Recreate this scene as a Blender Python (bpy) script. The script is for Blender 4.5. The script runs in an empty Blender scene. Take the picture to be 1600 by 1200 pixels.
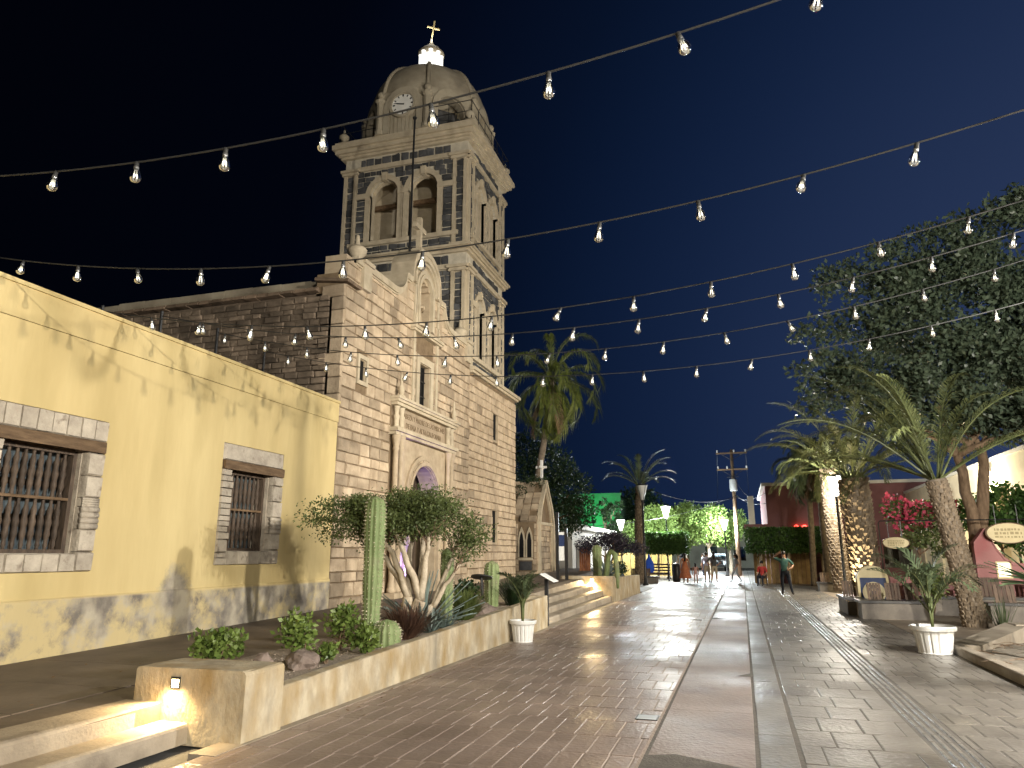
import bpy, bmesh, math, random
from math import sin, cos, pi, sqrt, atan2, radians
from mathutils import Vector, Matrix, Euler, noise

random.seed(11)
SC = bpy.context.scene
COL = SC.collection

# ------------------------------------------------------------------ camera
cam_d = bpy.data.cameras.new('camera')
cam = bpy.data.objects.new('camera', cam_d)
COL.objects.link(cam)
cam_d.sensor_width = 36.0
cam_d.lens = 36.0 * 1130.0 / 1600.0
cam_d.clip_start = 0.05
cam_d.clip_end = 2000
cam.location = (0, 0, 1.6)
cam.rotation_euler = (radians(90 + 13.294), 0, radians(17.226))
SC.camera = cam

# ------------------------------------------------------------------ night sky
W = bpy.data.worlds.new('World')
SC.world = W
W.use_nodes = True
nt = W.node_tree
nt.nodes.clear()
out = nt.nodes.new('ShaderNodeOutputWorld')
bg = nt.nodes.new('ShaderNodeBackground')
# deep blue that brightens smoothly towards the town beyond the plaza, black away from it
tc = nt.nodes.new('ShaderNodeTexCoord')
dt_ = nt.nodes.new('ShaderNodeVectorMath'); dt_.operation = 'DOT_PRODUCT'
dt_.inputs[1].default_value = (sin(radians(36)), cos(radians(36)), .06)
nt.links.new(tc.outputs['Generated'], dt_.inputs[0])
mr_ = nt.nodes.new('ShaderNodeMapRange')
mr_.inputs['From Min'].default_value = -1; mr_.inputs['From Max'].default_value = 1
nt.links.new(dt_.outputs['Value'], mr_.inputs['Value'])
rp_ = nt.nodes.new('ShaderNodeValToRGB')
rp_.color_ramp.interpolation = 'B_SPLINE'
SKY = ((.0, (.0001, .00012, .0003)), (.66, (.0001, .00015, .0004)), (.79, (.0004, .0011, .0038)), (.88, (.0012, .0033, .0108)), (.96, (.0046, .0082, .021)), (1.0, (.008, .0125, .029)))
el_ = rp_.color_ramp.elements
el_[0].position = 0; el_[0].color = (*SKY[0][1], 1); el_[1].position = 1; el_[1].color = (*SKY[-1][1], 1)
for pos, c in SKY[1:-1]: el_.new(pos).color = (*c, 1)
nt.links.new(mr_.outputs[0], rp_.inputs['Fac'])
nt.links.new(rp_.outputs['Color'], bg.inputs['Color'])
bg.inputs['Strength'].default_value = 1.0
nt.links.new(bg.outputs[0], out.inputs['Surface'])

# a faint moon: the only sun lamp
moon_d = bpy.data.lights.new('moon', 'SUN')
moon_d.energy = 0.004
moon_d.angle = radians(0.5)
moon_d.color = (0.75, 0.85, 1.0)
moon = bpy.data.objects.new('moon', moon_d)
COL.objects.link(moon)
moon.rotation_euler = (radians(50), 0, radians(48))

# ------------------------------------------------------------------ exposure
vs = SC.view_settings
vs.view_transform = 'Standard'
vs.look = 'None'
vs.exposure = 2.12
vs.gamma = 1.0
vs.use_curve_mapping = False
cy = SC.cycles
cy.use_denoising = True
cy.max_bounces = 6
cy.diffuse_bounces = 3
cy.glossy_bounces = 3
cy.transmission_bounces = 4
cy.transparent_max_bounces = 12
cy.sample_clamp_indirect = 4.0
cy.caustics_reflective = False
cy.caustics_refractive = False
LAMP = 1.0           # one factor on every lamp in the place

# ------------------------------------------------------------------ materials
MATS = {}
def mat(name, c1, c2=None, scale=4.0, rough=0.8, bump=0.0, bscale=None, rand=0.0, spec=0.3, metal=0.0,
        emit=None, estr=0.0, c3=None, s3=0.7, t3=(0.55, 0.7), stretch=(1, 1, 1), rvar=0.0, trans=0.0, detail=5.0):
    """procedural surface: two-tone noise, optional third patch colour, per-piece variation, bump"""
    m = bpy.data.materials.new(name)
    m.use_nodes = True
    n = m.node_tree; N = n.nodes; L = n.links
    b = N['Principled BSDF']
    b.inputs['Roughness'].default_value = rough
    b.inputs['Specular IOR Level'].default_value = spec
    b.inputs['Metallic'].default_value = metal
    g = N.new('ShaderNodeNewGeometry')
    mp = N.new('ShaderNodeMapping'); mp.inputs['Scale'].default_value = stretch
    L.new(g.outputs['Position'], mp.inputs['Vector'])
    nz = N.new('ShaderNodeTexNoise'); nz.inputs['Scale'].default_value = scale; nz.inputs['Detail'].default_value = detail
    nz.inputs['Roughness'].default_value = 0.62
    L.new(mp.outputs[0], nz.inputs['Vector'])
    r = N.new('ShaderNodeValToRGB')
    r.color_ramp.elements[0].position = 0.33; r.color_ramp.elements[1].position = 0.68
    r.color_ramp.elements[0].color = (*c1, 1); r.color_ramp.elements[1].color = (*(c2 or c1), 1)
    L.new(nz.outputs['Fac'], r.inputs['Fac'])
    colr = r.outputs['Color']
    if c3:
        n3 = N.new('ShaderNodeTexNoise'); n3.inputs['Scale'].default_value = s3; n3.inputs['Detail'].default_value = 6
        L.new(mp.outputs[0], n3.inputs['Vector'])
        r3 = N.new('ShaderNodeValToRGB'); r3.color_ramp.elements[0].position = t3[0]; r3.color_ramp.elements[1].position = t3[1]
        L.new(n3.outputs['Fac'], r3.inputs['Fac'])
        mx = N.new('ShaderNodeMixRGB'); mx.inputs['Color2'].default_value = (*c3, 1)
        L.new(r3.outputs['Color'], mx.inputs['Fac']); L.new(colr, mx.inputs['Color1'])
        colr = mx.outputs[0]
    if rand:
        oi = N.new('ShaderNodeObjectInfo')
        mr = N.new('ShaderNodeMapRange'); mr.inputs['To Min'].default_value = 1 - rand; mr.inputs['To Max'].default_value = 1 + rand
        L.new(oi.outputs['Random'], mr.inputs['Value'])
        hs = N.new('ShaderNodeHueSaturation')
        L.new(mr.outputs[0], hs.inputs['Value']); L.new(colr, hs.inputs['Color'])
        colr = hs.outputs[0]
    L.new(colr, b.inputs['Base Color'])
    if rvar:
        mr2 = N.new('ShaderNodeMapRange'); mr2.inputs['From Min'].default_value = .3; mr2.inputs['From Max'].default_value = .7
        mr2.inputs['To Min'].default_value = rough - rvar; mr2.inputs['To Max'].default_value = rough + rvar
        n4 = N.new('ShaderNodeTexNoise'); n4.inputs['Scale'].default_value = scale * .37; n4.inputs['Detail'].default_value = 5
        L.new(mp.outputs[0], n4.inputs['Vector'])
        L.new(n4.outputs['Fac'], mr2.inputs['Value']); L.new(mr2.outputs[0], b.inputs['Roughness'])
    if bump:
        nb = N.new('ShaderNodeTexNoise'); nb.inputs['Scale'].default_value = bscale or scale * 5; nb.inputs['Detail'].default_value = 6
        L.new(mp.outputs[0], nb.inputs['Vector'])
        bp = N.new('ShaderNodeBump'); bp.inputs['Strength'].default_value = bump; bp.inputs['Distance'].default_value = 0.02
        L.new(nb.outputs['Fac'], bp.inputs['Height']); L.new(bp.outputs[0], b.inputs['Normal'])
    if emit:
        b.inputs['Emission Color'].default_value = (*emit, 1)
        b.inputs['Emission Strength'].default_value = estr
    if trans:   # thin leaves let some light through
        tb = N.new('ShaderNodeBsdfTranslucent'); L.new(colr, tb.inputs['Color'])
        ms = N.new('ShaderNodeMixShader'); ms.inputs[0].default_value = trans
        L.new(b.outputs[0], ms.inputs[1]); L.new(tb.outputs[0], ms.inputs[2])
        L.new(ms.outputs[0], N['Material Output'].inputs['Surface'])
    MATS[name] = m
    return m

def glassy(name, tint=(0.9, 0.95, 1.0), alpha=0.25, rough=0.03):
    m = bpy.data.materials.new(name); m.use_nodes = True
    N = m.node_tree.nodes; L = m.node_tree.links
    N.remove(N['Principled BSDF'])
    tr = N.new('ShaderNodeBsdfTransparent'); tr.inputs['Color'].default_value = (*tint, 1)
    gl = N.new('ShaderNodeBsdfGlossy'); gl.inputs['Roughness'].default_value = rough
    fr = N.new('ShaderNodeLayerWeight'); fr.inputs['Blend'].default_value = 0.35
    mp = N.new('ShaderNodeMapRange'); mp.inputs['To Min'].default_value = alpha * .5; mp.inputs['To Max'].default_value = min(1, alpha + .5)
    L.new(fr.outputs['Fresnel'], mp.inputs['Value'])
    ms = N.new('ShaderNodeMixShader')
    L.new(mp.outputs[0], ms.inputs[0]); L.new(tr.outputs[0], ms.inputs[1]); L.new(gl.outputs[0], ms.inputs[2])
    L.new(ms.outputs[0], N['Material Output'].inputs['Surface'])
    MATS[name] = m
    return m

mat('ashlar', (.33, .255, .175), (.5, .4, .285), scale=2.6, rough=.9, bump=.8, bscale=20, rand=.28, c3=(.2, .15, .1), s3=1.4, t3=(.52, .8))
mat('mortar_warm', (.15, .105, .062), (.22, .16, .1), scale=6, rough=.95, bump=.4)
mat('cut_stone', (.36, .285, .195), (.48, .39, .275), scale=3.5, rough=.88, bump=.35, bscale=30, c3=(.27, .2, .13), s3=2.6, t3=(.6, .8))
mat('trim', (.41, .345, .245), (.53, .455, .335), scale=3, rough=.85, bump=.25, bscale=22, c3=(.3, .25, .18), s3=1.6, t3=(.58, .78))
mat('dome_plaster', (.3, .26, .19), (.42, .37, .28), scale=1.6, rough=.9, bump=.3, bscale=14, c3=(.18, .15, .11), s3=.9, t3=(.5, .75))
mat('basalt', (.04, .043, .048), (.095, .093, .092), scale=3, rough=.85, bump=.5, bscale=18, rand=.45)
mat('mortar_pale', (.42, .38, .3), (.56, .51, .41), scale=5, rough=.95, bump=.3)
mat('rubble', (.11, .085, .062), (.24, .185, .135), scale=3, rough=.95, bump=.7, bscale=12, rand=.4, c3=(.075, .058, .043), s3=1.3, t3=(.5, .75))
mat('rubble_bed', (.1, .075, .055), (.17, .13, .095), scale=5, rough=.95, bump=.6, bscale=18)
mat('roof_tile', (.13, .095, .065), (.23, .165, .115), scale=5, rough=.9, bump=.4, rand=.3)
mat('frame_stone', (.36, .31, .25), (.52, .46, .37), scale=5, rough=.9, bump=.8, bscale=22, rand=.14, c3=(.2, .16, .12), s3=7, t3=(.6, .75))
mat('old_wood', (.1, .062, .034), (.23, .15, .085), scale=5, rough=.75, bump=.5, stretch=(3, .5, 3), rand=.2)
mat('turned_wood', (.045, .032, .023), (.12, .085, .06), scale=9, rough=.6, bump=.4, stretch=(3, 3, .5), rand=.3)
mat('dark_void', (.006, .006, .006), rough=.9)
mat('blue_pane', (.1, .13, .15), (.16, .2, .22), scale=3, rough=.15, spec=.5)
mat('black_metal', (.012, .012, .013), (.02, .02, .02), scale=8, rough=.4, spec=.5)
mat('gold_metal', (.7, .58, .3), rough=.4, spec=.6)
mat('concrete', (.3, .26, .19), (.5, .43, .31), scale=5, rough=.85, bump=.6, bscale=30, c3=(.28, .195, .085), s3=3.0, t3=(.42, .72), stretch=(1, 1, .55))
mat('concrete_tread', (.26, .22, .17), (.36, .31, .24), scale=2.5, rough=.7, bump=.3, bscale=30, c3=(.16, .13, .1), s3=1.4)
mat('terrace_slab', (.1, .078, .06), (.16, .125, .095), scale=1.4, rough=.6, bump=.25, bscale=16, c3=(.075, .058, .045), s3=.8, rvar=.1)
mat('paver_brown', (.19, .142, .115), (.29, .22, .18), scale=1.6, rough=.42, bump=.35, bscale=24, rand=.1, c3=(.14, .1, .078), s3=.55, t3=(.48, .72), rvar=.17, spec=.45)
mat('paver_rose', (.185, .137, .11), (.255, .195, .16), scale=1.1, rough=.52, bump=.5, bscale=22, rand=.05, c3=(.14, .1, .08), s3=.7, rvar=.14, spec=.35)
mat('paver_grey', (.135, .12, .102), (.2, .18, .153), scale=1.5, rough=.44, bump=.5, bscale=18, rand=.08, c3=(.1, .088, .075), s3=.8, rvar=.16, spec=.5)
mat('joint_sand', (.27, .215, .175), (.36, .29, .24), scale=8, rough=.9, bump=.4)
mat('joint_dark', (.1, .088, .075), (.14, .125, .105), scale=8, rough=.9, bump=.4)
mat('plaza_floor', (.2, .16, .12), (.3, .245, .185), scale=1.0, rough=.55, bump=.25, bscale=14, c3=(.15, .12, .09), s3=.5, rvar=.12)
mat('asphalt', (.05, .05, .052), (.075, .073, .07), scale=3, rough=.8, bump=.4)
mat('gravel', (.19, .155, .12), (.36, .3, .24), scale=45, rough=.95, bump=.8, bscale=70)
mat('pebble', (.24, .19, .15), (.42, .35, .28), scale=14, rough=.9)
mat('dirt', (.2, .17, .13), (.33, .29, .23), scale=9, rough=.95, bump=.9, bscale=30)
def lit_glass(name, col, strength, clear=.6):
    m = bpy.data.materials.new(name); m.use_nodes = True
    N = m.node_tree.nodes; L = m.node_tree.links; N.remove(N['Principled BSDF'])
    e = N.new('ShaderNodeEmission'); e.inputs[0].default_value = (*col, 1); e.inputs[1].default_value = strength
    t = N.new('ShaderNodeBsdfTransparent'); ms = N.new('ShaderNodeMixShader'); ms.inputs[0].default_value = clear
    L.new(e.outputs[0], ms.inputs[1]); L.new(t.outputs[0], ms.inputs[2]); L.new(ms.outputs[0], N['Material Output'].inputs['Surface'])
    MATS[name] = m
lit_glass('lamp_glass', (1.0, .96, .88), 9.0)
lit_glass('warm_lamp', (1.0, .83, .52), 8.0)
mat('lamp_glass_off', (.75, .77, .76), rough=.3)
mat('lantern_lit', (.85, .85, .82), rough=.5, emit=(1.0, .98, .92), estr=.32)
mat('lantern_core', (.6, .6, .56), rough=.6, emit=(1.0, .98, .92), estr=.13)
mat('step_lamp', (.9, .8, .6), rough=.4, emit=(1.0, .78, .42), estr=14.0)
mat('purple_lamp', (.3, .2, .8), rough=.4, emit=(.22, .16, 1.0), estr=4.0)
mat('white_paint', (.7, .69, .65), (.8, .79, .75), scale=4, rough=.6, bump=.1)
mat('black_paint', (.02, .02, .02), rough=.5)
mat('navy_paint', (.02, .035, .1), (.03, .05, .13), scale=5, rough=.5)
mat('pot_white', (.62, .61, .58), (.74, .73, .7), scale=7, rough=.45, bump=.05)
mat('soil', (.06, .042, .028), (.1, .075, .05), scale=20, rough=.95, bump=.6)
glassy('bulb_glass', alpha=.3)
glassy('window_glass', tint=(.45, .52, .55), alpha=.35)
mat('filament', (.75, .68, .5), rough=.4, emit=(1.0, .88, .65), estr=.9)  # bulbs are unlit; this faint glow stands in for reflected lamp light
mat('bulb_cap', (.5, .5, .5), rough=.3, metal=.8)
mat('cable_black', (.03, .03, .03), rough=.6)

# yellow stucco with a worn dado: flaked grey plaster low on the wall (stains with shapes of their own)
def stucco():
    m = mat('yellow_stucco', (.51, .395, .185), (.65, .525, .265), scale=.7, rough=.92, bump=.4, bscale=11,
            c3=(.4, .31, .135), s3=1.1, t3=(.48, .85), stretch=(1, 1, .22))
    n = m.node_tree; N = n.nodes; L = n.links
    b = N['Principled BSDF']
    src = b.inputs['Base Color'].links[0].from_socket
    g = N.new('ShaderNodeNewGeometry'); sp = N.new('ShaderNodeSeparateXYZ'); L.new(g.outputs['Position'], sp.inputs[0])
    nz = N.new('ShaderNodeTexNoise'); nz.inputs['Scale'].default_value = 1.3; nz.inputs['Detail'].default_value = 12; nz.inputs['Roughness'].default_value = .72
    L.new(g.outputs['Position'], nz.inputs['Vector'])
    # flaking only below the dado groove, and more of it towards the church
    hz = N.new('ShaderNodeMapRange'); hz.inputs['From Min'].default_value = 1.02; hz.inputs['From Max'].default_value = 1.06
    hz.inputs['To Min'].default_value = 1; hz.inputs['To Max'].default_value = 0
    L.new(sp.outputs['Z'], hz.inputs['Value'])
    yy = N.new('ShaderNodeMapRange'); yy.inputs['From Min'].default_value = 6.5; yy.inputs['From Max'].default_value = 11.5
    yy.inputs['To Min'].default_value = .0; yy.inputs['To Max'].default_value = .1
    L.new(sp.outputs['Y'], yy.inputs['Value'])
    ad = N.new('ShaderNodeMath'); ad.operation = 'ADD'; L.new(nz.outputs['Fac'], ad.inputs[0]); L.new(yy.outputs[0], ad.inputs[1])
    rp = N.new('ShaderNodeValToRGB'); rp.color_ramp.elements[0].position = .47; rp.color_ramp.elements[1].position = .6
    L.new(ad.outputs[0], rp.inputs['Fac'])
    mu = N.new('ShaderNodeMath'); mu.operation = 'MULTIPLY'; L.new(rp.outputs['Color'], mu.inputs[0]); L.new(hz.outputs[0], mu.inputs[1])
    n2 = N.new('ShaderNodeTexNoise'); n2.inputs['Scale'].default_value = 3.2; n2.inputs['Detail'].default_value = 7
    L.new(g.outputs['Position'], n2.inputs['Vector'])
    r2 = N.new('ShaderNodeValToRGB')
    r2.color_ramp.elements[0].position = .36; r2.color_ramp.elements[1].position = .64
    r2.color_ramp.elements[0].color = (.17, .15, .13, 1); r2.color_ramp.elements[1].color = (.44, .39, .3, 1)
    L.new(n2.outputs['Fac'], r2.inputs['Fac'])
    # washed-out pale yellow under the groove
    wz = N.new('ShaderNodeMixRGB'); wz.inputs['Color2'].default_value = (.5, .41, .23, 1)
    hm = N.new('ShaderNodeMath'); hm.operation = 'MULTIPLY'; hm.inputs[1].default_value = .65; L.new(hz.outputs[0], hm.inputs[0])
    L.new(hm.outputs[0], wz.inputs['Fac']); L.new(src, wz.inputs['Color1'])
    mx = N.new('ShaderNodeMixRGB'); L.new(mu.outputs[0], mx.inputs['Fac']); L.new(wz.outputs[0], mx.inputs['Color1']); L.new(r2.outputs['Color'], mx.inputs['Color2'])
    # one grey patch climbs past the groove beside the far window
    v1 = N.new('ShaderNodeVectorMath'); v1.operation = 'DISTANCE'; v1.inputs[1].default_value = (-8.5, 9.6, 1.05); L.new(g.outputs['Position'], v1.inputs[0])
    a1 = N.new('ShaderNodeMath'); a1.operation = 'MULTIPLY_ADD'; a1.inputs[1].default_value = .9; L.new(nz.outputs['Fac'], a1.inputs[0]); L.new(v1.outputs['Value'], a1.inputs[2])
    r4 = N.new('ShaderNodeValToRGB'); r4.color_ramp.elements[0].position = .66; r4.color_ramp.elements[1].position = .84
    r4.color_ramp.elements[0].color = (1, 1, 1, 1); r4.color_ramp.elements[1].color = (0, 0, 0, 1)
    L.new(a1.outputs[0], r4.inputs['Fac'])
    m5 = N.new('ShaderNodeMixRGB'); L.new(r4.outputs['Color'], m5.inputs['Fac']); L.new(mx.outputs[0], m5.inputs['Color1']); L.new(r2.outputs['Color'], m5.inputs['Color2'])
    L.new(m5.outputs[0], b.inputs['Base Color'])
stucco()

# ------------------------------------------------------------------ mesh helpers
class MB:
    def __init__(s):
        s.v = []; s.f = []; s.m = []; s.k = 0
    def mi(s, k): s.k = k; return s
    def add(s, vs, fs):
        o = len(s.v); s.v += [tuple(p) for p in vs]
        for f in fs:
            s.f.append([i + o for i in f]); s.m.append(s.k)
        return s
    def box(s, x0, x1, y0, y1, z0, z1, mtx=None):
        vs = [Vector((x, y, z)) for z in (z0, z1) for y in (y0, y1) for x in (x0, x1)]
        if mtx: vs = [mtx @ v for v in vs]
        return s.add(vs, [(0, 2, 3, 1), (4, 5, 7, 6), (0, 1, 5, 4), (2, 6, 7, 3), (0, 4, 6, 2), (1, 3, 7, 5)])
    def prism(s, poly, fn, a, b):
        """poly: 2D outline, fn(u, v, t) -> 3D, extruded from t=a to t=b"""
        n = len(poly)
        vs = [fn(u, v, a) for u, v in poly] + [fn(u, v, b) for u, v in poly]
        return s.add(vs, [list(range(n))[::-1], list(range(n, 2 * n))] + [[i, (i + 1) % n, n + (i + 1) % n, n + i] for i in range(n)])
    def band(s, outer, inner, fn, a, b, closed=False):
        """strip between two outlines with the same point count, extruded"""
        n = len(outer)
        P = [fn(u, v, t) for t in (a, b) for ln in (outer, inner) for u, v in ln]
        o = lambda t, r, i: t * 2 * n + r * n + i
        fs = []
        for i in range(n if closed else n - 1):
            j = (i + 1) % n
            fs += [(o(0, 0, i), o(0, 1, i), o(0, 1, j), o(0, 0, j)), (o(1, 0, i), o(1, 0, j), o(1, 1, j), o(1, 1, i)),
                   (o(0, 0, i), o(0, 0, j), o(1, 0, j), o(1, 0, i)), (o(0, 1, i), o(1, 1, i), o(1, 1, j), o(0, 1, j))]
        if not closed:
            for i in (0, n - 1):
                fs.append((o(0, 0, i), o(1, 0, i), o(1, 1, i), o(0, 1, i)))
        return s.add(P, fs)
    def tube(s, pts, rad, n=8, cap=True):
        pts = [Vector(p) for p in pts]
        if not hasattr(rad, '__len__'): rad = [rad] * len(pts)
        vs = []; up = Vector((0, 0, 1)); prev = None
        for i, p in enumerate(pts):
            d = (pts[min(i + 1, len(pts) - 1)] - pts[max(i - 1, 0)])
            if d.length < 1e-9: d = Vector((0, 0, 1))
            d.normalize()
            if prev is None:
                a = d.cross(up if abs(d.z) < .95 else Vector((1, 0, 0)))
            else:
                a = prev - d * prev.dot(d)
                if a.length < 1e-6: a = d.orthogonal()
            a.normalize(); b = d.cross(a); prev = a
            for k in range(n):
                t = 2 * pi * k / n
                vs.append(p + (a * cos(t) + b * sin(t)) * rad[i])
        fs = []
        for i in range(len(pts) - 1):
            for k in range(n):
                fs.append((i * n + k, i * n + (k + 1) % n, (i + 1) * n + (k + 1) % n, (i + 1) * n + k))
        if cap:
            fs.append(list(range(n))[::-1]); fs.append(list(range((len(pts) - 1) * n, len(pts) * n)))
        return s.add(vs, fs)
    def lathe(s, prof, c=(0, 0, 0), n=16, mtx=None, sx=1, sy=1):
        vs = []
        for r, z in prof:
            for k in range(n):
                t = 2 * pi * k / n
                vs.append(Vector((r * cos(t) * sx, r * sin(t) * sy, z)))
        if mtx: vs = [mtx @ v for v in vs]
        vs = [v + Vector(c) for v in vs]
        fs = []
        for i in range(len(prof) - 1):
            for k in range(n):
                fs.append((i * n + k, i * n + (k + 1) % n, (i + 1) * n + (k + 1) % n, (i + 1) * n + k))
        if prof[0][0] > 1e-4: fs.append(list(range(n))[::-1])
        if prof[-1][0] > 1e-4: fs.append(list(range((len(prof) - 1) * n, len(prof) * n)))
        return s.add(vs, fs)
    def leaf(s, p, d, side, ln, w):
        """a small kite-shaped blade"""
        q = p + d * ln
        h = p + d * ln * .45
        return s.add([p, h + side * w, q, h - side * w], [(0, 1, 2, 3)])
    def mesh(s, name, mats, smooth=False):
        me = bpy.data.meshes.new(name)
        me.from_pydata(s.v, [], s.f)
        for m in (mats if isinstance(mats, (list, tuple)) else [mats]):
            me.materials.append(MATS[m])
        if any(s.m): me.polygons.foreach_set('material_index', s.m)
        if smooth: me.polygons.foreach_set('use_smooth', [True] * len(me.polygons))
        me.update()
        return me
    def build(s, name, mats, parent=None, smooth=False, loc=None):
        return link(name, s.mesh(name, mats, smooth), parent, loc)

def link(name, me, parent=None, loc=None):
    o = bpy.data.objects.new(name, me)
    COL.objects.link(o)
    if parent is not None:
        o.parent = parent
        base = Vector(parent.get('base', (0, 0, 0)))
        o.location = (Vector(loc) if loc is not None else Vector()) - base
        if loc is not None: o['base'] = tuple(loc)
        else: o['base'] = (0.0, 0.0, 0.0)
    elif loc is not None:
        o.location = loc
    return o

def tag(o, label, cat, group=None):
    o['label'] = label; o['category'] = cat
    if group: o['group'] = group
    return o
def struct(o):
    o['kind'] = 'structure'; return o
def stuff(o):
    o['kind'] = 'stuff'; return o
def thing(name, label, cat, base=(0, 0, 0), group=None):
    """an Empty at the thing's foot; part meshes are given in world coordinates"""
    o = bpy.data.objects.new(name, None)
    COL.objects.link(o)
    o.location = base; o['base'] = tuple(float(a) for a in base); o.empty_display_size = .2
    return tag(o, label, cat, group)
def copy_tree(o, parent=None):
    c = o.copy(); COL.objects.link(c)
    if parent is not None: c.parent = parent
    for ch in list(o.children): copy_tree(ch, c)
    return c
def place(o, loc, rz=0, sc=1.0):
    o.location = loc; o.rotation_euler = (0, 0, rz); o.scale = (sc, sc, sc); return o

def bevbox(name, m, seed, b=.06, jit=.02):
    """unit block (-.5..0 deep in x, +-.5 in y,z) with chamfered, uneven front edges; front faces +X"""
    R = random.Random(seed)
    j = lambda: R.uniform(-jit, jit)
    A = [(-.5, y, z) for z in (-.5, .5) for y in (-.5, .5)]
    B = [(.5 - .25, y, z) for z in (-.5, .5) for y in (-.5, .5)]
    Cc = [(.5 + j() * 2, y * (1 - 2 * b) + j(), z * (1 - 3.4 * b) + j() * 2) for z in (-.5, .5) for y in (-.5, .5)]
    mb = MB()
    mb.add(A + B + Cc, [(8, 9, 11, 10), (4, 5, 9, 8), (5, 7, 11, 9), (7, 6, 10, 11), (6, 4, 8, 10), (0, 1, 5, 4), (1, 3, 7, 5), (3, 2, 6, 7), (2, 0, 4, 6)])
    return mb.mesh(name, m)

def wall_with_holes(mb, fn, u0, u1, v0, v1, holes, a, b):
    """rectangular wall u0..u1 x v0..v1 of thickness a..b, split into boxes round rectangular holes"""
    us = sorted({u0, u1, *[h[0] for h in holes], *[h[1] for h in holes]})
    for i in range(len(us) - 1):
        p, q = us[i], us[i + 1]
        hs = sorted([h for h in holes if h[0] < q - 1e-6 and h[1] > p + 1e-6], key=lambda h: h[2])
        z = v0
        for h in hs + [(0, 0, v1, v1)]:
            if h[2] > z + 1e-6:
                mb.prism([(p, z), (q, z), (q, h[2]), (p, h[2])], fn, a, b)
            z = h[3]
    return mb

def courses(u0, u1, v0, v1, ch, bw, rnd, holes=(), top=None, gap=.018):
    """coursed blocks clipped round holes and under a top profile: list of (u0,u1,v0,v1)"""
    out = []
    n = max(1, round((v1 - v0) / ch)); v = v0
    hs = [ch * rnd.uniform(.8, 1.2) for _ in range(n)]
    k = (v1 - v0) / sum(hs)
    for h in hs:
        h *= k
        segs = [(u0, u1)]
        for a, b, c, d in holes:
            if c < v + h * .75 and d > v + h * .25:
                segs = [s for p, q in segs for s in ((p, min(q, a)), (max(p, b), q)) if s[1] - s[0] > .05]
        for p, q in segs:
            m = max(1, round((q - p) / bw))
            ws = [rnd.uniform(.65, 1.35) for _ in range(m)]
            t = p; kk = (q - p) / sum(ws)
            for w in ws:
                w *= kk
                if top is None or min(top(t + .03), top(t + w - .03), top(t + w / 2)) > v + h * .9:
                    out.append((t + gap / 2, t + w - gap / 2, v + gap / 2, v + h - gap / 2))
                elif top is not None:
                    tt = min(top(t + .03), top(t + w - .03))
                    if tt - v > .1: out.append((t + gap / 2, t + w - gap / 2, v + gap / 2, tt - gap / 2))
                t += w
        v += h
    return out
def lay(blocks, name, mesh_variants, fn, depth, parent, base_mesh_mat, limit=300, rank=None, rnd=random, proud=.012):
    """each block its own child of parent; those past the limit joined as stuff. fn(u,v)->(centre, euler z)"""
    bl = sorted(blocks, key=rank) if rank else list(blocks)
    for (a, b, c, d) in bl[:limit]:
        p, rz = fn((a + b) / 2, (c + d) / 2)
        o = bpy.data.objects.new(name, rnd.choice(mesh_variants))
        COL.objects.link(o); o.parent = parent
        base = Vector(parent.get('base', (0, 0, 0)))
        o.rotation_euler = (0, 0, rz)
        off = Vector((cos(rz), sin(rz), 0)) * rnd.uniform(-proud, proud)
        o.location = Vector(p) + off - base
        o.scale = (depth, b - a, d - c)
    rest = bl[limit:]
    if rest:
        mb = MB()
        for (a, b, c, d) in rest:
            p, rz = fn((a + b) / 2, (c + d) / 2)
            me = rnd.choice(mesh_variants)
            M = Matrix.Translation(Vector(p) + Vector((cos(rz), sin(rz), 0)) * rnd.uniform(-proud, proud)) @ Matrix.Rotation(rz, 4, 'Z') @ Matrix.Diagonal((depth, b - a, d - c, 1))
            mb.add([M @ v.co for v in me.vertices], [list(q.vertices) for q in me.polygons])
        stuff(mb.build(name + '_field', base_mesh_mat, parent))

def arch_pts(c, w, z0, n=12, rise=1.0):
    """from right foot over the top to left foot"""
    return [(c + w * cos(pi * i / n), z0 + w * rise * sin(pi * i / n)) for i in range(n + 1)]
def XF(x):      # outline (y, z) on a plane facing +X; t is the x coordinate
    return lambda u, v, t: (t, u, v)
def YF():       # outline (x, z) extruded along y
    return lambda u, v, t: (u, t, v)
FX = lambda u, v, t: (t, u, v)
FY = lambda u, v, t: (u, t, v)

def tz(y):      # the church terrace climbs gently along the street
    return .30 + .022 * (max(-10, min(36, y)) - 6)
# ================================================================== GROUND AND STREET
g = MB(); g.add([(-400, -200, -.06), (400, -200, -.06), (400, 600, -.06), (-400, 600, -.06)], [(0, 1, 2, 3)])
struct(g.build('ground', 'asphalt'))

s = MB()
s.mi(0).add([(-4.32, -12, .005), (-.88, -12, .005), (-.88, 95, .005), (-4.32, 95, .005)], [(0, 1, 2, 3)])
s.mi(1).add([(-.88, -12, .0045), (3.245, -12, .0045), (3.245, 95, .0045), (-.88, 95, .0045)], [(0, 1, 2, 3)])
s.mi(1).add([(3.25, 45, -.012), (14, 45, -.012), (14, 95, -.012), (3.25, 95, -.012)], [(0, 1, 2, 3)])
s.mi(1).add([(-14, 33.6, -.012), (-4.32, 33.6, -.012), (-4.32, 95, -.012), (-14, 95, -.012)], [(0, 1, 2, 3)])
street = struct(s.build('street', ['joint_sand', 'joint_dark']))

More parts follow.
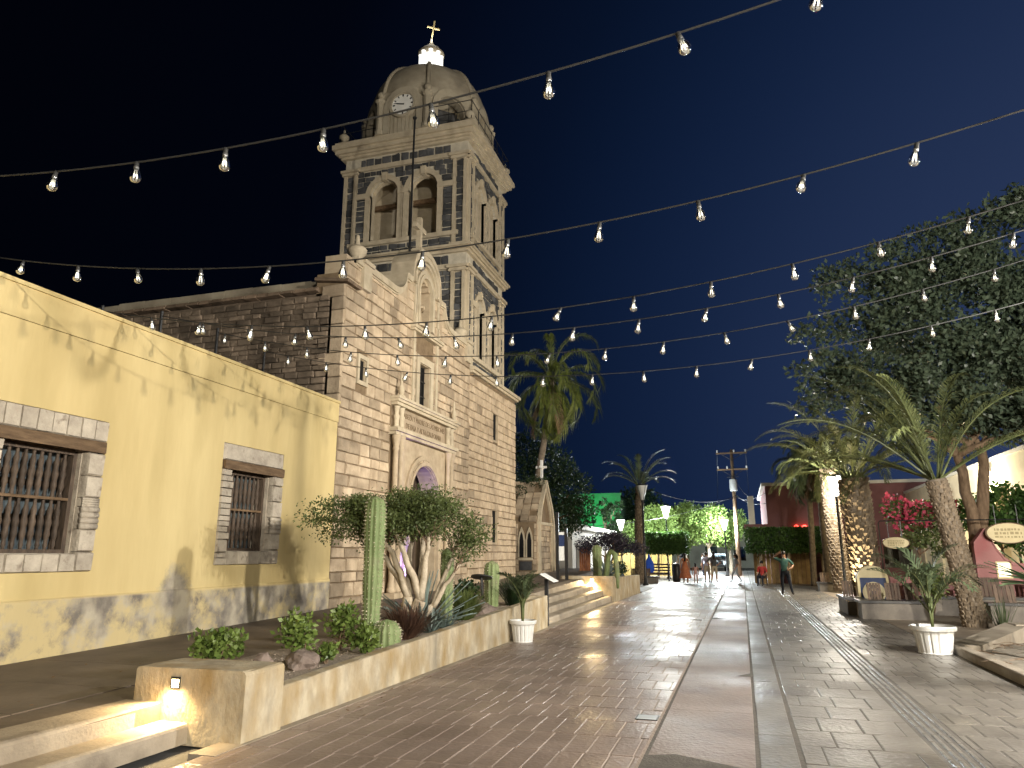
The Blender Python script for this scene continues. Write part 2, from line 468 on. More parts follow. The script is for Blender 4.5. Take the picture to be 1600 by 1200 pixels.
def tile_mesh(name, m, seed, bev):
    R = random.Random(seed); j = lambda: R.uniform(-.0016, .0016)
    mb = MB()
    A = [(x, y, -.5) for y in (-.5, .5) for x in (-.5, .5)]
    B = [(x, y, .5 - .14) for y in (-.5, .5) for x in (-.5, .5)]
    Cc = [(x * (1 - bev), y * (1 - bev * .6), .5 + j() * 40) for y in (-.5, .5) for x in (-.5, .5)]
    mb.add(A + B + Cc, [(8, 9, 11, 10), (4, 5, 9, 8), (5, 7, 11, 9), (7, 6, 10, 11), (6, 4, 8, 10), (0, 1, 5, 4), (1, 3, 7, 5), (3, 2, 6, 7), (2, 0, 4, 6)])
    return mb.mesh(name, m)

def pave(x0, x1, y0, y1, tw, tl, name, m, seed, limit, thick=.024, gap=.014, stagger=.5, near=3.2, bev=.05, vary=.0):
    R = random.Random(seed)
    vs = [tile_mesh(name, m, seed * 10 + i, bev) for i in range(5)]
    tiles = []
    n = int((y1 - y0) / tl)
    for i in range(n):
        off = (i % 2) * stagger * tw + (R.uniform(-.06, .06) if vary else 0)
        xs = [x0]
        x = x0 + (tw - off if off else tw)
        while x < x1 - tw * .2:
            xs.append(x + R.uniform(-vary, vary)); x += tw
        xs.append(x1)
        for a, b in zip(xs, xs[1:]):
            tiles.append((a + gap / 2, b - gap / 2, y0 + i * tl + gap / 4, y0 + (i + 1) * tl - gap / 4))
    tiles.sort(key=lambda t: abs(t[2] - near) if t[2] < near else t[2] - near)
    inside = [t for t in tiles if t[3] > near]; others = [t for t in tiles if t[3] <= near]
    mb = MB()
    for k, (a, b, c, d) in enumerate(inside + others):
        zc = -.012 + thick / 2 - .004 + R.uniform(-.0015, .0015)
        if k < limit:
            o = bpy.data.objects.new(name, R.choice(vs)); COL.objects.link(o); o.parent = street
            o.location = ((a + b) / 2, (c + d) / 2, zc); o.scale = (b - a, d - c, thick)
            o.rotation_euler = (R.uniform(-.0025, .0025), R.uniform(-.003, .003), 0)
        else:
            me = R.choice(vs)
            M = Matrix.Translation(((a + b) / 2, (c + d) / 2, zc)) @ Matrix.Diagonal((b - a, d - c, thick, 1))
            mb.add([M @ v.co for v in me.vertices], [list(q.vertices) for q in me.polygons])
    if mb.v: stuff(mb.build(name + '_field', m, street))

pave(-4.3, -.9, -6, 90, .2, .62, 'paving_brick', 'paver_brown', 1, 300, gap=.013, vary=.012)
pave(-.86, .0, -6, 90, .86, 2.4, 'paving_slab', 'paver_rose', 2, 20, gap=.012, stagger=0, bev=.012)
pave(.02, .33, -6, 90, .31, 1.5, 'edging_slab', 'paver_grey', 3, 25, gap=.014, stagger=0, bev=.03)
pave(.36, 1.42, -6, 90, .353, .6, 'paving_tile', 'paver_grey', 4, 200, gap=.012, stagger=.5, vary=.01, bev=.05)
pave(1.74, 3.24, -6, 60, .25, .5, 'paving_sett', 'paver_grey', 5, 260, gap=.016, stagger=.5, vary=.02, bev=.08)
# tactile guide strip: ribbed tiles
rib = MB(); rib.box(-.15, .15, -.148, .148, 0, .012)
for i in range(4):
    x = -.108 + i * .072
    rib.add([(x - .022, -.145, .012), (x + .022, -.145, .012), (x + .022, .145, .012), (x - .022, .145, .012),
             (x - .013, -.135, .02), (x + .013, -.135, .02), (x + .013, .135, .02), (x - .013, .135, .02)],
            [(4, 5, 6, 7), (0, 1, 5, 4), (1, 2, 6, 5), (2, 3, 7, 6), (3, 0, 4, 7)])
rib_me = rib.mesh('tactile_tile', 'paver_grey')
mbf = MB()
for i in range(200):
    y = 4.5 + i * .3
    if y > 60: break
    if i < 80:
        o = bpy.data.objects.new('tactile_tile', rib_me); COL.objects.link(o); o.parent = street
        o.location = (1.58, y, -.008)
    else:
        mbf.add([Vector((1.58, y, -.008)) + v.co for v in rib_me.vertices], [list(q.vertices) for q in rib_me.polygons])
stuff(mbf.build('tactile_tile_field', 'paver_grey', street))

p = MB(); p.box(3.25, 12, -8, 45, -.05, 0)
plaza = struct(p.build('plaza_pavement', 'plaza_floor'))
for i in range(10):     # big poured slabs with open joints
    for k in range(3):
        m_ = MB(); x = 3.27 + k * 2.0; y = 11.5 + i * 2.4
        m_.box(x, x + 1.97, y, y + 2.37, -.02, .006)
        m_.build('floor_slab', 'plaza_floor', plaza)
# kerb line along the planter foot
k = MB(); k.box(-4.46, -4.2, 5.4, 26, -.05, .012); struct(k.build('kerb_strip', 'concrete_tread'))
k = MB(); k.box(-6.6, -4.3, 33.4, 70, -.05, .02); struct(k.build('side_pavement', 'plaza_floor'))

# ------------------------------------------------------------------ terrace with its two flights of steps
T = MB()
ys = [-9, 5.95, 16.6, 26.4, 36]
for y0, y1 in zip(ys, ys[1:]):
    xr = -5.11 if y1 <= 6 else (-4.46 if y1 < 17 else (-5.5 if y1 < 27 else -6.3))
    n = max(1, int((y1 - y0) / 2.4))
    for i in range(n):
        a, b = y0 + (y1 - y0) * i / n, y0 + (y1 - y0) * (i + 1) / n
        T.add([(-8.5, a, tz(a)), (xr, a, tz(a)), (xr, b, tz(b)), (-8.5, b, tz(b)), (-8.5, a, -.05), (xr, a, -.05), (xr, b, -.05), (-8.5, b, -.05)],
              [(0, 1, 2, 3), (0, 4, 5, 1), (1, 5, 6, 2), (2, 6, 7, 3)])
T.box(-16, -8.5, 27.9, 36, -.05, .75)
terrace = struct(T.build('terrace', 'terrace_slab'))
for i in range(18):      # terrace slabs near the camera
    a = -3 + i * 1.15; b = a + 1.14
    m_ = MB()
    m_.add([(-8.48, a, tz(a)), (-6.0, a, tz(a)), (-6.0, b, tz(b)), (-8.48, b, tz(b)), (-8.48, a, tz(a) + .008), (-6.0, a, tz(a) + .008), (-6.0, b, tz(b) + .008), (-8.48, b, tz(b) + .008)],
           [(4, 5, 6, 7), (0, 1, 5, 4), (1, 2, 6, 5), (2, 3, 7, 6), (3, 0, 4, 7)])
    m_.build('terrace_slab', 'terrace_slab', terrace)

def step(x0, x1, y0, y1, z0, z1, z0b=None, z1b=None):
    """one long step with a worn nosing; height may change along the flight"""
    n = 12; mb = MB(); R = random.Random(int(y0 * 7 + z1 * 100))
    pr = [(x1, 0), (x1, .8), (x1 - .012, .93), (x1 - .035, 1.0), (x0, 1.0)]
    P = []
    for i in range(n + 1):
        t = i / n; y = y0 + (y1 - y0) * t
        lo = z0 + ((z0b if z0b is not None else z0) - z0) * t; hi = z1 + ((z1b if z1b is not None else z1) - z1) * t
        w = R.uniform(-.006, .006)
        for (x, h) in pr: P.append((x + (w if x > x0 else 0), y, lo + (hi - lo) * h))
    m_ = len(pr); fs = []
    for i in range(n):
        for j in range(m_ - 1):
            fs.append((i * m_ + j, (i + 1) * m_ + j, (i + 1) * m_ + j + 1, i * m_ + j + 1))
    fs.append(list(range(m_))); fs.append(list(range(n * m_, (n + 1) * m_))[::-1])
    return mb.add(P, fs)
st = thing('entrance_steps', 'low concrete steps lit by a recessed lamp beside the yellow building', 'steps', (-4.8, 3, 0))
step(-5.15, -4.8, -9, 5.79, -.02, .15).build('step', 'concrete_tread', st)
step(-5.52, -5.11, -9, 5.79, .14, .303).build('step', 'concrete_tread', st)
st2 = thing('entrance_steps', 'wide concrete steps between two planters in front of the bell tower', 'steps', (-4.5, 21, 0))
for i in range(4):
    x1 = -4.5 - .33 * i
    h = lambda y: tz(y) / 4
    step(x1 - .37, x1, 16.75, 26.42, max(-.02, h(16.75) * i - .02), h(16.75) * (i + 1), h(26.4) * i - .02, h(26.4) * (i + 1) + (.004 if i == 3 else 0)).build('step', 'concrete_tread', st2)

# ------------------------------------------------------------------ planter walls
def rough_block(mb, x0, x1, y0, y1, z0, za, zb, bev=.03, n=10, seed=0):
    """long cast wall with rounded top edges; top height goes from za (y0) to zb (y1)"""
    R = random.Random(seed); P = []
    prof = [(x1, 0, 0), (x1, 1, -bev), (x1 - bev * .35, 1, -bev * .3), (x1 - bev, 1, 0), (x0 + bev, 1, 0), (x0 + bev * .35, 1, -bev * .3), (x0, 1, -bev), (x0, 0, 0)]
    for i in range(n + 1):
        t = i / n; y = y0 + (y1 - y0) * t; zt = za + (zb - za) * t
        for x, k_, dz in prof:
            P.append((x + R.uniform(-.004, .004), y, z0 if not k_ else zt + dz + R.uniform(-.003, .003)))
    m_ = len(prof); fs = []
    for i in range(n):
        for j in range(m_ - 1): fs.append((i * m_ + j, (i + 1) * m_ + j, (i + 1) * m_ + j + 1, i * m_ + j + 1))
    fs.append(list(range(m_))); fs.append(list(range(n * m_, (n + 1) * m_))[::-1])
    return mb.add(P, fs)
pw = thing('planter', 'long low stained concrete planter wall before the yellow building', 'planter', (-4.4, 11, 0))
rough_block(MB(), -5.43, -4.24, 5.78, 6.36, -.04, .60, .60, bev=.04, n=3, seed=1).build('end_block', 'concrete', pw)
rough_block(MB(), -4.46, -4.3, 6.36, 16.6, -.04, .37, .70, bev=.02, n=20, seed=2).build('front_wall', 'concrete', pw)
rough_block(MB(), -5.5, -4.47, 16.45, 16.72, -.04, .70, .70, bev=.02, n=2, seed=3).build('end_wall', 'concrete', pw)
bed = MB()
for i in range(10):
    a, b = 6.34 + i * 1.02, 6.34 + (i + 1) * 1.02
    bed.add([(-6.0, a, tz(a) + .012), (-4.44, a, tz(a) + .03), (-4.44, b, tz(b) + .03), (-6.0, b, tz(b) + .012)], [(0, 1, 2, 3)])
bed.build('gravel_bed', 'gravel', pw)
R = random.Random(5)
pb = MB()
for i in range(1400):
    y = 6.5 + 9.8 * R.random() ** 1.5; x = R.uniform(-5.75, -4.5); r = R.uniform(.008, .022)
    z = tz(y) + .02; a = R.random() * 6
    pts = [Vector((x + r * cos(a + k * pi / 2) * R.uniform(.7, 1.2), y + r * sin(a + k * pi / 2) * R.uniform(.7, 1.2), z)) for k in range(4)]
    pb.add(pts + [Vector((x, y, z + r * .8))], [(0, 1, 4), (1, 2, 4), (2, 3, 4), (3, 0, 4)])
stuff(pb.build('pebbles', 'pebble', pw))
pw2 = thing('planter', 'cream concrete planter with a lit step lamp beyond the wide steps', 'planter', (-5, 29, 0))
rough_block(MB(), -6.35, -4.42, 26.42, 26.72, -.04, .86, .86, bev=.02, n=2, seed=4).build('front_wall', 'concrete', pw2)
rough_block(MB(), -4.66, -4.42, 26.72, 33.4, -.04, .8, .74, bev=.02, n=8, seed=6).build('side_wall', 'concrete', pw2)
m_ = MB(); m_.box(-6.3, -4.66, 26.72, 33.2, -.04, .66); m_.build('soil_bed', 'dirt', pw2)

def step_lamp(x, y, z, w, label, e=26):
    """recessed lamp set in a wall that faces -Y"""
    t = thing('step_light', label, 'light', (x, y, z), 'recessed step lamps')
    f = MB(); f.band([(x - w - .012, z - w - .012), (x + w + .012, z - w - .012), (x + w + .012, z + w + .012), (x - w - .012, z + w + .012)],
                     [(x - w, z - w), (x + w, z - w), (x + w, z + w), (x - w, z + w)], FY, y - .006, y + .01, True)
    f.build('frame', 'black_metal', t)
    d = MB(); d.box(x - w, x + w, y - .003, y + .006, z - w, z + w * .75); d.build('diffuser', 'step_lamp', t)
    d = MB(); d.box(x - w, x + w, y - .018, y - .003, z + w * .75, z + w); d.build('hood', 'concrete', t)
    l = bpy.data.lights.new('step_light_lamp', 'SPOT'); l.energy = e * LAMP; l.color = (1, .72, .36); l.spot_size = radians(150); l.spot_blend = .6; l.shadow_soft_size = .05
    o = bpy.data.objects.new('step_light_lamp', l); COL.objects.link(o); o.parent = t
    o.location = (0, -.05, .0); o.rotation_euler = (radians(-32), 0, 0)
    return t
step_lamp(-4.98, 5.778, .475, .038, 'small square step lamp glowing in the planter block beside the yellow building')
sl2 = step_lamp(-5.2, 26.418, .72, .05, 'square step lamp glowing in the cream planter beyond the wide steps', 60)

# ================================================================== YELLOW BUILDING
yb = thing('yellow_building', 'low yellow stucco building with two stone-framed barred windows beside the church', 'building', (-8.5, 5, .3))
WINS = [(6.22, 8.0, 1.38, 3.44), (10.47, 12.24, 1.43, 3.52), (1.6, 3.4, 1.38, 3.44)]
mb = MB()
wall_with_holes(mb, FX, -7, 14.16, .0, 4.5, WINS, -8.95, -8.5)
mb.build('wall', 'yellow_stucco', yb)
mb = MB(); mb.box(-8.95, -8.485, -7, 14.17, 4.505, 4.93); mb.build('parapet', 'yellow_stucco', yb)
mb = MB(); mb.box(-8.97, -8.455, -7, 14.18, 4.93, 4.985); mb.build('coping', 'yellow_stucco', yb)
mb = MB()
for i in range(60):
    a = -7 + i * .353
    mb.box(-8.5, -8.478 + random.uniform(-.004, .004), a, a + .353, .0, 1.03 + .012 * max(0, a - 6.5))
mb = MB(); mb.add([(-8.478, -7, .0), (-8.478, 14.165, .0), (-8.478, 14.165, 1.09), (-8.478, -7, .94), (-8.5, -7, .96), (-8.5, 14.165, 1.11)], [(0, 1, 2, 3), (3, 2, 5, 4)])
mb.build('dado', 'yellow_stucco', yb)
mb = MB(); mb.box(-22, -8.95, -7, 14.1, 4.4, 4.55); mb.build('roof', 'terrace_slab', yb)
mb = MB(); mb.box(-22, -21.5, -7, 14.1, 0, 4.4); mb.box(-22, -8.95, -7.2, -6.9, 0, 4.4); mb.build('rear_wall', 'yellow_stucco', yb)
def barred_window(y0, y1, z0, z1, style, seed):
    R = random.Random(seed)
    fw = .27 if style == 0 else .3
    iy0, iy1 = y0 + fw, y1 - fw
    lint = z1 - .3
    fr = link('window', MB().mesh('window', 'frame_stone'), yb)
    vs = [bevbox('frame_stone', 'frame_stone', seed * 20 + i, b=.03, jit=.012) for i in range(4)]
    def blk(a, b, c, d, nm='frame_stone', proud=0):
        o = bpy.data.objects.new(nm, R.choice(vs)); COL.objects.link(o); o.parent = fr
        o.location = (-8.55 + R.uniform(-.006, .012) + proud, (a + b) / 2, (c + d) / 2); o.scale = (.16, b - a - .008, d - c - .008)
    # head
    n = 8 if style == 0 else 1
    for i in range(n): blk(y0 + (y1 - y0) * i / n, y0 + (y1 - y0) * (i + 1) / n, z1 - .3, z1)
    # sill row
    n = 5 if style == 0 else 4
    for i in range(n): blk(y0 + fw + (y1 - y0 - 2 * fw) * i / n, y0 + fw + (y1 - y0 - 2 * fw) * (i + 1) / n, z0, z0 + .24)
    # jambs: stacked stones, a carved band with rolls half way
    def jamb(a, b, rag):
        z = z0; zt = z1 - .46
        hs = [.3, .26, .3, .12] if not rag else [.22, .1, .09, .12, .1, .08, .14, .1, .12, .09, .15, .1, .12]
        while z < zt - .02:
            h = R.choice(hs)
            if zt - z - h < .07: h = zt - z
            e = R.uniform(0, .05) if rag else 0
            if not rag and abs(z + h / 2 - (z0 + zt) / 2) < .16:
                for q in range(4):
                    m_ = MB(); m_.tube([(-8.49, a, z + h * (q + .5) / 4), (-8.49, b, z + h * (q + .5) / 4)], h / 7, 8); m_.build('roll_moulding', 'frame_stone', fr, True)
                blk(a, b, z, z + h, proud=-.03)
            else:
                blk(a, b - e, z, z + h)
            z += h
    jamb(y0, y0 + fw, style == 1); jamb(y1 - fw, y1, False)
    # deep stone reveals
    m_ = MB(); m_.box(-8.94, -8.6, iy0 - .25, iy0 + .01, z0 + .1, z1 - .3); m_.box(-8.94, -8.6, iy1 - .01, iy1 + .25, z0 + .1, z1 - .3)
    m_.box(-8.94, -8.6, iy0, iy1, z0 + .05, z0 + .24); m_.box(-8.94, -8.6, iy0, iy1, z1 - .31, z1 - .05); m_.build('reveal', 'frame_stone', fr)
    m_ = MB(); rough_block(m_, -8.72, -8.44, y0 + .02, y1 - .03, z1 - .46, z1 - .305, z1 - .3, bev=.015, n=8, seed=seed); m_.build('lintel_beam', 'old_wood', fr)
    # timber grille
    zb, zt = z0 + .24, z1 - .46
    xg = -8.72
    m_ = MB(); m_.box(xg - .05, xg + .05, iy0 + .01, iy0 + .07, zb, zt); m_.box(xg - .05, xg + .05, iy1 - .07, iy1 - .01, zb, zt)
    m_.box(xg - .05, xg + .05, iy0 + .07, iy1 - .07, zb, zb + .05); m_.box(xg - .05, xg + .05, iy0 + .07, iy1 - .07, zt - .05, zt); m_.build('sash', 'turned_wood', fr)
    zm = zb + (zt - zb) * .52
    m_ = MB(); m_.box(xg - .04, xg + .055, iy0 + .07, iy1 - .07, zm - .018, zm + .018); m_.build('rail', 'old_wood', fr)
    n = 9 if style == 0 else 8
    prof = []
    H_ = zt - zb - .08
    for i in range(41):
        t = i / 40; u = (t * 2) % 1.0
        r = .026 + .013 * sin(pi * u) ** 2 + .006 * sin(u * 26)
        if u < .08 or u > .92: r = .022
        prof.append((r, t * H_))
    bm_ = MB(); bm_.lathe(prof, (0, 0, 0), 8); bme = bm_.mesh('baluster', 'turned_wood', True)
    for i in range(n):
        o = bpy.data.objects.new('baluster', bme); COL.objects.link(o); o.parent = fr
        o.location = (xg, iy0 + .1 + (iy1 - iy0 - .2) * (i + .5) / n, zb + .04); o.rotation_euler = (0, 0, R.random() * 6)
    for i in range(2):
        a = iy0 + .05 + (iy1 - iy0 - .1) * i / 2; b = iy0 + .05 + (iy1 - iy0 - .1) * (i + 1) / 2
        for j in range(3):
            c = zb + (zt - zb) * j / 3; d = zb + (zt - zb) * (j + 1) / 3
            m_ = MB(); m_.box(-8.9, -8.88, a + .04, b - .04, c + .04, d - .04); m_.build('pane', 'blue_pane', fr)
    m_ = MB(); m_.box(-8.94, -8.905, iy0, iy1, zb, zt + .2); m_.build('shutter', 'turned_wood', fr)
barred_window(*WINS[0], 0, 3); barred_window(*WINS[1], 1, 4); barred_window(*WINS[2], 0, 6)

# ================================================================== CHURCH
CY = 18.7          # axis of the nave front
ch = thing('church', 'sandstone mission church with curved gable, niche and arched doorway', 'church', (-8.5, CY, .5))
def gtop(y):
    d = abs(y - CY)
    if d < 1.02: return 9.5 + .92 * sqrt(max(0, 1 - (d / 1.02) ** 2))
    if d < 1.42: return 9.25
    if d < 2.1:
        t = (d - 1.42) / .68
        return 9.15 - .55 * (1 - (1 - t) ** 2) ** .5 if t < 1 else 8.6
    return 8.6
X0 = -8.5
DOOR = (17.72, 19.88, .3, 4.0); TALL = (18.42, 19.2, 5.66, 7.0); NICHE = (18.25, 19.1, 8.15, 9.55)
SMALL = (14.98, 15.32, 5.68, 6.22); TW1 = (25.05, 25.66, 5.74, 6.76); TW2 = (25.05, 25.66, 2.02, 3.18)
mb = MB()
wall_with_holes(mb, FX, 14.2, 22.6, .2, 8.15, [DOOR, TALL, SMALL], -9.3, X0 - .03)
wall_with_holes(mb, FX, 22.6, 27.9, .2, 7.72, [TW1, TW2], -9.3, X0 - .03)
fw_ = mb.build('front_wall', 'mortar_warm', ch)
# gable above the nave front, with the niche recess
N_ = 44
ysg = [14.2 + (22.6 - 14.2) * i / N_ for i in range(N_ + 1)] + [NICHE[0], NICHE[1]]
ysg = sorted(set(ysg)); gm = MB()
for a, b in zip(ysg, ysg[1:]):
    c = (a + b) / 2
    if NICHE[0] < c < NICHE[1]:
        rz = 9.1 + .42 * sqrt(max(0, 1 - ((c - (NICHE[0] + NICHE[1]) / 2) / .43) ** 2))
        gm.prism([(a, rz), (b, rz), (b, gtop(b)), (a, gtop(a))], FX, -9.1, X0 - .03)
        gm.box(-9.1, -8.95, a, b, 8.15, rz)
    else:
        gm.prism([(a, 8.15), (b, 8.15), (b, gtop(b)), (a, gtop(a))], FX, -9.1, X0 - .03)
gm.build('gable', 'cut_stone', ch)
rnd = random.Random(8)
vs = [bevbox('stone_block', 'ashlar', 100 + i, b=.03, jit=.03) for i in range(9)]
PORT = (16.75, 20.85, .2, 5.6)
bl = courses(14.2, 22.55, .45, 7.8, .265, .53, rnd, [PORT, (TALL[0] - .22, TALL[1] + .22, 5.5, 7.9), (SMALL[0] - .09, SMALL[1] + .09, SMALL[2] - .1, SMALL[3] + .1)])
bl += courses(14.2, 22.55, 7.82, 10.3, .27, .5, rnd, [(17.95, 19.45, 7.8, 9.7), (17.6, 19.8, 9.3, 11)], top=lambda y: gtop(y) - .1)
bl += courses(22.55, 27.9, .6, 7.6, .265, .5, rnd, [TW1, TW2])
bl = [(a + .004, b - .008 - rnd.random() ** 2 * .03, c, d - rnd.random() ** 2 * .02) for a, b, c, d in bl]
lay(bl, 'stone_block', vs, lambda u, v: ((X0 - .035, u, v), 0), .09, fw_, 'ashlar', 300, rank=lambda b: -((b[1] - b[0]) * (b[3] - b[2]) / (b[0] ** 2 * (1.0 if b[0] < 22.5 else 1.6))), rnd=rnd)
# corner quoin strip and the plain reveals of the openings
def reveal(h, d=.5, m='cut_stone', parent=ch, x=X0):
    m_ = MB(); a, b, c, e = h
    m_.box(x - d, x - .02, a - .06, a + .015, c, e); m_.box(x - d, x - .02, b - .015, b + .06, c, e); m_.box(x - d, x - .02, a, b, c - .06, c + .015); m_.box(x - d, x - .02, a, b, e - .015, e + .06)
    m_.build('window_reveal', m, parent)
def void(h, x, parent=ch):
    m_ = MB(); m_.box(x - .06, x, h[0] - .05, h[1] + .05, h[2] - .05, h[3] + .05); return m_.build('window_pane', 'dark_void', parent)
for h in (TALL, SMALL, TW1, TW2):
    reveal(h); void(h, {TALL: -8.68, SMALL: -8.56, TW1: -8.6, TW2: -8.6}[h])
# tall window: mullion bars, stone frame and sill
m_ = MB()
for i in range(3):
    y = TALL[0] + (TALL[1] - TALL[0]) * (i + .5) / 3; m_.box(-8.66, -8.63, y - .015, y + .015, TALL[2], TALL[3])
for z in (6.1, 6.55): m_.box(-8.67, -8.64, TALL[0], TALL[1], z - .015, z + .015)
m_.build('window_bars', 'black_metal', ch)
m_ = MB(); m_.band([(TALL[0] - .2, 5.56), (TALL[0] - .2, 7.2), (TALL[1] + .2, 7.2), (TALL[1] + .2, 5.56)], [(TALL[0], 5.56), (TALL[0], 7.0), (TALL[1], 7.0), (TALL[1], 5.56)], FX, X0 - .04, X0 + .035)
m_.build('window_frame', 'trim', ch)
m_ = MB(); m_.band([(SMALL[0] - .09, SMALL[2] - .1), (SMALL[0] - .09, SMALL[3] + .1), (SMALL[1] + .09, SMALL[3] + .1), (SMALL[1] + .09, SMALL[2] - .1)], [(SMALL[0], SMALL[2]), (SMALL[0], SMALL[3]), (SMALL[1], SMALL[3]), (SMALL[1], SMALL[2])], FX, X0 - .04, X0 + .035, True)
m_.build('window_frame', 'trim', ch)
# bay strips each side of the tall window and niche
for y in (17.98, 19.62):
    m_ = MB(); m_.box(X0 - .03, X0 + .05, y - .06, y + .06, 5.62, 9.2); m_.build('pilaster_strip', 'trim', ch)
    m_ = MB(); m_.lathe([(.0, .42), (.03, .36), (.02, .28), (.05, .2), (.06, .12), (.04, .04), (.07, 0), (.0, -.02)], (X0 + .07, y, 7.95), 8); m_.build('finial', 'trim', ch, True)
m_ = MB(); m_.box(X0 - .03, X0 + .12, 17.8, 19.8, 7.8, 7.86); m_.box(X0 - .03, X0 + .17, 17.76, 19.84, 7.86, 7.95); m_.build('ledge', 'trim', ch)
# niche: moulded surround, shell and robed statue
nc = (NICHE[0] + NICHE[1]) / 2
for w, pr in ((.66, .05), (.55, .08)):
    o_ = [(nc + w, 8.1)] + arch_pts(nc, w, 9.1, 14, 1.15) + [(nc - w, 8.1)]; i_ = [(nc + w - .1, 8.1)] + arch_pts(nc, w - .1, 9.1, 14, 1.15) + [(nc - w + .1, 8.1)]
    m_ = MB(); m_.band(o_, i_, FX, X0 - .04, X0 + pr); m_.build('niche_moulding', 'trim', ch)
m_ = MB(); m_.lathe([(.0, 0), (.4, 0), (.42, .05), (.3, .08), (0, .09)], (X0 - .32, nc, 8.13), 12); m_.build('niche_plinth', 'trim', ch)
sta = thing('statue', 'small robed stone saint standing in the gable niche', 'statue', (X0 - .25, nc, 8.2))
m_ = MB(); m_.lathe([(.19, 0), (.2, .06), (.17, .3), (.15, .5), (.165, .62), (.17, .7), (.11, .78), (.055, .81), (.05, .84), (.085, .89), (.095, .95), (.08, 1.02), (.04, 1.06), (0, 1.07)], (X0 - .25, nc, 8.2), 14, sx=.8); m_.build('robed_body', 'cut_stone', sta, True)
for sgn in (-1, 1):
    m_ = MB(); m_.tube([(X0 - .25, nc + .15 * sgn, 8.88), (X0 - .16, nc + .19 * sgn, 8.7), (X0 - .06, nc + .06 * sgn, 8.74), (X0 - .04, nc + .015 * sgn, 8.79)], [.06, .055, .042, .025], 8); m_.build('arm', 'cut_stone', sta, True)
# gable mouldings along the skyline
prof = [CY - 4.15 + 8.3 * i / 120 for i in range(121)]
outer = []; inner = []
for i, y in enumerate(prof):
    if y > 22.45: break
    outer.append((y, gtop(y) + .07)); inner.append((y, gtop(y) - .1))
m_ = MB(); m_.band(outer, inner, FX, -9.16, X0 + .09); m_.build('gable_coping', 'trim', ch)
outer = [(y, z - .1) for y, z in outer]; inner = [(y, z - .04) for y, z in inner]
m_ = MB(); m_.band(outer, inner, FX, -9.12, X0 + .04); m_.build('gable_moulding', 'trim', ch)
for w, pr in ((.98, .06), (.86, .1), (.75, .05)):
    o_ = [(nc + w, 9.25)] + arch_pts(nc, w, 9.42, 16, .92) + [(nc - w, 9.25)]; i_ = [(nc + w - .09, 9.25)] + arch_pts(nc, w - .09, 9.42, 16, .92) + [(nc - w + .09, 9.25)]
    m_ = MB(); m_.band(o_, i_, FX, X0 - .04, X0 + pr); m_.build('gable_arch_moulding', 'trim', ch)
for y in (15.05, 22.2):   # pedestals with urns
    m_ = MB(); m_.box(-9.15, X0 + .1, y - .2, y + .2, 7.95, 8.6); m_.box(-9.2, X0 + .15, y - .26, y + .26, 8.6, 8.7); m_.build('pedestal', 'trim', ch)
    m_ = MB(); m_.lathe([(.12, 0), (.09, .06), (.06, .1), (.16, .2), (.24, .3), (.25, .38), (.2, .44), (.1, .48), (.06, .55), (.045, .75), (.03, .78), (0, .79)], (-8.75, y, 8.7), 16); m_.build('urn', 'trim', ch, True)
cx = thing('stone_cross', 'pale stone cross on the peak of the church gable', 'cross', (-8.75, nc, 10.45))
m_ = MB(); m_.box(-8.9, -8.6, nc - .16, nc + .16, 10.38, 10.62); m_.build('plinth', 'trim', cx)
m_ = MB(); m_.box(-8.82, -8.68, nc - .075, nc + .075, 10.6, 11.65); m_.box(-8.82, -8.68, nc - .36, nc - .075, 11.22, 11.37); m_.box(-8.82, -8.68, nc + .075, nc + .36, 11.22, 11.37); m_.build('cross_arms', 'trim', cx)
m_ = MB(); m_.tube([(-8.95, 18.45, 9.9), (-8.93, 18.45, 15.0)], [.04, .03], 8); m_.lathe([(.06, 0), (.07, .04), (0, .1)], (-8.93, 18.45, 14.98), 8)
tag(m_.build('lightning_mast', 'black_metal'), 'thin black mast rising behind the gable cross', 'mast')
# ---- portal
po = link('portal', MB().mesh('portal', 'cut_stone'), ch)
dc = 18.8
def arch_block(mb, y0, y1, z0, z1, c, w, zs, a, b, rise=1.0):
    """rectangular slab y0..y1 x z0..z1 with an arched opening down to z0"""
    n = 14; ar = [(c + w * cos(pi * i / n), zs + w * rise * sin(pi * i / n)) for i in range(n + 1)]
    tp = [(c + w * cos(pi * i / n), z1) for i in range(n + 1)]
    mb.prism([(y0, z0), (c - w, z0), (c - w, z1), (y0, z1)], FX, a, b); mb.prism([(c + w, z0), (y1, z0), (y1, z1), (c + w, z1)], FX, a, b)
    for i in range(n): mb.prism([ar[i + 1], ar[i], tp[i], tp[i + 1]], FX, a, b)
    return mb
arch_block(MB(), 17.25, 20.35, .3, 4.62, dc, .92, 3.1, -8.9, X0 + .06).build('arch_wall', 'cut_stone', po)
for w, pr, wd in ((1.22, .12, .12), (1.05, .16, .1)):
    o_ = [(dc + w, .45)] + arch_pts(dc, w, 3.1, 20) + [(dc - w, .45)]; i_ = [(dc + w - wd, .45)] + arch_pts(dc, w - wd, 3.1, 20) + [(dc - w + wd, .45)]
    m_ = MB(); m_.band(o_, i_, FX, X0, X0 + pr); m_.build('archivolt', 'cut_stone', po)
for k_ in range(9):    # voussoirs
    a0 = pi * (k_ + .06) / 9; a1 = pi * (k_ + .94) / 9
    o_ = [(dc + 1.09 * cos(a0 + (a1 - a0) * q / 3), 3.1 + 1.09 * sin(a0 + (a1 - a0) * q / 3)) for q in range(4)]
    i_ = [(dc + .93 * cos(a0 + (a1 - a0) * q / 3), 3.1 + .93 * sin(a0 + (a1 - a0) * q / 3)) for q in range(4)]
    m_ = MB(); m_.band(o_, i_, FX, X0, X0 + .125); m_.build('voussoir', 'cut_stone', po)
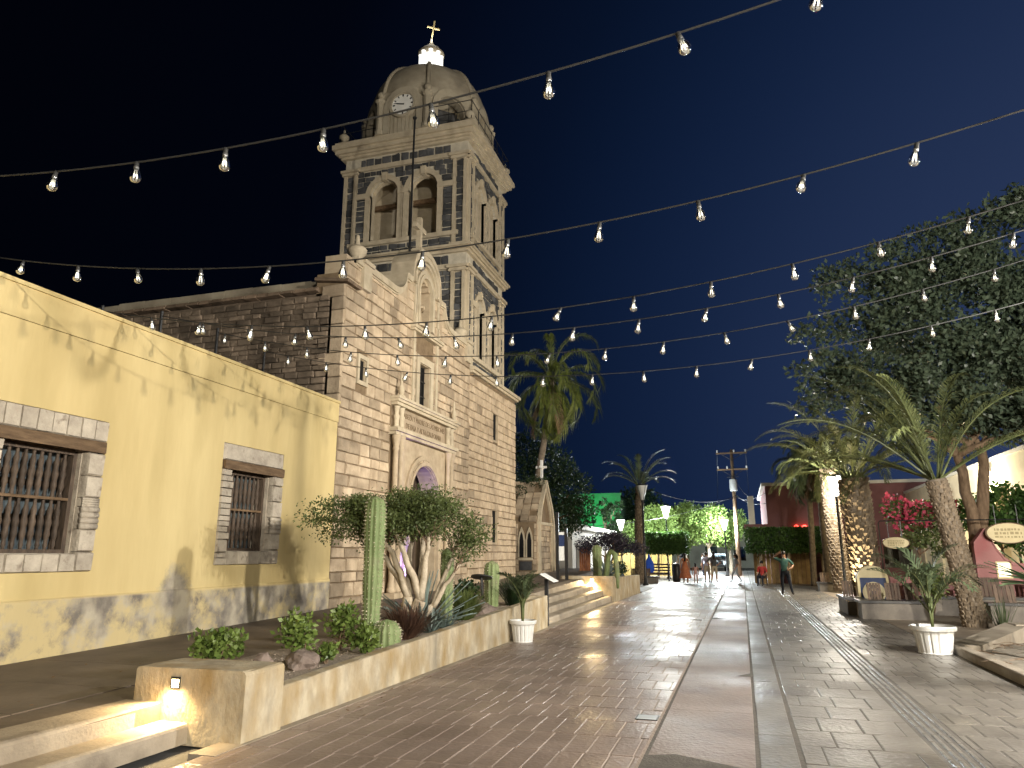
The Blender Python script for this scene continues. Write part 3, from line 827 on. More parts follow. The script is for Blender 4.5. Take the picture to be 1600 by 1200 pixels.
for sgn in (-1, 1):
    for q, off in enumerate((1.62, 1.92)):
        y = dc + sgn * off
        prf = [(.12, 0), (.12, .1), (.09, .14), (.1, .2), (.078, .26), (.076, 1.3), (.072, 2.4), (.07, 3.55), (.092, 3.6), (.078, 3.66), (.1, 3.8), (.12, 3.9), (.12, 3.96)]
        m_ = MB(); m_.lathe(prf, (X0 + .12, y, .68), 14); m_.build('column', 'cut_stone', po, True)
        m_ = MB(); m_.box(X0 - .02, X0 + .3, y - .16, y + .16, .4, .68); m_.build('column_base', 'cut_stone', po)
        m_ = MB(); m_.lathe([(.09, 0), (.075, .06), (.07, .2), (.09, .3), (.06, .36), (.075, .5), (.1, .56)], (X0 + .1, y, 4.84), 12); m_.build('baluster_column', 'trim', po, True)
m_ = MB(); m_.box(X0 - .03, X0 + .2, 16.7, 20.9, 4.64, 4.72); m_.box(X0 - .03, X0 + .27, 16.65, 20.95, 4.72, 4.82); m_.build('cornice', 'trim', po)
m_ = MB(); m_.box(X0 - .03, X0 + .04, 16.85, 20.75, 4.82, 5.42); m_.build('frieze', 'ashlar', po)
m_ = MB(); m_.box(X0 - .03, X0 + .2, 16.72, 20.88, 5.42, 5.5); m_.box(X0 - .03, X0 + .26, 16.66, 20.94, 5.5, 5.57); m_.box(X0 - .03, X0 + .3, 16.62, 20.98, 5.57, 5.64); m_.build('cornice', 'trim', po)
for y in (16.95, 20.7):
    m_ = MB(); m_.lathe([(.1, 0), (.12, .05), (.06, .1), (.09, .2), (.07, .3), (.03, .4), (.045, .5), (.02, .62), (0, .72)], (X0 + .18, y, 5.62), 10); m_.build('finial', 'trim', po, True)
def text(body, name, size, loc, rot, m, parent=None, ext=.004, align='CENTER', sx=1.0):
    cu = bpy.data.curves.new(name, 'FONT'); cu.body = body; cu.size = size; cu.extrude = ext; cu.align_x = align; cu.align_y = 'CENTER'; cu.resolution_u = 2
    tmp = bpy.data.objects.new(name, cu); COL.objects.link(tmp)
    bpy.context.view_layer.update()
    me = bpy.data.meshes.new_from_object(tmp.evaluated_get(bpy.context.evaluated_depsgraph_get()))
    bpy.data.objects.remove(tmp)
    me.materials.clear(); me.materials.append(MATS[m])
    M = Matrix.Translation(loc) @ Euler(rot).to_matrix().to_4x4() @ Matrix.Diagonal((sx, 1, 1, 1))
    me.transform(M)
    return link(name, me, parent)
RX = (radians(90), 0, radians(90))
text('CABEZA Y MADRE DE LAS MISIONES', 'inscription', .21, (X0 + .045, 18.8, 5.25), RX, 'mortar_warm', po, sx=.88)
text('DE BAJA Y ALTA CALIFORNIA', 'inscription', .21, (X0 + .045, 18.8, 5.0), RX, 'mortar_warm', po, sx=.88)
# door leaves, set back
for a, b in ((17.88, 18.79), (18.81, 19.72)):
    m_ = MB(); m_.box(-9.12, -9.04, a, b, .5, 4.0); d_ = m_.build('door', 'turned_wood', po)
    for i in range(4):
        m_ = MB(); m_.box(-9.045, -9.02, a + .12, b - .12, .7 + i * .8, 1.35 + i * .8); m_.build('panel', 'turned_wood', d_)
# violet lamp at the foot of the doorway
t = thing('floor_spotlight', 'small violet spotlight at the foot of the church doorway', 'light', (X0 + .15, 17.6, .62))
m_ = MB(); m_.lathe([(.03, -.1), (.03, 0), (.07, .02), (.075, .1), (.06, .12)], (X0 + .25, 17.55, .64), 10); m_.build('housing', 'black_metal', t, True)
m_ = MB(); m_.lathe([(.058, .121), (0, .125)], (X0 + .25, 17.55, .64), 10); m_.build('lens', 'purple_lamp', t)
l = bpy.data.lights.new('floor_spotlight_lamp', 'SPOT'); l.energy = 70 * LAMP; l.color = (.22, .15, 1.0); l.spot_size = radians(75); l.spot_blend = .5; l.shadow_soft_size = .05
o = bpy.data.objects.new('floor_spotlight_lamp', l); COL.objects.link(o); o.parent = t; o.location = (.12, -.05, .22); o.rotation_euler = (radians(168), radians(-13), 0)
# ---- flanks of the nave: rubble wall that shows above the yellow roof
m_ = MB(); m_.box(-30, -8.56, 14.2, 14.6, .2, 7.66); nv = m_.build('nave_wall', 'rubble_bed', ch)
vs2 = [bevbox('rubble_stone', 'rubble', 140 + i, b=.06, jit=.05) for i in range(7)]
bl = courses(8.9, 21.5, 4.5, 7.6, .14, .33, random.Random(4), gap=.018)
lay(bl, 'rubble_stone', vs2, lambda u, v: ((-u, 14.205, v), -pi / 2), .1, nv, 'rubble', 260, rank=lambda b: b[0] - (b[3] - b[2]) * 8, rnd=random.Random(6), proud=.03)
zq = 4.9
while zq < 7.6:
    hq = random.uniform(.27, .4); wq = random.choice((.34, .62)); o = bpy.data.objects.new('quoin', random.choice(vs)); COL.objects.link(o); o.parent = ch
    o.location = Vector((-8.5 - wq / 2, 14.2, zq + hq / 2)) - Vector(ch['base']); o.rotation_euler = (0, 0, -pi / 2); o.scale = (.1, wq - .01, hq - .015); zq += hq
for i in range(40):    # eaves tiles, then the parapet stones behind
    x = -9.2 - i * .34
    m_ = MB(); m_.box(x - .31, x, 14.04 + random.uniform(-.02, .02), 14.5, 7.68 + random.uniform(0, .02), 7.74); m_.box(x - .3, x - .01, 14.1, 14.6, 7.745, 7.8); m_.build('eaves_tile', 'roof_tile', ch)
for i in range(16):
    x = -8.9 - i * .85; m_ = MB(); m_.box(x - .84, x, 14.62, 14.9, 7.7, 8.2 + random.uniform(-.03, .03)); m_.build('parapet_stone', 'dome_plaster', ch)
m_ = MB(); m_.box(-30, -9.1, 14.5, 22.4, 7.5, 7.7); m_.build('roof', 'dome_plaster', ch)
m_ = MB(); m_.box(-30, -9.2, 22.2, 22.6, .2, 7.6); m_.box(-30, -29.6, 14.2, 22.6, .2, 7.6); m_.build('rear_wall', 'rubble_bed', ch)
# stub eave over the front corner
for i in range(9):
    y = 14.05 + i * .075; m_ = MB(); m_.tube([(-9.25, y, 7.98), (-8.35, y, 7.86)], .045, 6); m_.build('eaves_tile', 'roof_tile', ch)
m_ = MB(); m_.box(-9.3, -8.4, 22.6, 27.98, 7.72, 7.8); m_.box(-9.3, -8.32, 22.55, 28.06, 7.8, 7.92); m_.build('tower_base_cornice', 'trim', ch)
m_ = MB(); m_.box(-14.2, -9.3, 27.4, 27.9, .2, 7.72); m_.box(-14.2, -13.8, 22.6, 27.4, .2, 7.72); m_.box(-13.8, -9.3, 22.6, 27.4, 7.5, 7.9); m_.build('tower_base_wall', 'rubble_bed', ch)

# ================================================================== BELL TOWER
bt = thing('bell_tower', 'square dark-stone bell tower with pale arches, clock and ribbed dome', 'tower', (-11.17, 24.45, 7.9))
TX0, TX1, TY0, TY1 = -13.7, -8.65, 22.4, 26.5
TC = ((TX0 + TX1) / 2, (TY0 + TY1) / 2)
def cornice(levels, nm='cornice', m='trim'):
    m_ = MB()
    for o_, z0, z1 in levels: m_.box(TX0 - o_, TX1 + o_, TY0 - o_, TY1 + o_, z0, z1)
    return m_.build(nm, m, bt)
bvs = [bevbox('basalt_stone', 'basalt', 200 + i, b=.04, jit=.1) for i in range(8)]
def stage(z0, z1, sill, spring, w, sep, face_holes):
    """four walls with paired arched openings; returns stones for the two faces seen"""
    th = .32
    zt = spring + w
    faces = {'front': (TC[0], TX0, TX1, lambda u, v, t: (u, TY0 + t, v)), 'street': (TC[1], TY0, TY1, lambda u, v, t: (TX1 - t, u, v)),
             'back': (TC[0], TX0, TX1, lambda u, v, t: (u, TY1 - t, v)), 'west': (TC[1], TY0, TY1, lambda u, v, t: (TX0 + t, u, v))}
    walls = {}
    for nm, (c, a, b, fn) in faces.items():
        sp = sep if nm in ('front', 'back') else sep * .88
        ww = w if nm in ('front', 'back') else w * .82
        mb = MB()
        a_, b_ = (a, b) if nm in ('front', 'back') else (a + th, b - th)
        blind = face_holes == 'blind front' and nm == 'front'
        holes = [] if blind else [(c + s_ * sp - ww, c + s_ * sp + ww, sill, spring + ww) for s_ in (-1, 1)]
        wall_with_holes(mb, fn, a_, b_, z0, z1, holes, 0, th)
        for s_ in (() if blind else (-1, 1)):      # fill the spandrels over each arch
            cc = c + s_ * sp; n = 10
            for i in range(n):
                p0 = (cc + ww * cos(pi * i / n), spring + ww * sin(pi * i / n)); p1 = (cc + ww * cos(pi * (i + 1) / n), spring + ww * sin(pi * (i + 1) / n))
                mb.prism([p1, p0, (p0[0], spring + ww), (p1[0], spring + ww)], fn, 0, th)
        walls[nm] = (mb.build('wall', 'mortar_pale', bt), c, sp, ww, fn)
        if nm == 'back' or nm == 'west': continue
        for s_ in (() if blind else (-1, 1)):      # pale arch surround, imposts, keystone, sill
            cc = c + s_ * sp; e = .2 if nm == 'front' else .17
            o_ = [(cc + ww + e, sill)] + arch_pts(cc, ww + e, spring, 16) + [(cc - ww - e, sill)]; i_ = [(cc + ww, sill)] + arch_pts(cc, ww, spring, 16) + [(cc - ww, sill)]
            m_ = MB(); m_.band(o_, i_, fn, -.09, .12); m_.build('arch_surround', 'trim', bt)
            o2 = [(cc + ww + .05, sill)] + arch_pts(cc, ww + .02, spring, 16) + [(cc - ww - .05, sill)]; i2 = [(cc + ww - .035, sill)] + arch_pts(cc, ww - .035, spring, 16) + [(cc - ww + .035, sill)]
            m_ = MB(); m_.band(o2, i2, fn, .1, .28); m_.build('inner_arch', 'trim', bt)
            m_ = MB(); m_.prism([(cc - .08, spring + ww - .04), (cc + .08, spring + ww - .04), (cc + .11, spring + ww + e + .08), (cc - .11, spring + ww + e + .08)], fn, -.14, .1); m_.build('keystone', 'trim', bt)
        m_ = MB()
        if not blind: m_.prism([(a + .45, spring - .1), (c - sp - ww, spring - .1), (c - sp - ww, spring + .1), (a + .45, spring + .1)], fn, -.12, .1)
        if not blind: m_.prism([(c + sp + ww, spring - .1), (b - .45, spring - .1), (b - .45, spring + .1), (c + sp + ww, spring + .1)], fn, -.12, .1)
        if not blind: m_.prism([(c - sp + ww, spring - .1), (c + sp - ww, spring - .1), (c + sp - ww, spring + .1), (c - sp + ww, spring + .1)], fn, -.12, .1)
        if not blind: m_.build('impost', 'trim', bt)
        m_ = MB(); m_.prism([(a + .3, sill - .16), (b - .3, sill - .16), (b - .3, sill), (a + .3, sill)], fn, -.13, .4); m_.build('sill', 'trim', bt)
        for pa, pb in ((a, a + .12), (a + .42, a + .54), (b - .54, b - .42), (b - .12, b)):   # pale corner fillets framing dark panels
            m_ = MB(); m_.prism([(pa, z0), (pb, z0), (pb, z1 - .55), (pa, z1 - .55)], fn, -.1, .05); m_.build('pilaster', 'trim', bt)
        for pa, pb in ((a - .06, a + .62), (b - .62, b + .06)):                              # capitals and plinths
            m_ = MB(); m_.prism([(pa, z1 - .72), (pb, z1 - .72), (pb, z1 - .64), (pa, z1 - .64)], fn, -.15, .05); m_.prism([(pa - .05, z1 - .6), (pb + .05, z1 - .6), (pb + .05, z1 - .5), (pa - .05, z1 - .5)], fn, -.2, .05); m_.prism([(pa + .03, z1 - .64), (pb - .03, z1 - .64), (pb - .03, z1 - .6), (pa + .03, z1 - .6)], fn, -.13, .05)
            m_.prism([(pa, z0), (pb, z0), (pb, z0 + .12), (pa, z0 + .12)], fn, -.15, .05)
            m_.build('capital', 'trim', bt)
        m_ = MB(); m_.prism([(a + .6, z1 - .6), (b - .6, z1 - .6), (b - .6, z1 - .42), (a + .6, z1 - .42)], fn, -.1, .05); m_.build('architrave', 'trim', bt)
    return walls
def tower_stones(walls, z0, z1, sill, spring, seed, lim, blind=False):
    for nm in ('front', 'street'):
        wl, c, sp, ww, fn = walls[nm]
        a, b = (TX0, TX1) if nm == 'front' else (TY0, TY1)
        rnd = random.Random(seed + len(nm))
        ext = .2 if nm == 'front' else .17
        hs = []
        for s_ in (() if blind and nm == 'front' else (-1, 1)):
            cc = c + s_ * sp; hs.append((cc - ww - ext, cc + ww + ext, sill, spring))
            for i in range(9):     # stepped outline of the arch
                h0 = spring + (ww + ext) * i / 9; h1 = spring + (ww + ext) * (i + 1) / 9
                half = (ww + ext) * sqrt(max(0, 1 - ((i + .5) / 9) ** 2)); hs.append((cc - half, cc + half, h0, h1))
        bl = courses(a + .56, b - .56, sill + .02, z1 - .62, .21, .3, rnd, hs, gap=.024)
        bl += courses(a + .14, a + .41, z0 + .14, z1 - .74, .24, .28, rnd, gap=.026) + courses(b - .41, b - .14, z0 + .14, z1 - .74, .24, .28, rnd, gap=.026)
        bl += courses(a + .65, b - .65, z1 - .4, z1 - .06, .33, .33, rnd, gap=.035)
        bl += courses(a + .6, b - .6, z0 + .05, sill - .18, .22, .4, rnd, gap=.03)
        bl = [(a + rnd.random() * .03 * (b - a), b - rnd.random() ** 3 * .16 * (b - a), c + rnd.random() * .03 * (d - c), d - rnd.random() ** 3 * .2 * (d - c)) for a, b, c, d in bl]
        if nm == 'front': lay(bl, 'basalt_stone', bvs, lambda u, v: ((u, TY0 - .005, v), -pi / 2), .1, wl, 'basalt', lim, rank=lambda q: -(q[1] - q[0]) * (q[3] - q[2]), rnd=rnd)
        else: lay(bl, 'basalt_stone', bvs, lambda u, v: ((TX1 + .005, u, v), 0), .1, wl, 'basalt', lim, rank=lambda q: -(q[1] - q[0]) * (q[3] - q[2]), rnd=rnd)
w1 = stage(7.9, 12.1, 8.45, 10.35, .5, .8, 'blind front'); tower_stones(w1, 7.9, 12.1, 8.45, 10.35, 21, 120, True)
w2 = stage(12.35, 16.52, 12.95, 14.85, .58, .8, None); tower_stones(w2, 12.35, 16.52, 12.95, 14.85, 31, 150)
cornice([(.12, 12.1, 12.2), (.2, 12.2, 12.28), (.27, 12.28, 12.36)], 'string_course')
cornice([(.14, 16.52, 16.62), (.22, 16.62, 16.7), (.32, 16.7, 16.86), (.42, 16.86, 17.04), (.34, 17.04, 17.16)])
m_ = MB(); m_.box(TX0 + .5, TX1 - .5, TY0 + .5, TY1 - .5, 12.2, 12.5); m_.box(TX0 + .5, TX1 - .5, TY0 + .5, TY1 - .5, 8.0, 8.3); m_.build('floor', 'dome_plaster', bt)
m_ = MB(); m_.band([(TC[0] - 1.9 + 3.8 * i / 24, 14.6 + 1.6 * sin(pi * i / 24) ** .5) for i in range(25)], [(TC[0] - 1.9 + 3.8 * i / 24, 16.4) for i in range(25)], FY, TY0 + .6, TY0 + 2.6); m_.build('vault', 'trim', bt)
m_ = MB(); m_.add([(TX0 + .4, TY0 + .9, 12.5), (TC[0] - 1.1, TY0 + 1.5, 12.5), (TC[0] - .5, TY0 + 1.1, 12.5), (TX1 - .4, TY0 + 3.2, 12.5), (TX0 + .4, TY0 + .9, 16.4), (TC[0] - 1.1, TY0 + 1.5, 16.4), (TC[0] - .5, TY0 + 1.1, 16.4), (TX1 - .4, TY0 + 3.2, 16.4)], [(0, 1, 5, 4), (1, 2, 6, 5), (2, 3, 7, 6)]); m_.build('inner_plaster', 'trim', bt)
for x, y, z in ((TX1 - .7, TC[1] + .7, 10.3),):      # bells on beams
    m_ = MB(); m_.lathe([(.36, -1.0), (.33, -.9), (.25, -.6), (.2, -.25), (.14, -.1), (.05, 0), (0, .02)], (x, y, z), 18); m_.build('bell', 'gold_metal' if 0 else 'basalt', bt, True)
m_ = MB(); m_.box(TX0 + .5, TX1 - .5, TY0 + .82, TY0 + .98, 14.72, 14.88); m_.build('bell_beam', 'old_wood', bt)
m_ = MB(); m_.box(TX1 - .88, TX1 - .72, TY0 + .5, TY1 - .5, 10.12, 10.28); m_.build('bell_beam', 'old_wood', bt)
# ---- octagonal drum with an arch on every side
RO = 2.52
def oct_pt(k, r=RO): t = radians(-90 + 22.5 + 45 * k); return TC[0] + r * cos(t), TC[1] + r * sin(t)
DZ0, DZ1 = 17.16, 19.0
ap = RO * cos(radians(22.5)); hw = RO * sin(radians(22.5))
for k_ in range(8):
    th = radians(-90 + 45 * k_)
    nx, ny = cos(th), sin(th); tx, ty = -ny, nx
    fn = lambda u, v, t, nx=nx, ny=ny, tx=tx, ty=ty: (TC[0] + nx * (ap - t) + tx * u, TC[1] + ny * (ap - t) + ty * u, v)
    m_ = MB(); w = .55; zs = 18.15
    n = 12
    clock = (k_ == 0)
    if not clock:
        m_.prism([(-hw, DZ0), (-w, DZ0), (-w, DZ1), (-hw, DZ1)], fn, 0, .3); m_.prism([(w, DZ0), (hw, DZ0), (hw, DZ1), (w, DZ1)], fn, 0, .3)
        for i in range(n):
            p0 = (w * cos(pi * i / n), zs + w * sin(pi * i / n)); p1 = (w * cos(pi * (i + 1) / n), zs + w * sin(pi * (i + 1) / n))
            m_.prism([p1, p0, (p0[0], DZ1), (p1[0], DZ1)], fn, 0, .3)
        m_.build('drum_wall', 'dome_plaster', bt)
        m_ = MB(); m_.prism([(-w, DZ0), (w, DZ0), (w, DZ1), (-w, DZ1)], fn, .9, .95); m_.build('inner_wall', 'basalt', bt)
    else:
        m_.prism([(-hw, DZ0), (hw, DZ0), (hw, DZ1), (-hw, DZ1)], fn, 0, .3); m_.build('drum_wall', 'dome_plaster', bt)
        m_ = MB()
        for i in range(7): u = -.48 + .16 * i; m_.prism([(u - .055, DZ0), (u + .055, DZ0), (u + .055, 17.95), (u - .055, 17.95)], fn, -.04, .0)
        m_.build('drum_flutes', 'dome_plaster', bt)
    # gablet arch: projecting hood
    o_ = [(w + .25, DZ0)] + arch_pts(0, w + .25, zs, 16, 1.12) + [(-w - .25, DZ0)]; i_ = [(w + .02, DZ0)] + arch_pts(0, w + .02, zs, 16) + [(-w - .02, DZ0)]
    m_ = MB(); m_.band(o_, i_, fn, -.12, .4); m_.build('drum_arch', 'dome_plaster', bt)
    if clock:
        cc = 18.3
        fc = lambda r, n=28: [(r * cos(2 * pi * i / n), cc + r * sin(2 * pi * i / n)) for i in range(n)]
        m_ = MB(); m_.prism(fc(.47), fn, -.1, .02); ck = m_.build('clock_face', 'white_paint', bt)
        m_ = MB(); m_.band(fc(.56), fc(.46), fn, -.16, .02, True); m_.build('clock_rim', 'dome_plaster', ck)
        m_ = MB()
        for i in range(12):
            t = pi / 2 - 2 * pi * i / 12; c0, s0 = cos(t), sin(t); q = .035 if i % 3 else .045
            m_.prism([(c0 * .33 - s0 * q * .6, cc + s0 * .33 + c0 * q * .6), (c0 * .33 + s0 * q * .6, cc + s0 * .33 - c0 * q * .6), (c0 * .42 + s0 * q * .6, cc + s0 * .42 - c0 * q * .6), (c0 * .42 - s0 * q * .6, cc + s0 * .42 + c0 * q * .6)], fn, -.112, -.1)
        m_.build('hour_marks', 'black_paint', ck)
        for ang, ln, wd, dep in ((radians(90 - 280), .26, .03, -.125), (radians(90 - 283), .38, .02, -.135)):   # about 9:47
            c0, s0 = cos(ang), sin(ang)
            m_ = MB(); m_.prism([(-c0 * .06 - s0 * wd, cc - s0 * .06 + c0 * wd), (-c0 * .06 + s0 * wd, cc - s0 * .06 - c0 * wd), (c0 * ln + s0 * wd * .4, cc + s0 * ln - c0 * wd * .4), (c0 * ln - s0 * wd * .4, cc + s0 * ln + c0 * wd * .4)], fn, dep, dep + .01); m_.build('clock_hand', 'black_paint', ck)
    # corner pilaster with ball
    px, py = oct_pt(k_, RO + .02)
    m_ = MB(); m_.lathe([(.2, DZ0), (.2, DZ0 + .15), (.15, DZ0 + .2), (.15, 18.5), (.2, 18.55), (.22, 18.65), (.15, 18.7)], (px, py, 0), 8); m_.build('corner_pilaster', 'dome_plaster', bt)
    m_ = MB(); m_.lathe([(.06, 18.7), (.07, 18.75), (.14, 18.83), (.15, 18.92), (.1, 19.01), (.03, 19.05), (0, 19.06)], (px, py, 0), 10); m_.build('ball_finial', 'dome_plaster', bt, True)
# dome: eight-sided, with ribs
dp = []
for i in range(15):
    t = (pi / 2) * i / 14; dp.append((2.4 * cos(t) ** .75 if i < 14 else .0, 18.75 + 2.3 * sin(t)))
m_ = MB(); m_.lathe([(r, z) for r, z in dp], (TC[0], TC[1], 0), 40, Matrix.Rotation(radians(22.5), 4, 'Z')); m_.build('dome', 'dome_plaster', bt, True)
for k_ in range(8):
    t = radians(-90 + 22.5 + 45 * k_)
    m_ = MB(); m_.tube([(TC[0] + (r + .02) * cos(t), TC[1] + (r + .02) * sin(t), z) for r, z in dp[1:-1]], .085, 6); m_.build('dome_rib', 'dome_plaster', bt, True)
# lantern, lit white
lx, ly = TC; lz = 20.95
m_ = MB(); m_.lathe([(.62, 0), (.62, .1), (.52, .14), (.5, .2)], (lx, ly, lz), 16); m_.build('lantern_base', 'dome_plaster', bt)
for k_ in range(8):
    t = 2 * pi * (k_ + .5) / 8
    m_ = MB(); m_.lathe([(.085, 0), (.085, 1.0), (.1, 1.05)], (lx + .43 * cos(t), ly + .43 * sin(t), lz + .2), 8); m_.build('lantern_column', 'lantern_lit', bt, True)
m_ = MB(); m_.lathe([(.34, 0), (.34, 1.0)], (lx, ly, lz + .25), 12); m_.build('lantern_core', 'lantern_core', bt)
m_ = MB(); m_.lathe([(.55, 0), (.57, .06), (.48, .1), (.4, .26), (.22, .4), (.1, .46), (.12, .55), (.05, .62), (.03, .9), (0, .92)], (lx, ly, lz + 1.24), 16); m_.build('lantern_cap', 'dome_plaster', bt, True)
m_ = MB(); m_.box(-.02, .02, -.03, .03, 0, .95); m_.box(-.02, .02, .03, .27, .56, .62); m_.box(-.02, .02, -.27, -.03, .56, .62)
me = m_.mesh('dome_cross', 'gold_metal'); me.transform(Matrix.Translation((lx, ly, lz + 2.05)) @ Matrix.Rotation(radians(-60), 4, 'Z') @ Matrix.Rotation(radians(-7), 4, 'X')); link('dome_cross', me, bt)
l = bpy.data.lights.new('lantern_lamp', 'POINT'); l.energy = 14 * LAMP; l.color = (1, .97, .9); l.shadow_soft_size = .3
o = bpy.data.objects.new('lantern_lamp', l); COL.objects.link(o); o.parent = bt; o.location = (lx + 11.17, ly - 24.45, lz + 2.1 - 7.9)
# corner urns and the thin railing on the cornice
for x, y in ((TX0 - .1, TY0 - .1), (TX1 + .1, TY0 - .1), (TX1 + .1, TY1 + .1), (TX0 - .1, TY1 + .1)):
    m_ = MB(); m_.box(x - .16, x + .16, y - .16, y + .16, 17.16, 17.26); m_.lathe([(.1, 0), (.06, .06), (.19, .18), (.2, .28), (.13, .36), (.06, .4), (.045, .55), (0, .62)], (x, y, 17.26), 12); m_.build('urn', 'dome_plaster', bt, True)
m_ = MB()
cs = [(TX0 - .2, TY0 - .2), (TX1 + .2, TY0 - .2), (TX1 + .2, TY1 + .2), (TX0 - .2, TY1 + .2)]
for i in range(4):
    a, b = Vector((*cs[i], 0)), Vector((*cs[(i + 1) % 4], 0))
    for z in (17.62, 18.05): m_.tube([a + Vector((0, 0, z)), b + Vector((0, 0, z))], .016, 5)
    for q in range(7): p_ = a.lerp(b, q / 6); m_.tube([p_ + Vector((0, 0, 17.1)), p_ + Vector((0, 0, 18.05))], .014, 5)
m_.build('railing', 'black_metal', bt)
# ================================================================== STREET LAMPS
def street_lamp(x, y, h, label, lit=True, energy=900, color=(1, .93, .8), rz=0, scale=1.0, light=True, soft=.3):
    t = thing('street_lamp', label, 'street lamp', (x, y, 0), 'street lamps')
    m_ = MB(); m_.lathe([(.16, 0), (.16, .08), (.1, .14), (.075, .5), (.06, .55), (.055, h - .95), (.07, h - .93), (.07, h - .85), (.04, h - .8)], (x, y, 0), 12); m_.build('post', 'black_metal', t, True)
    k = scale
    m_ = MB(); m_.lathe([(.06 * k, h - .82), (.1 * k, h - .78), (.3 * k, h - .06), (.31 * k, h - .02), (.0, h)], (x, y, 0), 16); m_.build('globe', 'lamp_glass' if lit else 'lamp_glass_off', t, True)
    m_ = MB(); m_.lathe([(.33 * k, h - .03), (.34 * k, h + .02), (.2 * k, h + .06), (.05, h + .09), (0, h + .1)], (x, y, 0), 16); m_.build('cap', 'black_metal', t, True)
    m_ = MB()
    for q in range(4):
        a = pi / 4 + q * pi / 2; m_.tube([(x + .1 * k * cos(a), y + .1 * k * sin(a), h - .8), (x + .32 * k * cos(a), y + .32 * k * sin(a), h - .02)], .012, 5)
    m_.build('cage', 'black_metal', t)
    if lit and light:
        l = bpy.data.lights.new('street_lamp_light', 'POINT'); l.energy = energy * LAMP; l.color = color; l.shadow_soft_size = soft * k
        o = bpy.data.objects.new('street_lamp_light', l); COL.objects.link(o); o.parent = t; o.location = (0, 0, h - .4)
        t.children[1].visible_shadow = True
    return t
# ================================================================== LAMPS IN THE STREET
street_lamp(3.95, 33.4, 4.85, 'lit street lamp beside the thick palm trunks', energy=520)
street_lamp(13.0, -1.0, 5.6, 'tall lit street lamp at the near end of the plaza', energy=5400, color=(1, .92, .77), soft=.11)
street_lamp(7.5, -9.0, 5.2, 'added unseen street lamp filling the shadows on the yellow building', energy=3600, color=(1, .93, .8), soft=.2)  # extra lamp out of view, added as fill to soften the wall's shadows
fl = thing('church_floodlight', 'floodlight on a tall black pole aimed across the street at the church', 'floodlight', (7.6, 11.0, 0))
m_ = MB(); m_.lathe([(.14, 0), (.14, .05), (.07, .1), (.055, 5.6), (.04, 5.7)], (7.6, 11.0, 0), 10); m_.build('pole', 'black_metal', fl, True)
m_ = MB(); m_.box(-.14, .14, -.2, .2, -.15, .15, Matrix.Translation((7.55, 11.05, 5.85)) @ Matrix.Rotation(radians(-35), 4, 'Z')); m_.build('housing', 'black_metal', fl)
m_ = MB(); m_.box(-.15, -.142, -.17, .17, -.12, .12, Matrix.Translation((7.55, 11.05, 5.85)) @ Matrix.Rotation(radians(-35), 4, 'Z')); m_.build('lens', 'lamp_glass', fl)
l = bpy.data.lights.new('church_floodlight_light', 'SPOT'); l.energy = 2900 * LAMP; l.color = (1, .92, .78); l.spot_size = radians(60); l.spot_blend = .8; l.shadow_soft_size = .12
o = bpy.data.objects.new('church_floodlight_light', l); COL.objects.link(o); o.parent = fl; o.location = (-.2, .15, 5.86)
o.rotation_euler = (Vector((-8.5, 22.0, 3.2)) - Vector((7.4, 11.15, 5.86))).to_track_quat('-Z', 'Y').to_euler()
street_lamp(7.0, 8.5, 5.2, 'lit street lamp behind the bare planter bed of the plaza', energy=2100, color=(1, .96, .9), soft=.15)
street_lamp(-4.9, 52, 4.9, 'lit street lamp between the clipped hedge and bright green trees', energy=1400, color=(.95, 1, .95))
street_lamp(-1.2, 60, 4.3, 'lit street lamp just beside the utility pole', energy=1500, color=(.85, .95, 1))
street_lamp(-9.0, 58, 4.3, 'bluish lit street lamp over the dark purple tree', energy=700, color=(.8, .92, 1))
street_lamp(-3.3, 76, 4.0, 'distant lit street lamp low between hedge and green trees', energy=1000, color=(.75, .92, 1))
street_lamp(-5.05, 40.5, 5.35, 'unlit black street lamp with white inverted cone beside a palm', lit=False)

# ================================================================== FESTOON LIGHTS
def bulb_mesh():
    m_ = MB()
    m_.mi(0).lathe([(.012, .0), (.017, -.005), (.019, -.05), (.016, -.055)], (0, 0, .012), 10)
    so = m_.mesh('socket', 'cable_black', True)
    b = MB()
    b.mi(0).lathe([(.015, -.042), (.0155, -.055), (.021, -.075), (.03, -.1), (.0345, -.125), (.032, -.145), (.022, -.16), (.008, -.167), (0, -.168)], (0, 0, 0), 14)
    b.mi(1)
    for k in range(4):
        a = pi / 4 + k * pi / 2; b.tube([(.008 * cos(a), .008 * sin(a), -.07), (.013 * cos(a), .013 * sin(a), -.125)], .003, 5)
    b.mi(2).lathe([(.0155, -.035), (.016, -.058), (.012, -.062)], (0, 0, 0), 10)
    b.v = [(x * 1.28, y * 1.28, z * 1.08) for x, y, z in b.v]
    return so, b.mesh('bulb', ['bulb_glass', 'filament', 'bulb_cap'], True)
SO, BU = bulb_mesh()
STR = [(4.2, -3.3, 4.70, .0215, -8.9, 4.9, -.17, 'first festoon strand, hung nearest the big barred window'),
       (6.0, -2.75, 4.47, .0205, -8.9, 5.2, 1.58, 'festoon strand hung between the first barred window ends'),
       (8.0, -2.9, 4.45, .0195, -8.9, 5.6, 2.48, 'festoon strand fixed to the roof between both barred windows'),
       (9.15, -2.4, 4.58, .0205, -8.9, 5.9, 3.26, 'strand fixed to the roof just before the far barred window'),
       (10.5, -2.2, 4.64, .0205, -8.9, 6.2, 3.45, 'festoon strand fixed to the roof above the far barred window'),
       (11.9, -1.6, 4.6, .0185, -8.9, 6.4, 3.84, 'festoon strand hung closest to the church front')]
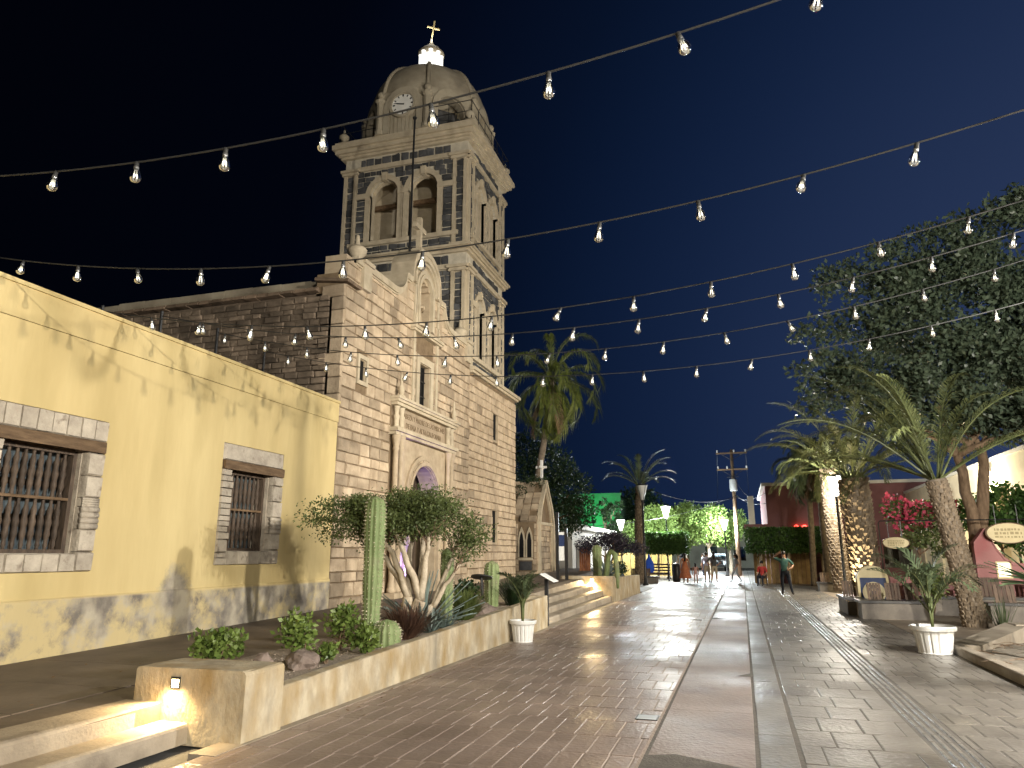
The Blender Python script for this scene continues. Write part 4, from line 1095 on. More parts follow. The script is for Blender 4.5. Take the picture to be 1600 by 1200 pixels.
for (Y, xc, zc, k_, xl, xr, ph, lab) in STR:
    rnd = random.Random(int(Y * 10))
    zf = lambda x: zc + k_ * (x - xc) ** 2
    t = thing('string_light', 'black cable with clear bulbs, ' + lab, 'string light', (xl, Y, zf(xl)), 'festoon strands over the street')
    m_ = MB(); m_.tube([(xl + (xr - xl) * i / 60, Y, zf(xl + (xr - xl) * i / 60)) for i in range(61)], .0075, 6); m_.build('cable', 'cable_black', t, True)
    m_ = MB(); m_.tube([(xl, Y, 4.9), (xl, Y, zf(xl) + .08)], .025, 8); m_.lathe([(.05, 0), (.05, .02), (.02, .05)], (xl, Y, 4.98), 8); m_.build('roof_bracket', 'black_metal', t)
    x = ph - .87 * 20
    while x < xr - .1:
        if x > xl + .15:
            s_ = bpy.data.objects.new('socket', SO); COL.objects.link(s_); s_.parent = t
            s_.location = Vector((x, Y, zf(x) - .008)) - Vector(t['base']); s_.rotation_euler = (rnd.gauss(0, .16), rnd.gauss(0, .17), rnd.random() * 6)
            b_ = bpy.data.objects.new('bulb', BU); COL.objects.link(b_); b_.parent = s_
        x += .87
    p_ = thing('light_pole', ['slim black plaza pole carrying the first festoon strand', 'slim black plaza pole carrying the second festoon strand', 'slim black plaza pole carrying the third festoon strand', 'slim black plaza pole carrying the fourth festoon strand', 'slim black plaza pole carrying the fifth festoon strand', 'slim black plaza pole carrying the last festoon strand'][[q[0] for q in STR].index(Y)], 'pole', (xr, Y, 0), 'festoon poles')
    m_ = MB(); m_.lathe([(.09, 0), (.09, .04), (.045, .06), (.04, zf(xr) + .1), (.0, zf(xr) + .14)], (xr, Y, 0), 10); m_.build('shaft', 'black_metal', p_, True)
    m_ = MB(); m_.lathe([(.12, 0), (.12, .025), (.06, .05)], (xr, Y, 0), 8); m_.build('foot', 'black_metal', p_)

# ================================================================== PLANT MATERIALS
def leafm(name, c1, c2, tr=.25, rough=.5, rand=.1): mat(name, c1, c2, scale=3.5, rough=rough, rand=rand, trans=tr, detail=3)
leafm('leaf_shrub', (.08, .13, .025), (.2, .27, .07), .2, .35)
leafm('leaf_tree', (.06, .085, .028), (.14, .175, .06))
leafm('leaf_dark', (.015, .03, .012), (.04, .07, .025))
leafm('leaf_laurel', (.05, .075, .05), (.12, .155, .1), .3, .35)
leafm('leaf_bright', (.13, .2, .05), (.26, .36, .1), .35)
leafm('leaf_hedge', (.03, .075, .018), (.08, .15, .035), .25)
leafm('leaf_purple', (.03, .025, .04), (.07, .06, .08))
leafm('palm_leaf', (.1, .125, .05), (.21, .235, .1), .25, .45)
leafm('coco_leaf', (.09, .125, .025), (.21, .24, .06), .25, .45)
leafm('palm_dark', (.055, .08, .04), (.125, .155, .08), .25, .45)
leafm('dry_leaf', (.16, .1, .055), (.28, .19, .11), .2, .8)
leafm('agave_leaf', (.1, .14, .13), (.2, .25, .22), .05, .5)
leafm('grass_red', (.06, .03, .02), (.14, .075, .045), .2, .8)
leafm('grass_green', (.08, .11, .03), (.18, .22, .07), .2, .6)
leafm('petal_pink', (.4, .04, .09), (.6, .12, .18), .3)
leafm('yucca_leaf', (.04, .09, .04), (.1, .17, .08), .15, .35)
mat('bark_pale', (.4, .33, .24), (.58, .5, .38), scale=6, rough=.85, bump=.5, c3=(.25, .19, .13), s3=4)
mat('bark_brown', (.12, .08, .05), (.24, .165, .105), scale=6, rough=.95, bump=.8, bscale=20, stretch=(2, 2, .5))
mat('bark_palm', (.13, .105, .08), (.27, .22, .165), scale=7, rough=.9, bump=.6)
mat('bark_boot', (.13, .1, .07), (.29, .225, .155), scale=9, rough=.9, bump=.5)
mat('cactus_skin', (.14, .19, .075), (.23, .28, .13), scale=4, rough=.65, bump=.2, c3=(.2, .2, .12), s3=2.5)
mat('cactus_spine', (.5, .45, .33), rough=.7)
mat('boulder', (.13, .1, .085), (.27, .21, .175), scale=3, rough=.9, bump=.8, bscale=12, c3=(.09, .08, .075), s3=2)
rv = lambda R: Vector((R.gauss(0, 1), R.gauss(0, 1), R.gauss(0, 1))).normalized()

def leafcloud(mb, blobs, n, ln, wd, R, up=.25, shell=.45, jag=.3):
    tot = sum(b[1][0] * b[1][1] * b[1][2] for b in blobs)
    for (c, r) in blobs:
        k = int(n * (r[0] * r[1] * r[2]) / tot) + 1
        c = Vector(c); off = rv(R) * 7
        for _ in range(k):
            d = rv(R)
            q = (shell + (1 - shell) * R.random() ** .6) * (1 + jag * noise.noise(d * 2.3 + off))
            p = c + Vector((d.x * r[0], d.y * r[1], d.z * r[2])) * q
            a = (rv(R) + d * .5 + Vector((0, 0, up))).normalized()
            s_ = a.cross(rv(R)).normalized(); L_ = ln * R.uniform(.6, 1.3)
            mb.leaf(p, a, s_, L_, wd * R.uniform(.7, 1.2))
    return mb
def limb(mb, p, q, r0, r1, R, n=6, wob=.08, seg=7):
    p, q = Vector(p), Vector(q); L_ = (q - p).length; pts = []; rs = []
    for i in range(seg + 1):
        t = i / seg; w = rv(R) * wob * L_ * sin(pi * t)
        pts.append(p.lerp(q, t) + w * .5 + Vector((0, 0, .12 * L_ * sin(pi * t) * .5))); rs.append(r0 + (r1 - r0) * t)
    mb.tube(pts, rs, n); return pts
def broad_tree(name, label, base, trunks, blobs, n, ln, wd, leafmat, barkmat, seed, cat='tree', group=None, tr=.18, shell=.3, clump=0):
    R = random.Random(seed); big = blobs
    t = thing(name, label, cat, base, group)
    m_ = MB(); b0 = Vector(base)
    for tip in trunks:
        pts = limb(m_, b0 + Vector((R.uniform(-.05, .05), R.uniform(-.05, .05), -.05)), tip, tr, tr * .55, R, 8, .06)
        near = sorted(blobs, key=lambda b: (Vector(b[0]) - Vector(tip)).length)[:4]
        for b in near:
            limb(m_, tip, Vector(b[0]) - Vector((0, 0, b[1][2] * .2)), tr * .5, tr * .15, R, 6, .1)
    m_.build('trunk', barkmat, t, True)
    if clump:       # break every mass into small leaf clumps with gaps between
        blobs = []
        for c, r in big:
            for _ in range(clump):
                d = rv(R); k = R.uniform(.45, 1.05); q = R.uniform(.2, .42)
                blobs.append(((c[0] + d.x * r[0] * k, c[1] + d.y * r[1] * k, c[2] + d.z * r[2] * k), (r[0] * q, r[1] * q, r[2] * q * .8)))
    leafcloud(MB(), blobs, n, ln, wd, R, shell=shell).build('crown', leafmat, t)
    return t
def round_shrub(label, base, r, h, n, ln, wd, m, seed, stem=.12, group=None, shell=.35, name='shrub'):
    R = random.Random(seed); t = thing(name, label, 'shrub', base, group); b = Vector(base)
    m_ = MB()
    for k in range(5):
        a = R.random() * 6.28; limb(m_, b - Vector((0, 0, .03)), b + Vector((cos(a) * r * .5, sin(a) * r * .5, stem + h * .5)), .014, .006, R, 5, .1, 4)
    m_.build('stem', 'bark_brown', t)
    bl = [((b.x + R.uniform(-.45, .45) * r, b.y + R.uniform(-.45, .45) * r, b.z + stem + h * R.uniform(.35, .65)), (r * R.uniform(.5, .72), r * R.uniform(.5, .72), h * R.uniform(.32, .45))) for _ in range(7)]
    leafcloud(MB(), bl, n, ln, wd, R, .45, shell).build('foliage', m, t)
    return t

# ------------------------------------------------------------------ palms
def frond(base, az, el, ln, droop, nl, ll, m, parent, R, ldroop=.4, lw=.02, rr=.018, ang=50, start=.16):
    mb = MB(); p = Vector(base); n = 14; pts = [p.copy()]; dirs = []
    e = el
    for i in range(n):
        d = Vector((cos(az) * cos(e), sin(az) * cos(e), sin(e))); dirs.append(d)
        p = p + d * ln / n; pts.append(p.copy()); e -= droop * (i + 1) / n * 2 / n * 1.0
    dirs.append(dirs[-1])
    mb.mi(1).tube(pts, [rr * (1.6 - 1.4 * i / n) for i in range(n + 1)], 5)
    mb.mi(0)
    side0 = Vector((-sin(az), cos(az), 0))
    for k in range(nl):
        t = start + (1 - start) * (k + .5) / nl
        i = min(n - 1, int(t * n)); f = t * n - i
        q = pts[i].lerp(pts[i + 1], f); d = dirs[i]
        up = side0.cross(d).normalized() * (-1 if side0.cross(d).z < 0 else 1)
        L_ = ll * (sin(pi * min(1, (t - start) / (1 - start) * .86 + .12)) ** .6) * R.uniform(.85, 1.1)
        for sg in (-1, 1):
            a = radians(ang + R.uniform(-14, 14)) * (1 - .45 * t)
            v = (d * cos(a) + side0 * sg * sin(a) + up * .28).normalized()
            w_ = v.cross(up).normalized() * lw
            mid = q + v * L_ * .5; tip = q + v * L_ + Vector((0, 0, -ldroop * L_ * R.uniform(.6, 1.2)))
            mb.add([q - w_ * .5, q + w_ * .5, mid + w_, mid - w_, tip], [(0, 1, 2, 3), (3, 2, 4)])
    return mb.build('frond', [m, 'dry_leaf' if m == 'dry_leaf' else 'palm_leaf'], parent)
def boot_trunk(path, r0, r1, parent, m='bark_boot', nper=9, dz=.11, size=.13, seed=0):
    """trunk wrapped in the cut bases of old fronds"""
    R = random.Random(seed)
    P = [Vector(p) for p in path]; L_ = [0]
    for a, b in zip(P, P[1:]): L_.append(L_[-1] + (b - a).length)
    tot = L_[-1]
    def at(s):
        for i in range(len(P) - 1):
            if s <= L_[i + 1] or i == len(P) - 2:
                return P[i].lerp(P[i + 1], (s - L_[i]) / (L_[i + 1] - L_[i])), (P[i + 1] - P[i]).normalized()
    m_ = MB(); m_.tube(path, [r0 + (r1 - r0) * i / (len(path) - 1) for i in range(len(path))], 12)
    tr = m_.build('trunk', 'bark_palm', parent, True)
    b = MB(); rows = int(tot / dz)
    for j in range(rows):
        s = (j + .4) * dz; c, d = at(min(s, tot)); r = r0 + (r1 - r0) * s / tot
        x = d.orthogonal().normalized(); y = d.cross(x)
        for k in range(nper):
            a = 2 * pi * (k + .5 * (j % 2)) / nper + R.uniform(-.12, .12)
            o = x * cos(a) + y * sin(a); tg = d.cross(o); w = r * 2 * pi / nper * .42
            q = c + o * r * .93; out_ = size * R.uniform(.5, 1.15)
            t_ = q + d * out_ * .95 + o * out_ * .55
            b.add([q - tg * w - d * .03, q + tg * w - d * .03, t_ + tg * w * .6, t_ - tg * w * .6, q + d * dz * 1.1 - tg * w * .8, q + d * dz * 1.1 + tg * w * .8],
                  [(0, 1, 2, 3), (3, 2, 5, 4), (0, 3, 4), (1, 5, 2)])
    stuff(b.build('leaf_base_scales', m, tr))
def palm(name, label, path, r0, r1, nf, ln, el, droop, m, seed, ll=.45, ldroop=.35, boots=True, nl=42, dead=0, lw=.02, group=None, az0=0, dz=.11, size=.13, nper=9, azs=None):
    R = random.Random(seed)
    t = thing(name, label, 'palm tree', path[0], group)
    if boots: boot_trunk(path, r0, r1, t, seed=seed, dz=dz, size=size, nper=nper)
    else:
        m_ = MB(); n = 40; P = []; rr = []
        for i in range(n + 1):
            s = i / n * (len(path) - 1); k = min(len(path) - 2, int(s)); P.append(Vector(path[k]).lerp(Vector(path[k + 1]), s - k)); rr.append((r0 + (r1 - r0) * i / n) * (1.06 if i % 2 else .97))
        m_.tube(P, rr, 10); m_.build('trunk', 'bark_palm', t, True)
    top = Vector(path[-1])
    for k in range(nf):
        az = az0 + 2.399963 * k + R.uniform(-.15, .15); u = (k + .5) / nf
        if azs: az = azs[k % len(azs)] + R.uniform(-.25, .25)
        e = radians(el[0] + (el[1] - el[0]) * u + R.uniform(-5, 5))
        frond(top + Vector((cos(az), sin(az), 0)) * r1 * .5, az, e, ln * R.uniform(.85, 1.1), droop * R.uniform(.8, 1.2), nl, ll, m, t, R, ldroop, lw)
    for k in range(dead):
        az = R.random() * 6.28; frond(top - Vector((0, 0, .2)), az, radians(-55), ln * .75, .7, 22, ll * .8, 'dry_leaf', t, R, .5, lw)
    return t
# ================================================================== PLANTS IN THE CHURCH PLANTER
G1 = 'round leafy shrubs in the long planter'
round_shrub('leafy round shrub just behind the planter end block', (-5.55, 7.0, .32), .3, .42, 620, .075, .026, 'leaf_shrub', 1, stem=.1, group=G1)
round_shrub('taller leafy shrub behind a brown boulder near the planter end', (-4.97, 7.75, .36), .25, .5, 560, .07, .025, 'leaf_shrub', 2, group=G1)
round_shrub('leafy shrub growing against the tall cactus on its terrace side', (-5.15, 8.95, .38), .25, .45, 560, .07, .025, 'leaf_shrub', 3, group=G1)
round_shrub('low leafy shrub at the foot of the tall cactus by the barrel cactus', (-4.68, 8.75, .38), .24, .3, 480, .07, .025, 'leaf_shrub', 4, stem=.04, group=G1)
round_shrub('smallest leafy shrub beside the brown boulder', (-4.72, 7.9, .37), .16, .2, 260, .06, .022, 'leaf_shrub', 5, stem=.03, group=G1)

def ribbed(name, label, base, r, h, ribs, seed, waist=.8, dome=.5, lean=0, cat='cactus'):
    R = random.Random(seed); t = thing(name, label, cat, base)
    mb = MB(); n = ribs * 4; rows = max(10, int(h / .05)); sp = MB(); b = Vector(base)
    P = []
    for i in range(rows + 1):
        u = i / rows; z = h * u
        rr = r * (waist + (1 - waist) * min(1, u * 1.6)) * (1 + .03 * sin(u * 17 + seed))
        top = (h - z) / (r * 1.15)
        if top < 1: rr *= sqrt(max(.0, 1 - (1 - top) ** 2))
        for k in range(n):
            a = 2 * pi * k / n; f = 1 + .17 * abs(cos(ribs * a / 2)) ** 1.2 - .1
            P.append(b + Vector((rr * f * cos(a) + lean * u, rr * f * sin(a), z)))
        if rr > r * .25:
            for k in range(ribs):
                a = 2 * pi * k / ribs; o = Vector((cos(a), sin(a), 0)); q = b + o * rr * 1.075 + Vector((lean * u, 0, z))
                for _ in range(2):
                    d = (o + rv(R) * .8).normalized(); sp.add([q, q + d * .03 + Vector((0, 0, .004)), q + Vector((0, 0, .012)) + o.cross(Vector((0, 0, 1))) * .006], [(0, 1, 2)])
    fs = [(i * n + k, i * n + (k + 1) % n, (i + 1) * n + (k + 1) % n, (i + 1) * n + k) for i in range(rows) for k in range(n)]
    mb.add(P, fs); mb.build('stem', 'cactus_skin', t, True); stuff(sp.build('spines', 'cactus_spine', t))
    return t
ribbed('columnar_cactus', 'tall thick ribbed column cactus in the long planter', (-5.0, 9.5, .38), .135, 2.05, 12, 1, .78)
ribbed('columnar_cactus', 'slim pale column cactus beside the blue agave', (-4.75, 11.65, .42), .105, 1.3, 9, 2, .9)
ribbed('columnar_cactus', 'short column cactus behind the grey boulder near the round black disc', (-5.2, 15.3, .5), .16, .98, 11, 3, .85)
ribbed('barrel_cactus', 'squat barrel cactus between the low shrub and russet grass', (-4.68, 9.35, .37), .19, .38, 14, 4, .9)

def blades(name, label, base, n, ln, wd, spread, m, seed, cat, stiff=.0, curve=.5, group=None):
    R = random.Random(seed); t = thing(name, label, cat, base, group); mb = MB(); b = Vector(base)
    for k in range(n):
        az = R.random() * 6.283; e = radians(90 - spread * R.random() ** (.5 if stiff else .8)); L_ = ln * R.uniform(.65, 1.05)
        d = Vector((cos(az) * cos(e), sin(az) * cos(e), sin(e))); s_ = Vector((-sin(az), cos(az), 0)); up = s_.cross(d) * -1
        p0 = b + Vector((cos(az), sin(az), 0)) * R.random() * .06 * (1 if stiff else 2.5); P = []
        for i in range(5):
            u = i / 4; c = p0 + d * L_ * u + Vector((cos(az) * .3, sin(az) * .3, -1)) * curve * L_ * u * u * .4
            w = wd * (1 - .35 * u if u < .7 else (1 - u) * 2.5) * (.6 + .4 * min(1, u * 4)); w = max(w, .0008)
            cup = (up * wd * .35) if stiff else Vector()
            P += [c - s_ * w + cup, c, c + s_ * w + cup]
        mb.add(P, [f for i in range(4) for f in ((i * 3, i * 3 + 1, i * 3 + 4, i * 3 + 3), (i * 3 + 1, i * 3 + 2, i * 3 + 5, i * 3 + 4))])
    mb.build('blades', m, t)
    return t
blades('agave', 'blue-grey agave with long stiff blades behind the russet grass', (-5.0, 11.2, .42), 46, 1.05, .04, 75, 'agave_leaf', 1, 'agave', 1, .15)
blades('agave', 'small spiky grey agave at the foot of the green grass clump', (-4.65, 11.4, .42), 22, .4, .022, 80, 'agave_leaf', 2, 'agave', 1, .1)
blades('agave', 'small spiky grey agave leaning on the slim pale cactus', (-4.68, 10.9, .42), 22, .42, .022, 80, 'agave_leaf', 3, 'agave', 1, .1)
blades('ornamental_grass', 'bushy russet grass clump beside the barrel cactus', (-4.75, 10.1, .4), 700, .68, .0055, 55, 'grass_red', 4, 'grass', 0, .5)
blades('ornamental_grass', 'bushy green grass clump before the grey boulder', (-4.85, 12.7, .44), 800, .78, .006, 48, 'grass_green', 5, 'grass', 0, .6)
blades('ornamental_grass', 'dark feathery grass clump at the far end of the long planter', (-4.8, 15.6, .5), 420, .95, .006, 42, 'leaf_dark', 6, 'grass', 0, .6)
round_shrub('dark leafy shrub under the round black disc', (-5.3, 14.0, .5), .35, .5, 600, .08, .03, 'leaf_dark', 11)

def boulder(label, base, r, seed, sq=(1, 1, .7)):
    R = random.Random(seed); bm = bmesh.new(); bmesh.ops.create_icosphere(bm, subdivisions=3, radius=1)
    off = rv(R) * 9
    for v in bm.verts:
        d = v.co.normalized(); k = 1 + .35 * noise.noise(d * 1.3 + off) + .12 * noise.noise(d * 3.5 + off)
        v.co = Vector((d.x * sq[0], d.y * sq[1], d.z * sq[2])) * k * r
    me = bpy.data.meshes.new('boulder'); bm.to_mesh(me); bm.free(); me.materials.append(MATS['boulder'])
    o = link('boulder', me, None, base); return tag(o, label, 'boulder', 'boulders in the long planter')
boulder('pale pointed boulder leaning behind the planter end block', (-4.75, 6.75, .42), .17, 1, (.8, .7, 1.1))
boulder('round brown boulder between the taller shrub and smallest shrub', (-4.85, 7.6, .42), .2, 2)
boulder('grey jagged boulder between the tall cactus and barrel cactus', (-4.95, 9.9, .45), .26, 3, (.9, .8, .9))
boulder('rounded grey boulder beneath the round black disc', (-4.8, 13.5, .5), .3, 4, (.9, .8, .9))

# desert tree with a pale branching trunk and a flat crown
R = random.Random(77)
dt = thing('desert_tree', 'pale-trunked spreading desert tree before the church door', 'tree', (-5.25, 11.0, .4))
TB = Vector((-5.25, 11.0, .36)); m_ = MB(); tw = MB(); tips = []
heads = [((-5.15, 11.0, .95), [(-6.0, 11.2, 1.85), (-5.6, 10.8, 2.0), (-5.4, 11.6, 2.1)], .085), ((-4.95, 11.05, .9), [(-4.75, 10.9, 1.95), (-5.0, 11.3, 2.15), (-5.3, 10.7, 2.0)], .095),
         ((-4.8, 11.2, .78), [(-4.42, 11.4, 1.45), (-4.6, 11.8, 1.9)], .065)]
for (h, tp, r) in heads:
    limb(m_, TB + Vector((R.uniform(-.06, .06), R.uniform(-.05, .05), 0)), h, r * 1.25, r, R, 9, .05)
    for q in tp:
        pts = limb(m_, h, q, r * .75, r * .3, R, 8, .05); tips.append(q)
        for _ in range(5):
            e = Vector(q) + Vector((R.uniform(-.5, .4), R.uniform(-.5, .5), R.uniform(.1, .45))); limb(tw, pts[5], e, r * .16, .004, R, 5, .12); tips.append(tuple(e))
m_.build('trunk', 'bark_pale', dt, True); tw.build('twigs', 'bark_brown', dt, True)
bl = [((x, y, z + R.uniform(0, .15)), (R.uniform(.22, .4), R.uniform(.22, .4), R.uniform(.12, .24))) for x, y, z in tips]
bl += [((-5.4 + R.uniform(-1.05, .9), 11.1 + R.uniform(-.9, .9), 2.1 + R.uniform(-.2, .4)), (R.uniform(.2, .45), R.uniform(.2, .45), R.uniform(.1, .24))) for _ in range(44)]
leafcloud(MB(), bl, 27000, .055, .014, R, .15, .0, .8).build('crown', 'leaf_tree', dt)

# white ribbed flower pots with young palms
def pot(x, y, h, r, label):
    t = thing('flower_pot', label, 'flower pot', (x, y, 0), 'white ribbed flower pots')
    mb = MB(); n = 64; prof = [(.74, .0, 0), (.78, .04, 0), (.76, .07, 1), (.9, .72, 1), (.93, .8, 0), (1.06, .84, 0), (1.08, .95, 0), (1.04, 1.0, 0), (.96, .99, 0), (.92, .9, 0)]
    P = []
    for rr, z, rb in prof:
        for k in range(n):
            a = 2 * pi * k / n; f = 1 - (.05 if rb and (k % 4 in (0,)) else 0); P.append((x + r * rr * f * cos(a), y + r * rr * f * sin(a), z * h + .004))
    mb.add(P, [(i * n + k, i * n + (k + 1) % n, (i + 1) * n + (k + 1) % n, (i + 1) * n + k) for i in range(len(prof) - 1) for k in range(n)])
    mb.build('pot_body', 'pot_white', t, False)
    m_ = MB(); m_.lathe([(.93 * r, .9 * h), (0, .94 * h)], (x, y, 0), 20); m_.build('soil', 'soil', t)
    return t
pot(-4.05, 13.75, .4, .24, 'white ribbed pot against the long planter wall')
pot(2.95, 14.2, .45, .33, 'white ribbed pot at the corner of the plaza')
def young_palm(label, base, n, ln, seed, m, stems=3, el=(80, 35), stemh=.35, lw=.014, ll=.3):
    R = random.Random(seed); t = thing('potted_palm', label, 'potted palm', base); b = Vector(base)
    m_ = MB()
    for k in range(stems):
        a = R.random() * 6.28; m_.tube([b - Vector((0, 0, .04)), b + Vector((cos(a) * .04, sin(a) * .04, stemh * R.uniform(.7, 1)))], [.022, .014], 7)
    m_.build('stem', 'palm_leaf', t, True)
    for k in range(n):
        az = 2.4 * k + R.uniform(-.3, .3); u = (k + .5) / n
        frond(b + Vector((0, 0, stemh * R.uniform(.3, .9))), az, radians(el[0] + (el[1] - el[0]) * u), ln * R.uniform(.7, 1.05), 1.5 * R.uniform(.7, 1.3), 20, ll, m, t, R, .3, lw, .009, 45, .3)
    return t
young_palm('thin dark young palm in the pot against the planter wall', (-4.05, 13.75, .38), 8, .85, 1, 'palm_dark', 3, (88, 60), .45)
young_palm('arching young palm in the pot at the plaza corner', (2.95, 14.2, .42), 11, 1.35, 2, 'palm_dark', 4, (86, 50), .5, .016, .34)

# signs on the terrace
t = thing('disc_sign', 'tilted round black disc on a post among the planter plants', 'sign', (-5.15, 14.5, .45))
m_ = MB(); m_.tube([(-5.12, 14.52, .45), (-5.15, 14.5, 1.15)], .03, 8); m_.build('post', 'black_metal', t)
m_ = MB(); m_.lathe([(.0, 0), (.22, 0), (.225, .012), (.22, .03), (0, .032)], (-5.15, 14.5, 1.14), 28, Matrix.Rotation(radians(-14), 4, 'X')); m_.build('disc', 'black_metal', t)
t = thing('info_lectern', 'grey lectern sign with sloping panel at the foot of the wide steps', 'sign', (-4.4, 16.95, 0))
m_ = MB(); m_.box(-4.45, -4.37, 16.9, 16.98, -.01, 1.05); m_.build('post', 'black_metal', t)
m_ = MB(); m_.box(-.17, .2, -.22, .22, 0, .025, Matrix.Translation((-4.36, 16.94, 1.08)) @ Matrix.Rotation(radians(28), 4, 'Y')); m_.build('panel', 'lamp_glass_off', t)
t = thing('notice_board', 'tall black two-post notice board on the terrace by the church corner', 'sign', (-6.2, 26, .72))
for x, z in ((-6.34, 3.1), (-6.02, 2.55)):
    m_ = MB(); m_.box(x - .05, x + .05, 25.95, 26.05, .68, z); m_.build('post', 'black_metal', t)
m_ = MB(); m_.box(-6.29, -6.07, 25.98, 26.02, 1.4, 2.4); m_.build('board', 'lamp_glass_off', t)
m_ = MB(); m_.box(-6.28, -6.08, 25.965, 25.98, 1.9, 2.3); m_.build('poster', 'navy_paint', t)
t = thing('wooden_panel', 'rust-orange slatted panel behind the cream planter', 'panel', (-6.9, 33.3, .6))
mat('rust_board', (.3, .1, .04), (.42, .17, .07), scale=5, rough=.7, bump=.3)
for i in range(5):
    m_ = MB(); m_.box(-7.1 + i * .1, -7.01 + i * .1, 33.25, 33.3, .6, 1.95); m_.build('plank', 'rust_board', t)

# stone shrine with gothic windows beyond the church
sh = thing('stone_shrine', 'small stone shrine with gothic windows and pointed arch beyond the church', 'shrine', (-9.2, 31, .75))
SX0, SX1, SY0, SY1 = -10.6, -8.22, 30, 32.8
m_ = MB(); m_.box(SX0, SX1, SY0, SY1, .6, 2.95); sw = m_.build('wall', 'mortar_warm', sh)
vs3 = [bevbox('shrine_stone', 'ashlar', 300 + i, b=.05, jit=.03) for i in range(5)]
rnd = random.Random(3)
lay(courses(-9.3, SX1, .7, 2.9, .24, .3, rnd, [(-9.02, -8.34, 1.45, 2.85), (-9.0, -8.4, .95, 1.4)]), 'shrine_stone', vs3, lambda u, v: ((u, SY0, v), -pi / 2), .08, sw, 'ashlar', rnd=rnd)
lay(courses(SY0, SY1, .7, 2.9, .24, .34, rnd), 'shrine_stone', vs3, lambda u, v: ((SX1, u, v), 0), .08, sw, 'ashlar', rnd=rnd)
for cxx in (-8.86, -8.52):
    o_ = [(cxx + .15, 1.5), (cxx + .15, 2.2), (cxx + .1, 2.5), (cxx, 2.75), (cxx - .1, 2.5), (cxx - .15, 2.2), (cxx - .15, 1.5)]; i_ = [(cxx + .1, 1.5), (cxx + .1, 2.18), (cxx + .06, 2.42), (cxx, 2.58), (cxx - .06, 2.42), (cxx - .1, 2.18), (cxx - .1, 1.5)]
    m_ = MB(); m_.band(o_, i_, FY, SY0 - .1, SY0 + .02); m_.build('window_tracery', 'trim', sh)
    m_ = MB(); m_.prism(i_[::-1], FY, SY0 - .05, SY0 - .02); m_.build('window_pane', 'dark_void', sh)
m_ = MB(); m_.box(-9.0, -8.38, SY0 - .08, SY0 + .02, 1.38, 1.48); m_.build('sill', 'trim', sh)
m_ = MB(); m_.box(-8.95, -8.42, SY0 - .07, SY0 - .03, .98, 1.34); m_.build('plaque', 'basalt', sh)
yc = (SY0 + SY1) / 2
m_ = MB(); m_.add([(SX0, SY0, 2.95), (SX1, SY0, 2.95), (SX1, SY1, 2.95), (SX0, SY1, 2.95), (SX0, yc, 4.75), (SX1, yc, 4.75)], [(0, 1, 5, 4), (2, 3, 4, 5), (1, 2, 5), (3, 0, 4)]); m_.build('roof', 'mortar_warm', sh)
rnd = random.Random(9); m_ = None
for i in range(7):
    for j in range(6):
        u0 = SX1 - .02 - j * .36; f0, f1 = i / 7, (i + 1) / 7
        if rnd.random() < .1: continue
        a0, a1 = SY0 + (yc - SY0) * f0, SY0 + (yc - SY0) * f1; b0, b1 = 2.95 + 1.8 * f0, 2.95 + 1.8 * f1
        h_ = rnd.uniform(.04, .12); m_ = MB()
        m_.add([(u0 - .32, a0, b0), (u0, a0, b0), (u0, a1 - .02, b1 - .03), (u0 - .32, a1 - .02, b1 - .03), (u0 - .32, a0 - h_, b0 + h_ * .7), (u0, a0 - h_, b0 + h_ * .7), (u0, a1 - .02 - h_, b1 - .03 + h_ * .7), (u0 - .32, a1 - .02 - h_, b1 - .03 + h_ * .7)],
               [(4, 5, 6, 7), (0, 1, 5, 4), (1, 2, 6, 5), (2, 3, 7, 6), (3, 0, 4, 7)]); m_.build('roof_stone', 'ashlar', sh)
for w in (1.3, 1.05):
    o_ = [(yc + w, .7), (yc + w, 2.9), (yc + w * .8, 3.6), (yc, 4.85 - (1.3 - w)), (yc - w * .8, 3.6), (yc - w, 2.9), (yc - w, .7)]; i_ = [(yc + (y - yc) * .87, z - .12 if z > 3 else z) for y, z in o_]
    m_ = MB(); m_.band(o_, i_, FX, SX1 - .02, SX1 + .14 - (1.3 - w) * .3); m_.build('pointed_arch', 'trim', sh)
m_ = MB(); m_.box(SX1 - .02, SX1 + .1, SY0 + .05, SY1 - .05, 2.86, 2.98); m_.build('band_course', 'trim', sh)
R = random.Random(4); leafcloud(MB(), [((-8.6, yc, 4.75), (.5, .7, .28)), ((-9.3, yc - .5, 4.3), (.5, .4, .3))], 700, .09, .03, R).build('ivy', 'leaf_dark', sh)
sc_ = thing('stone_cross', 'white stone cross on top of the small shrine', 'cross', (-8.35, yc, 4.7))
m_ = MB(); m_.box(-8.42, -8.26, yc - .1, yc + .1, 4.65, 4.85); m_.build('plinth', 'trim', sc_)
m_ = MB(); m_.box(-8.39, -8.29, yc - .055, yc + .055, 4.85, 5.75); m_.box(-8.39, -8.29, yc - .24, yc - .055, 5.37, 5.48); m_.box(-8.39, -8.29, yc + .055, yc + .24, 5.37, 5.48); m_.box(-8.6, -8.39, yc - .05, yc + .05, 5.375, 5.475); m_.box(-8.29, -8.12, yc - .05, yc + .05, 5.375, 5.475); m_.build('cross_arms', 'white_paint', sc_)

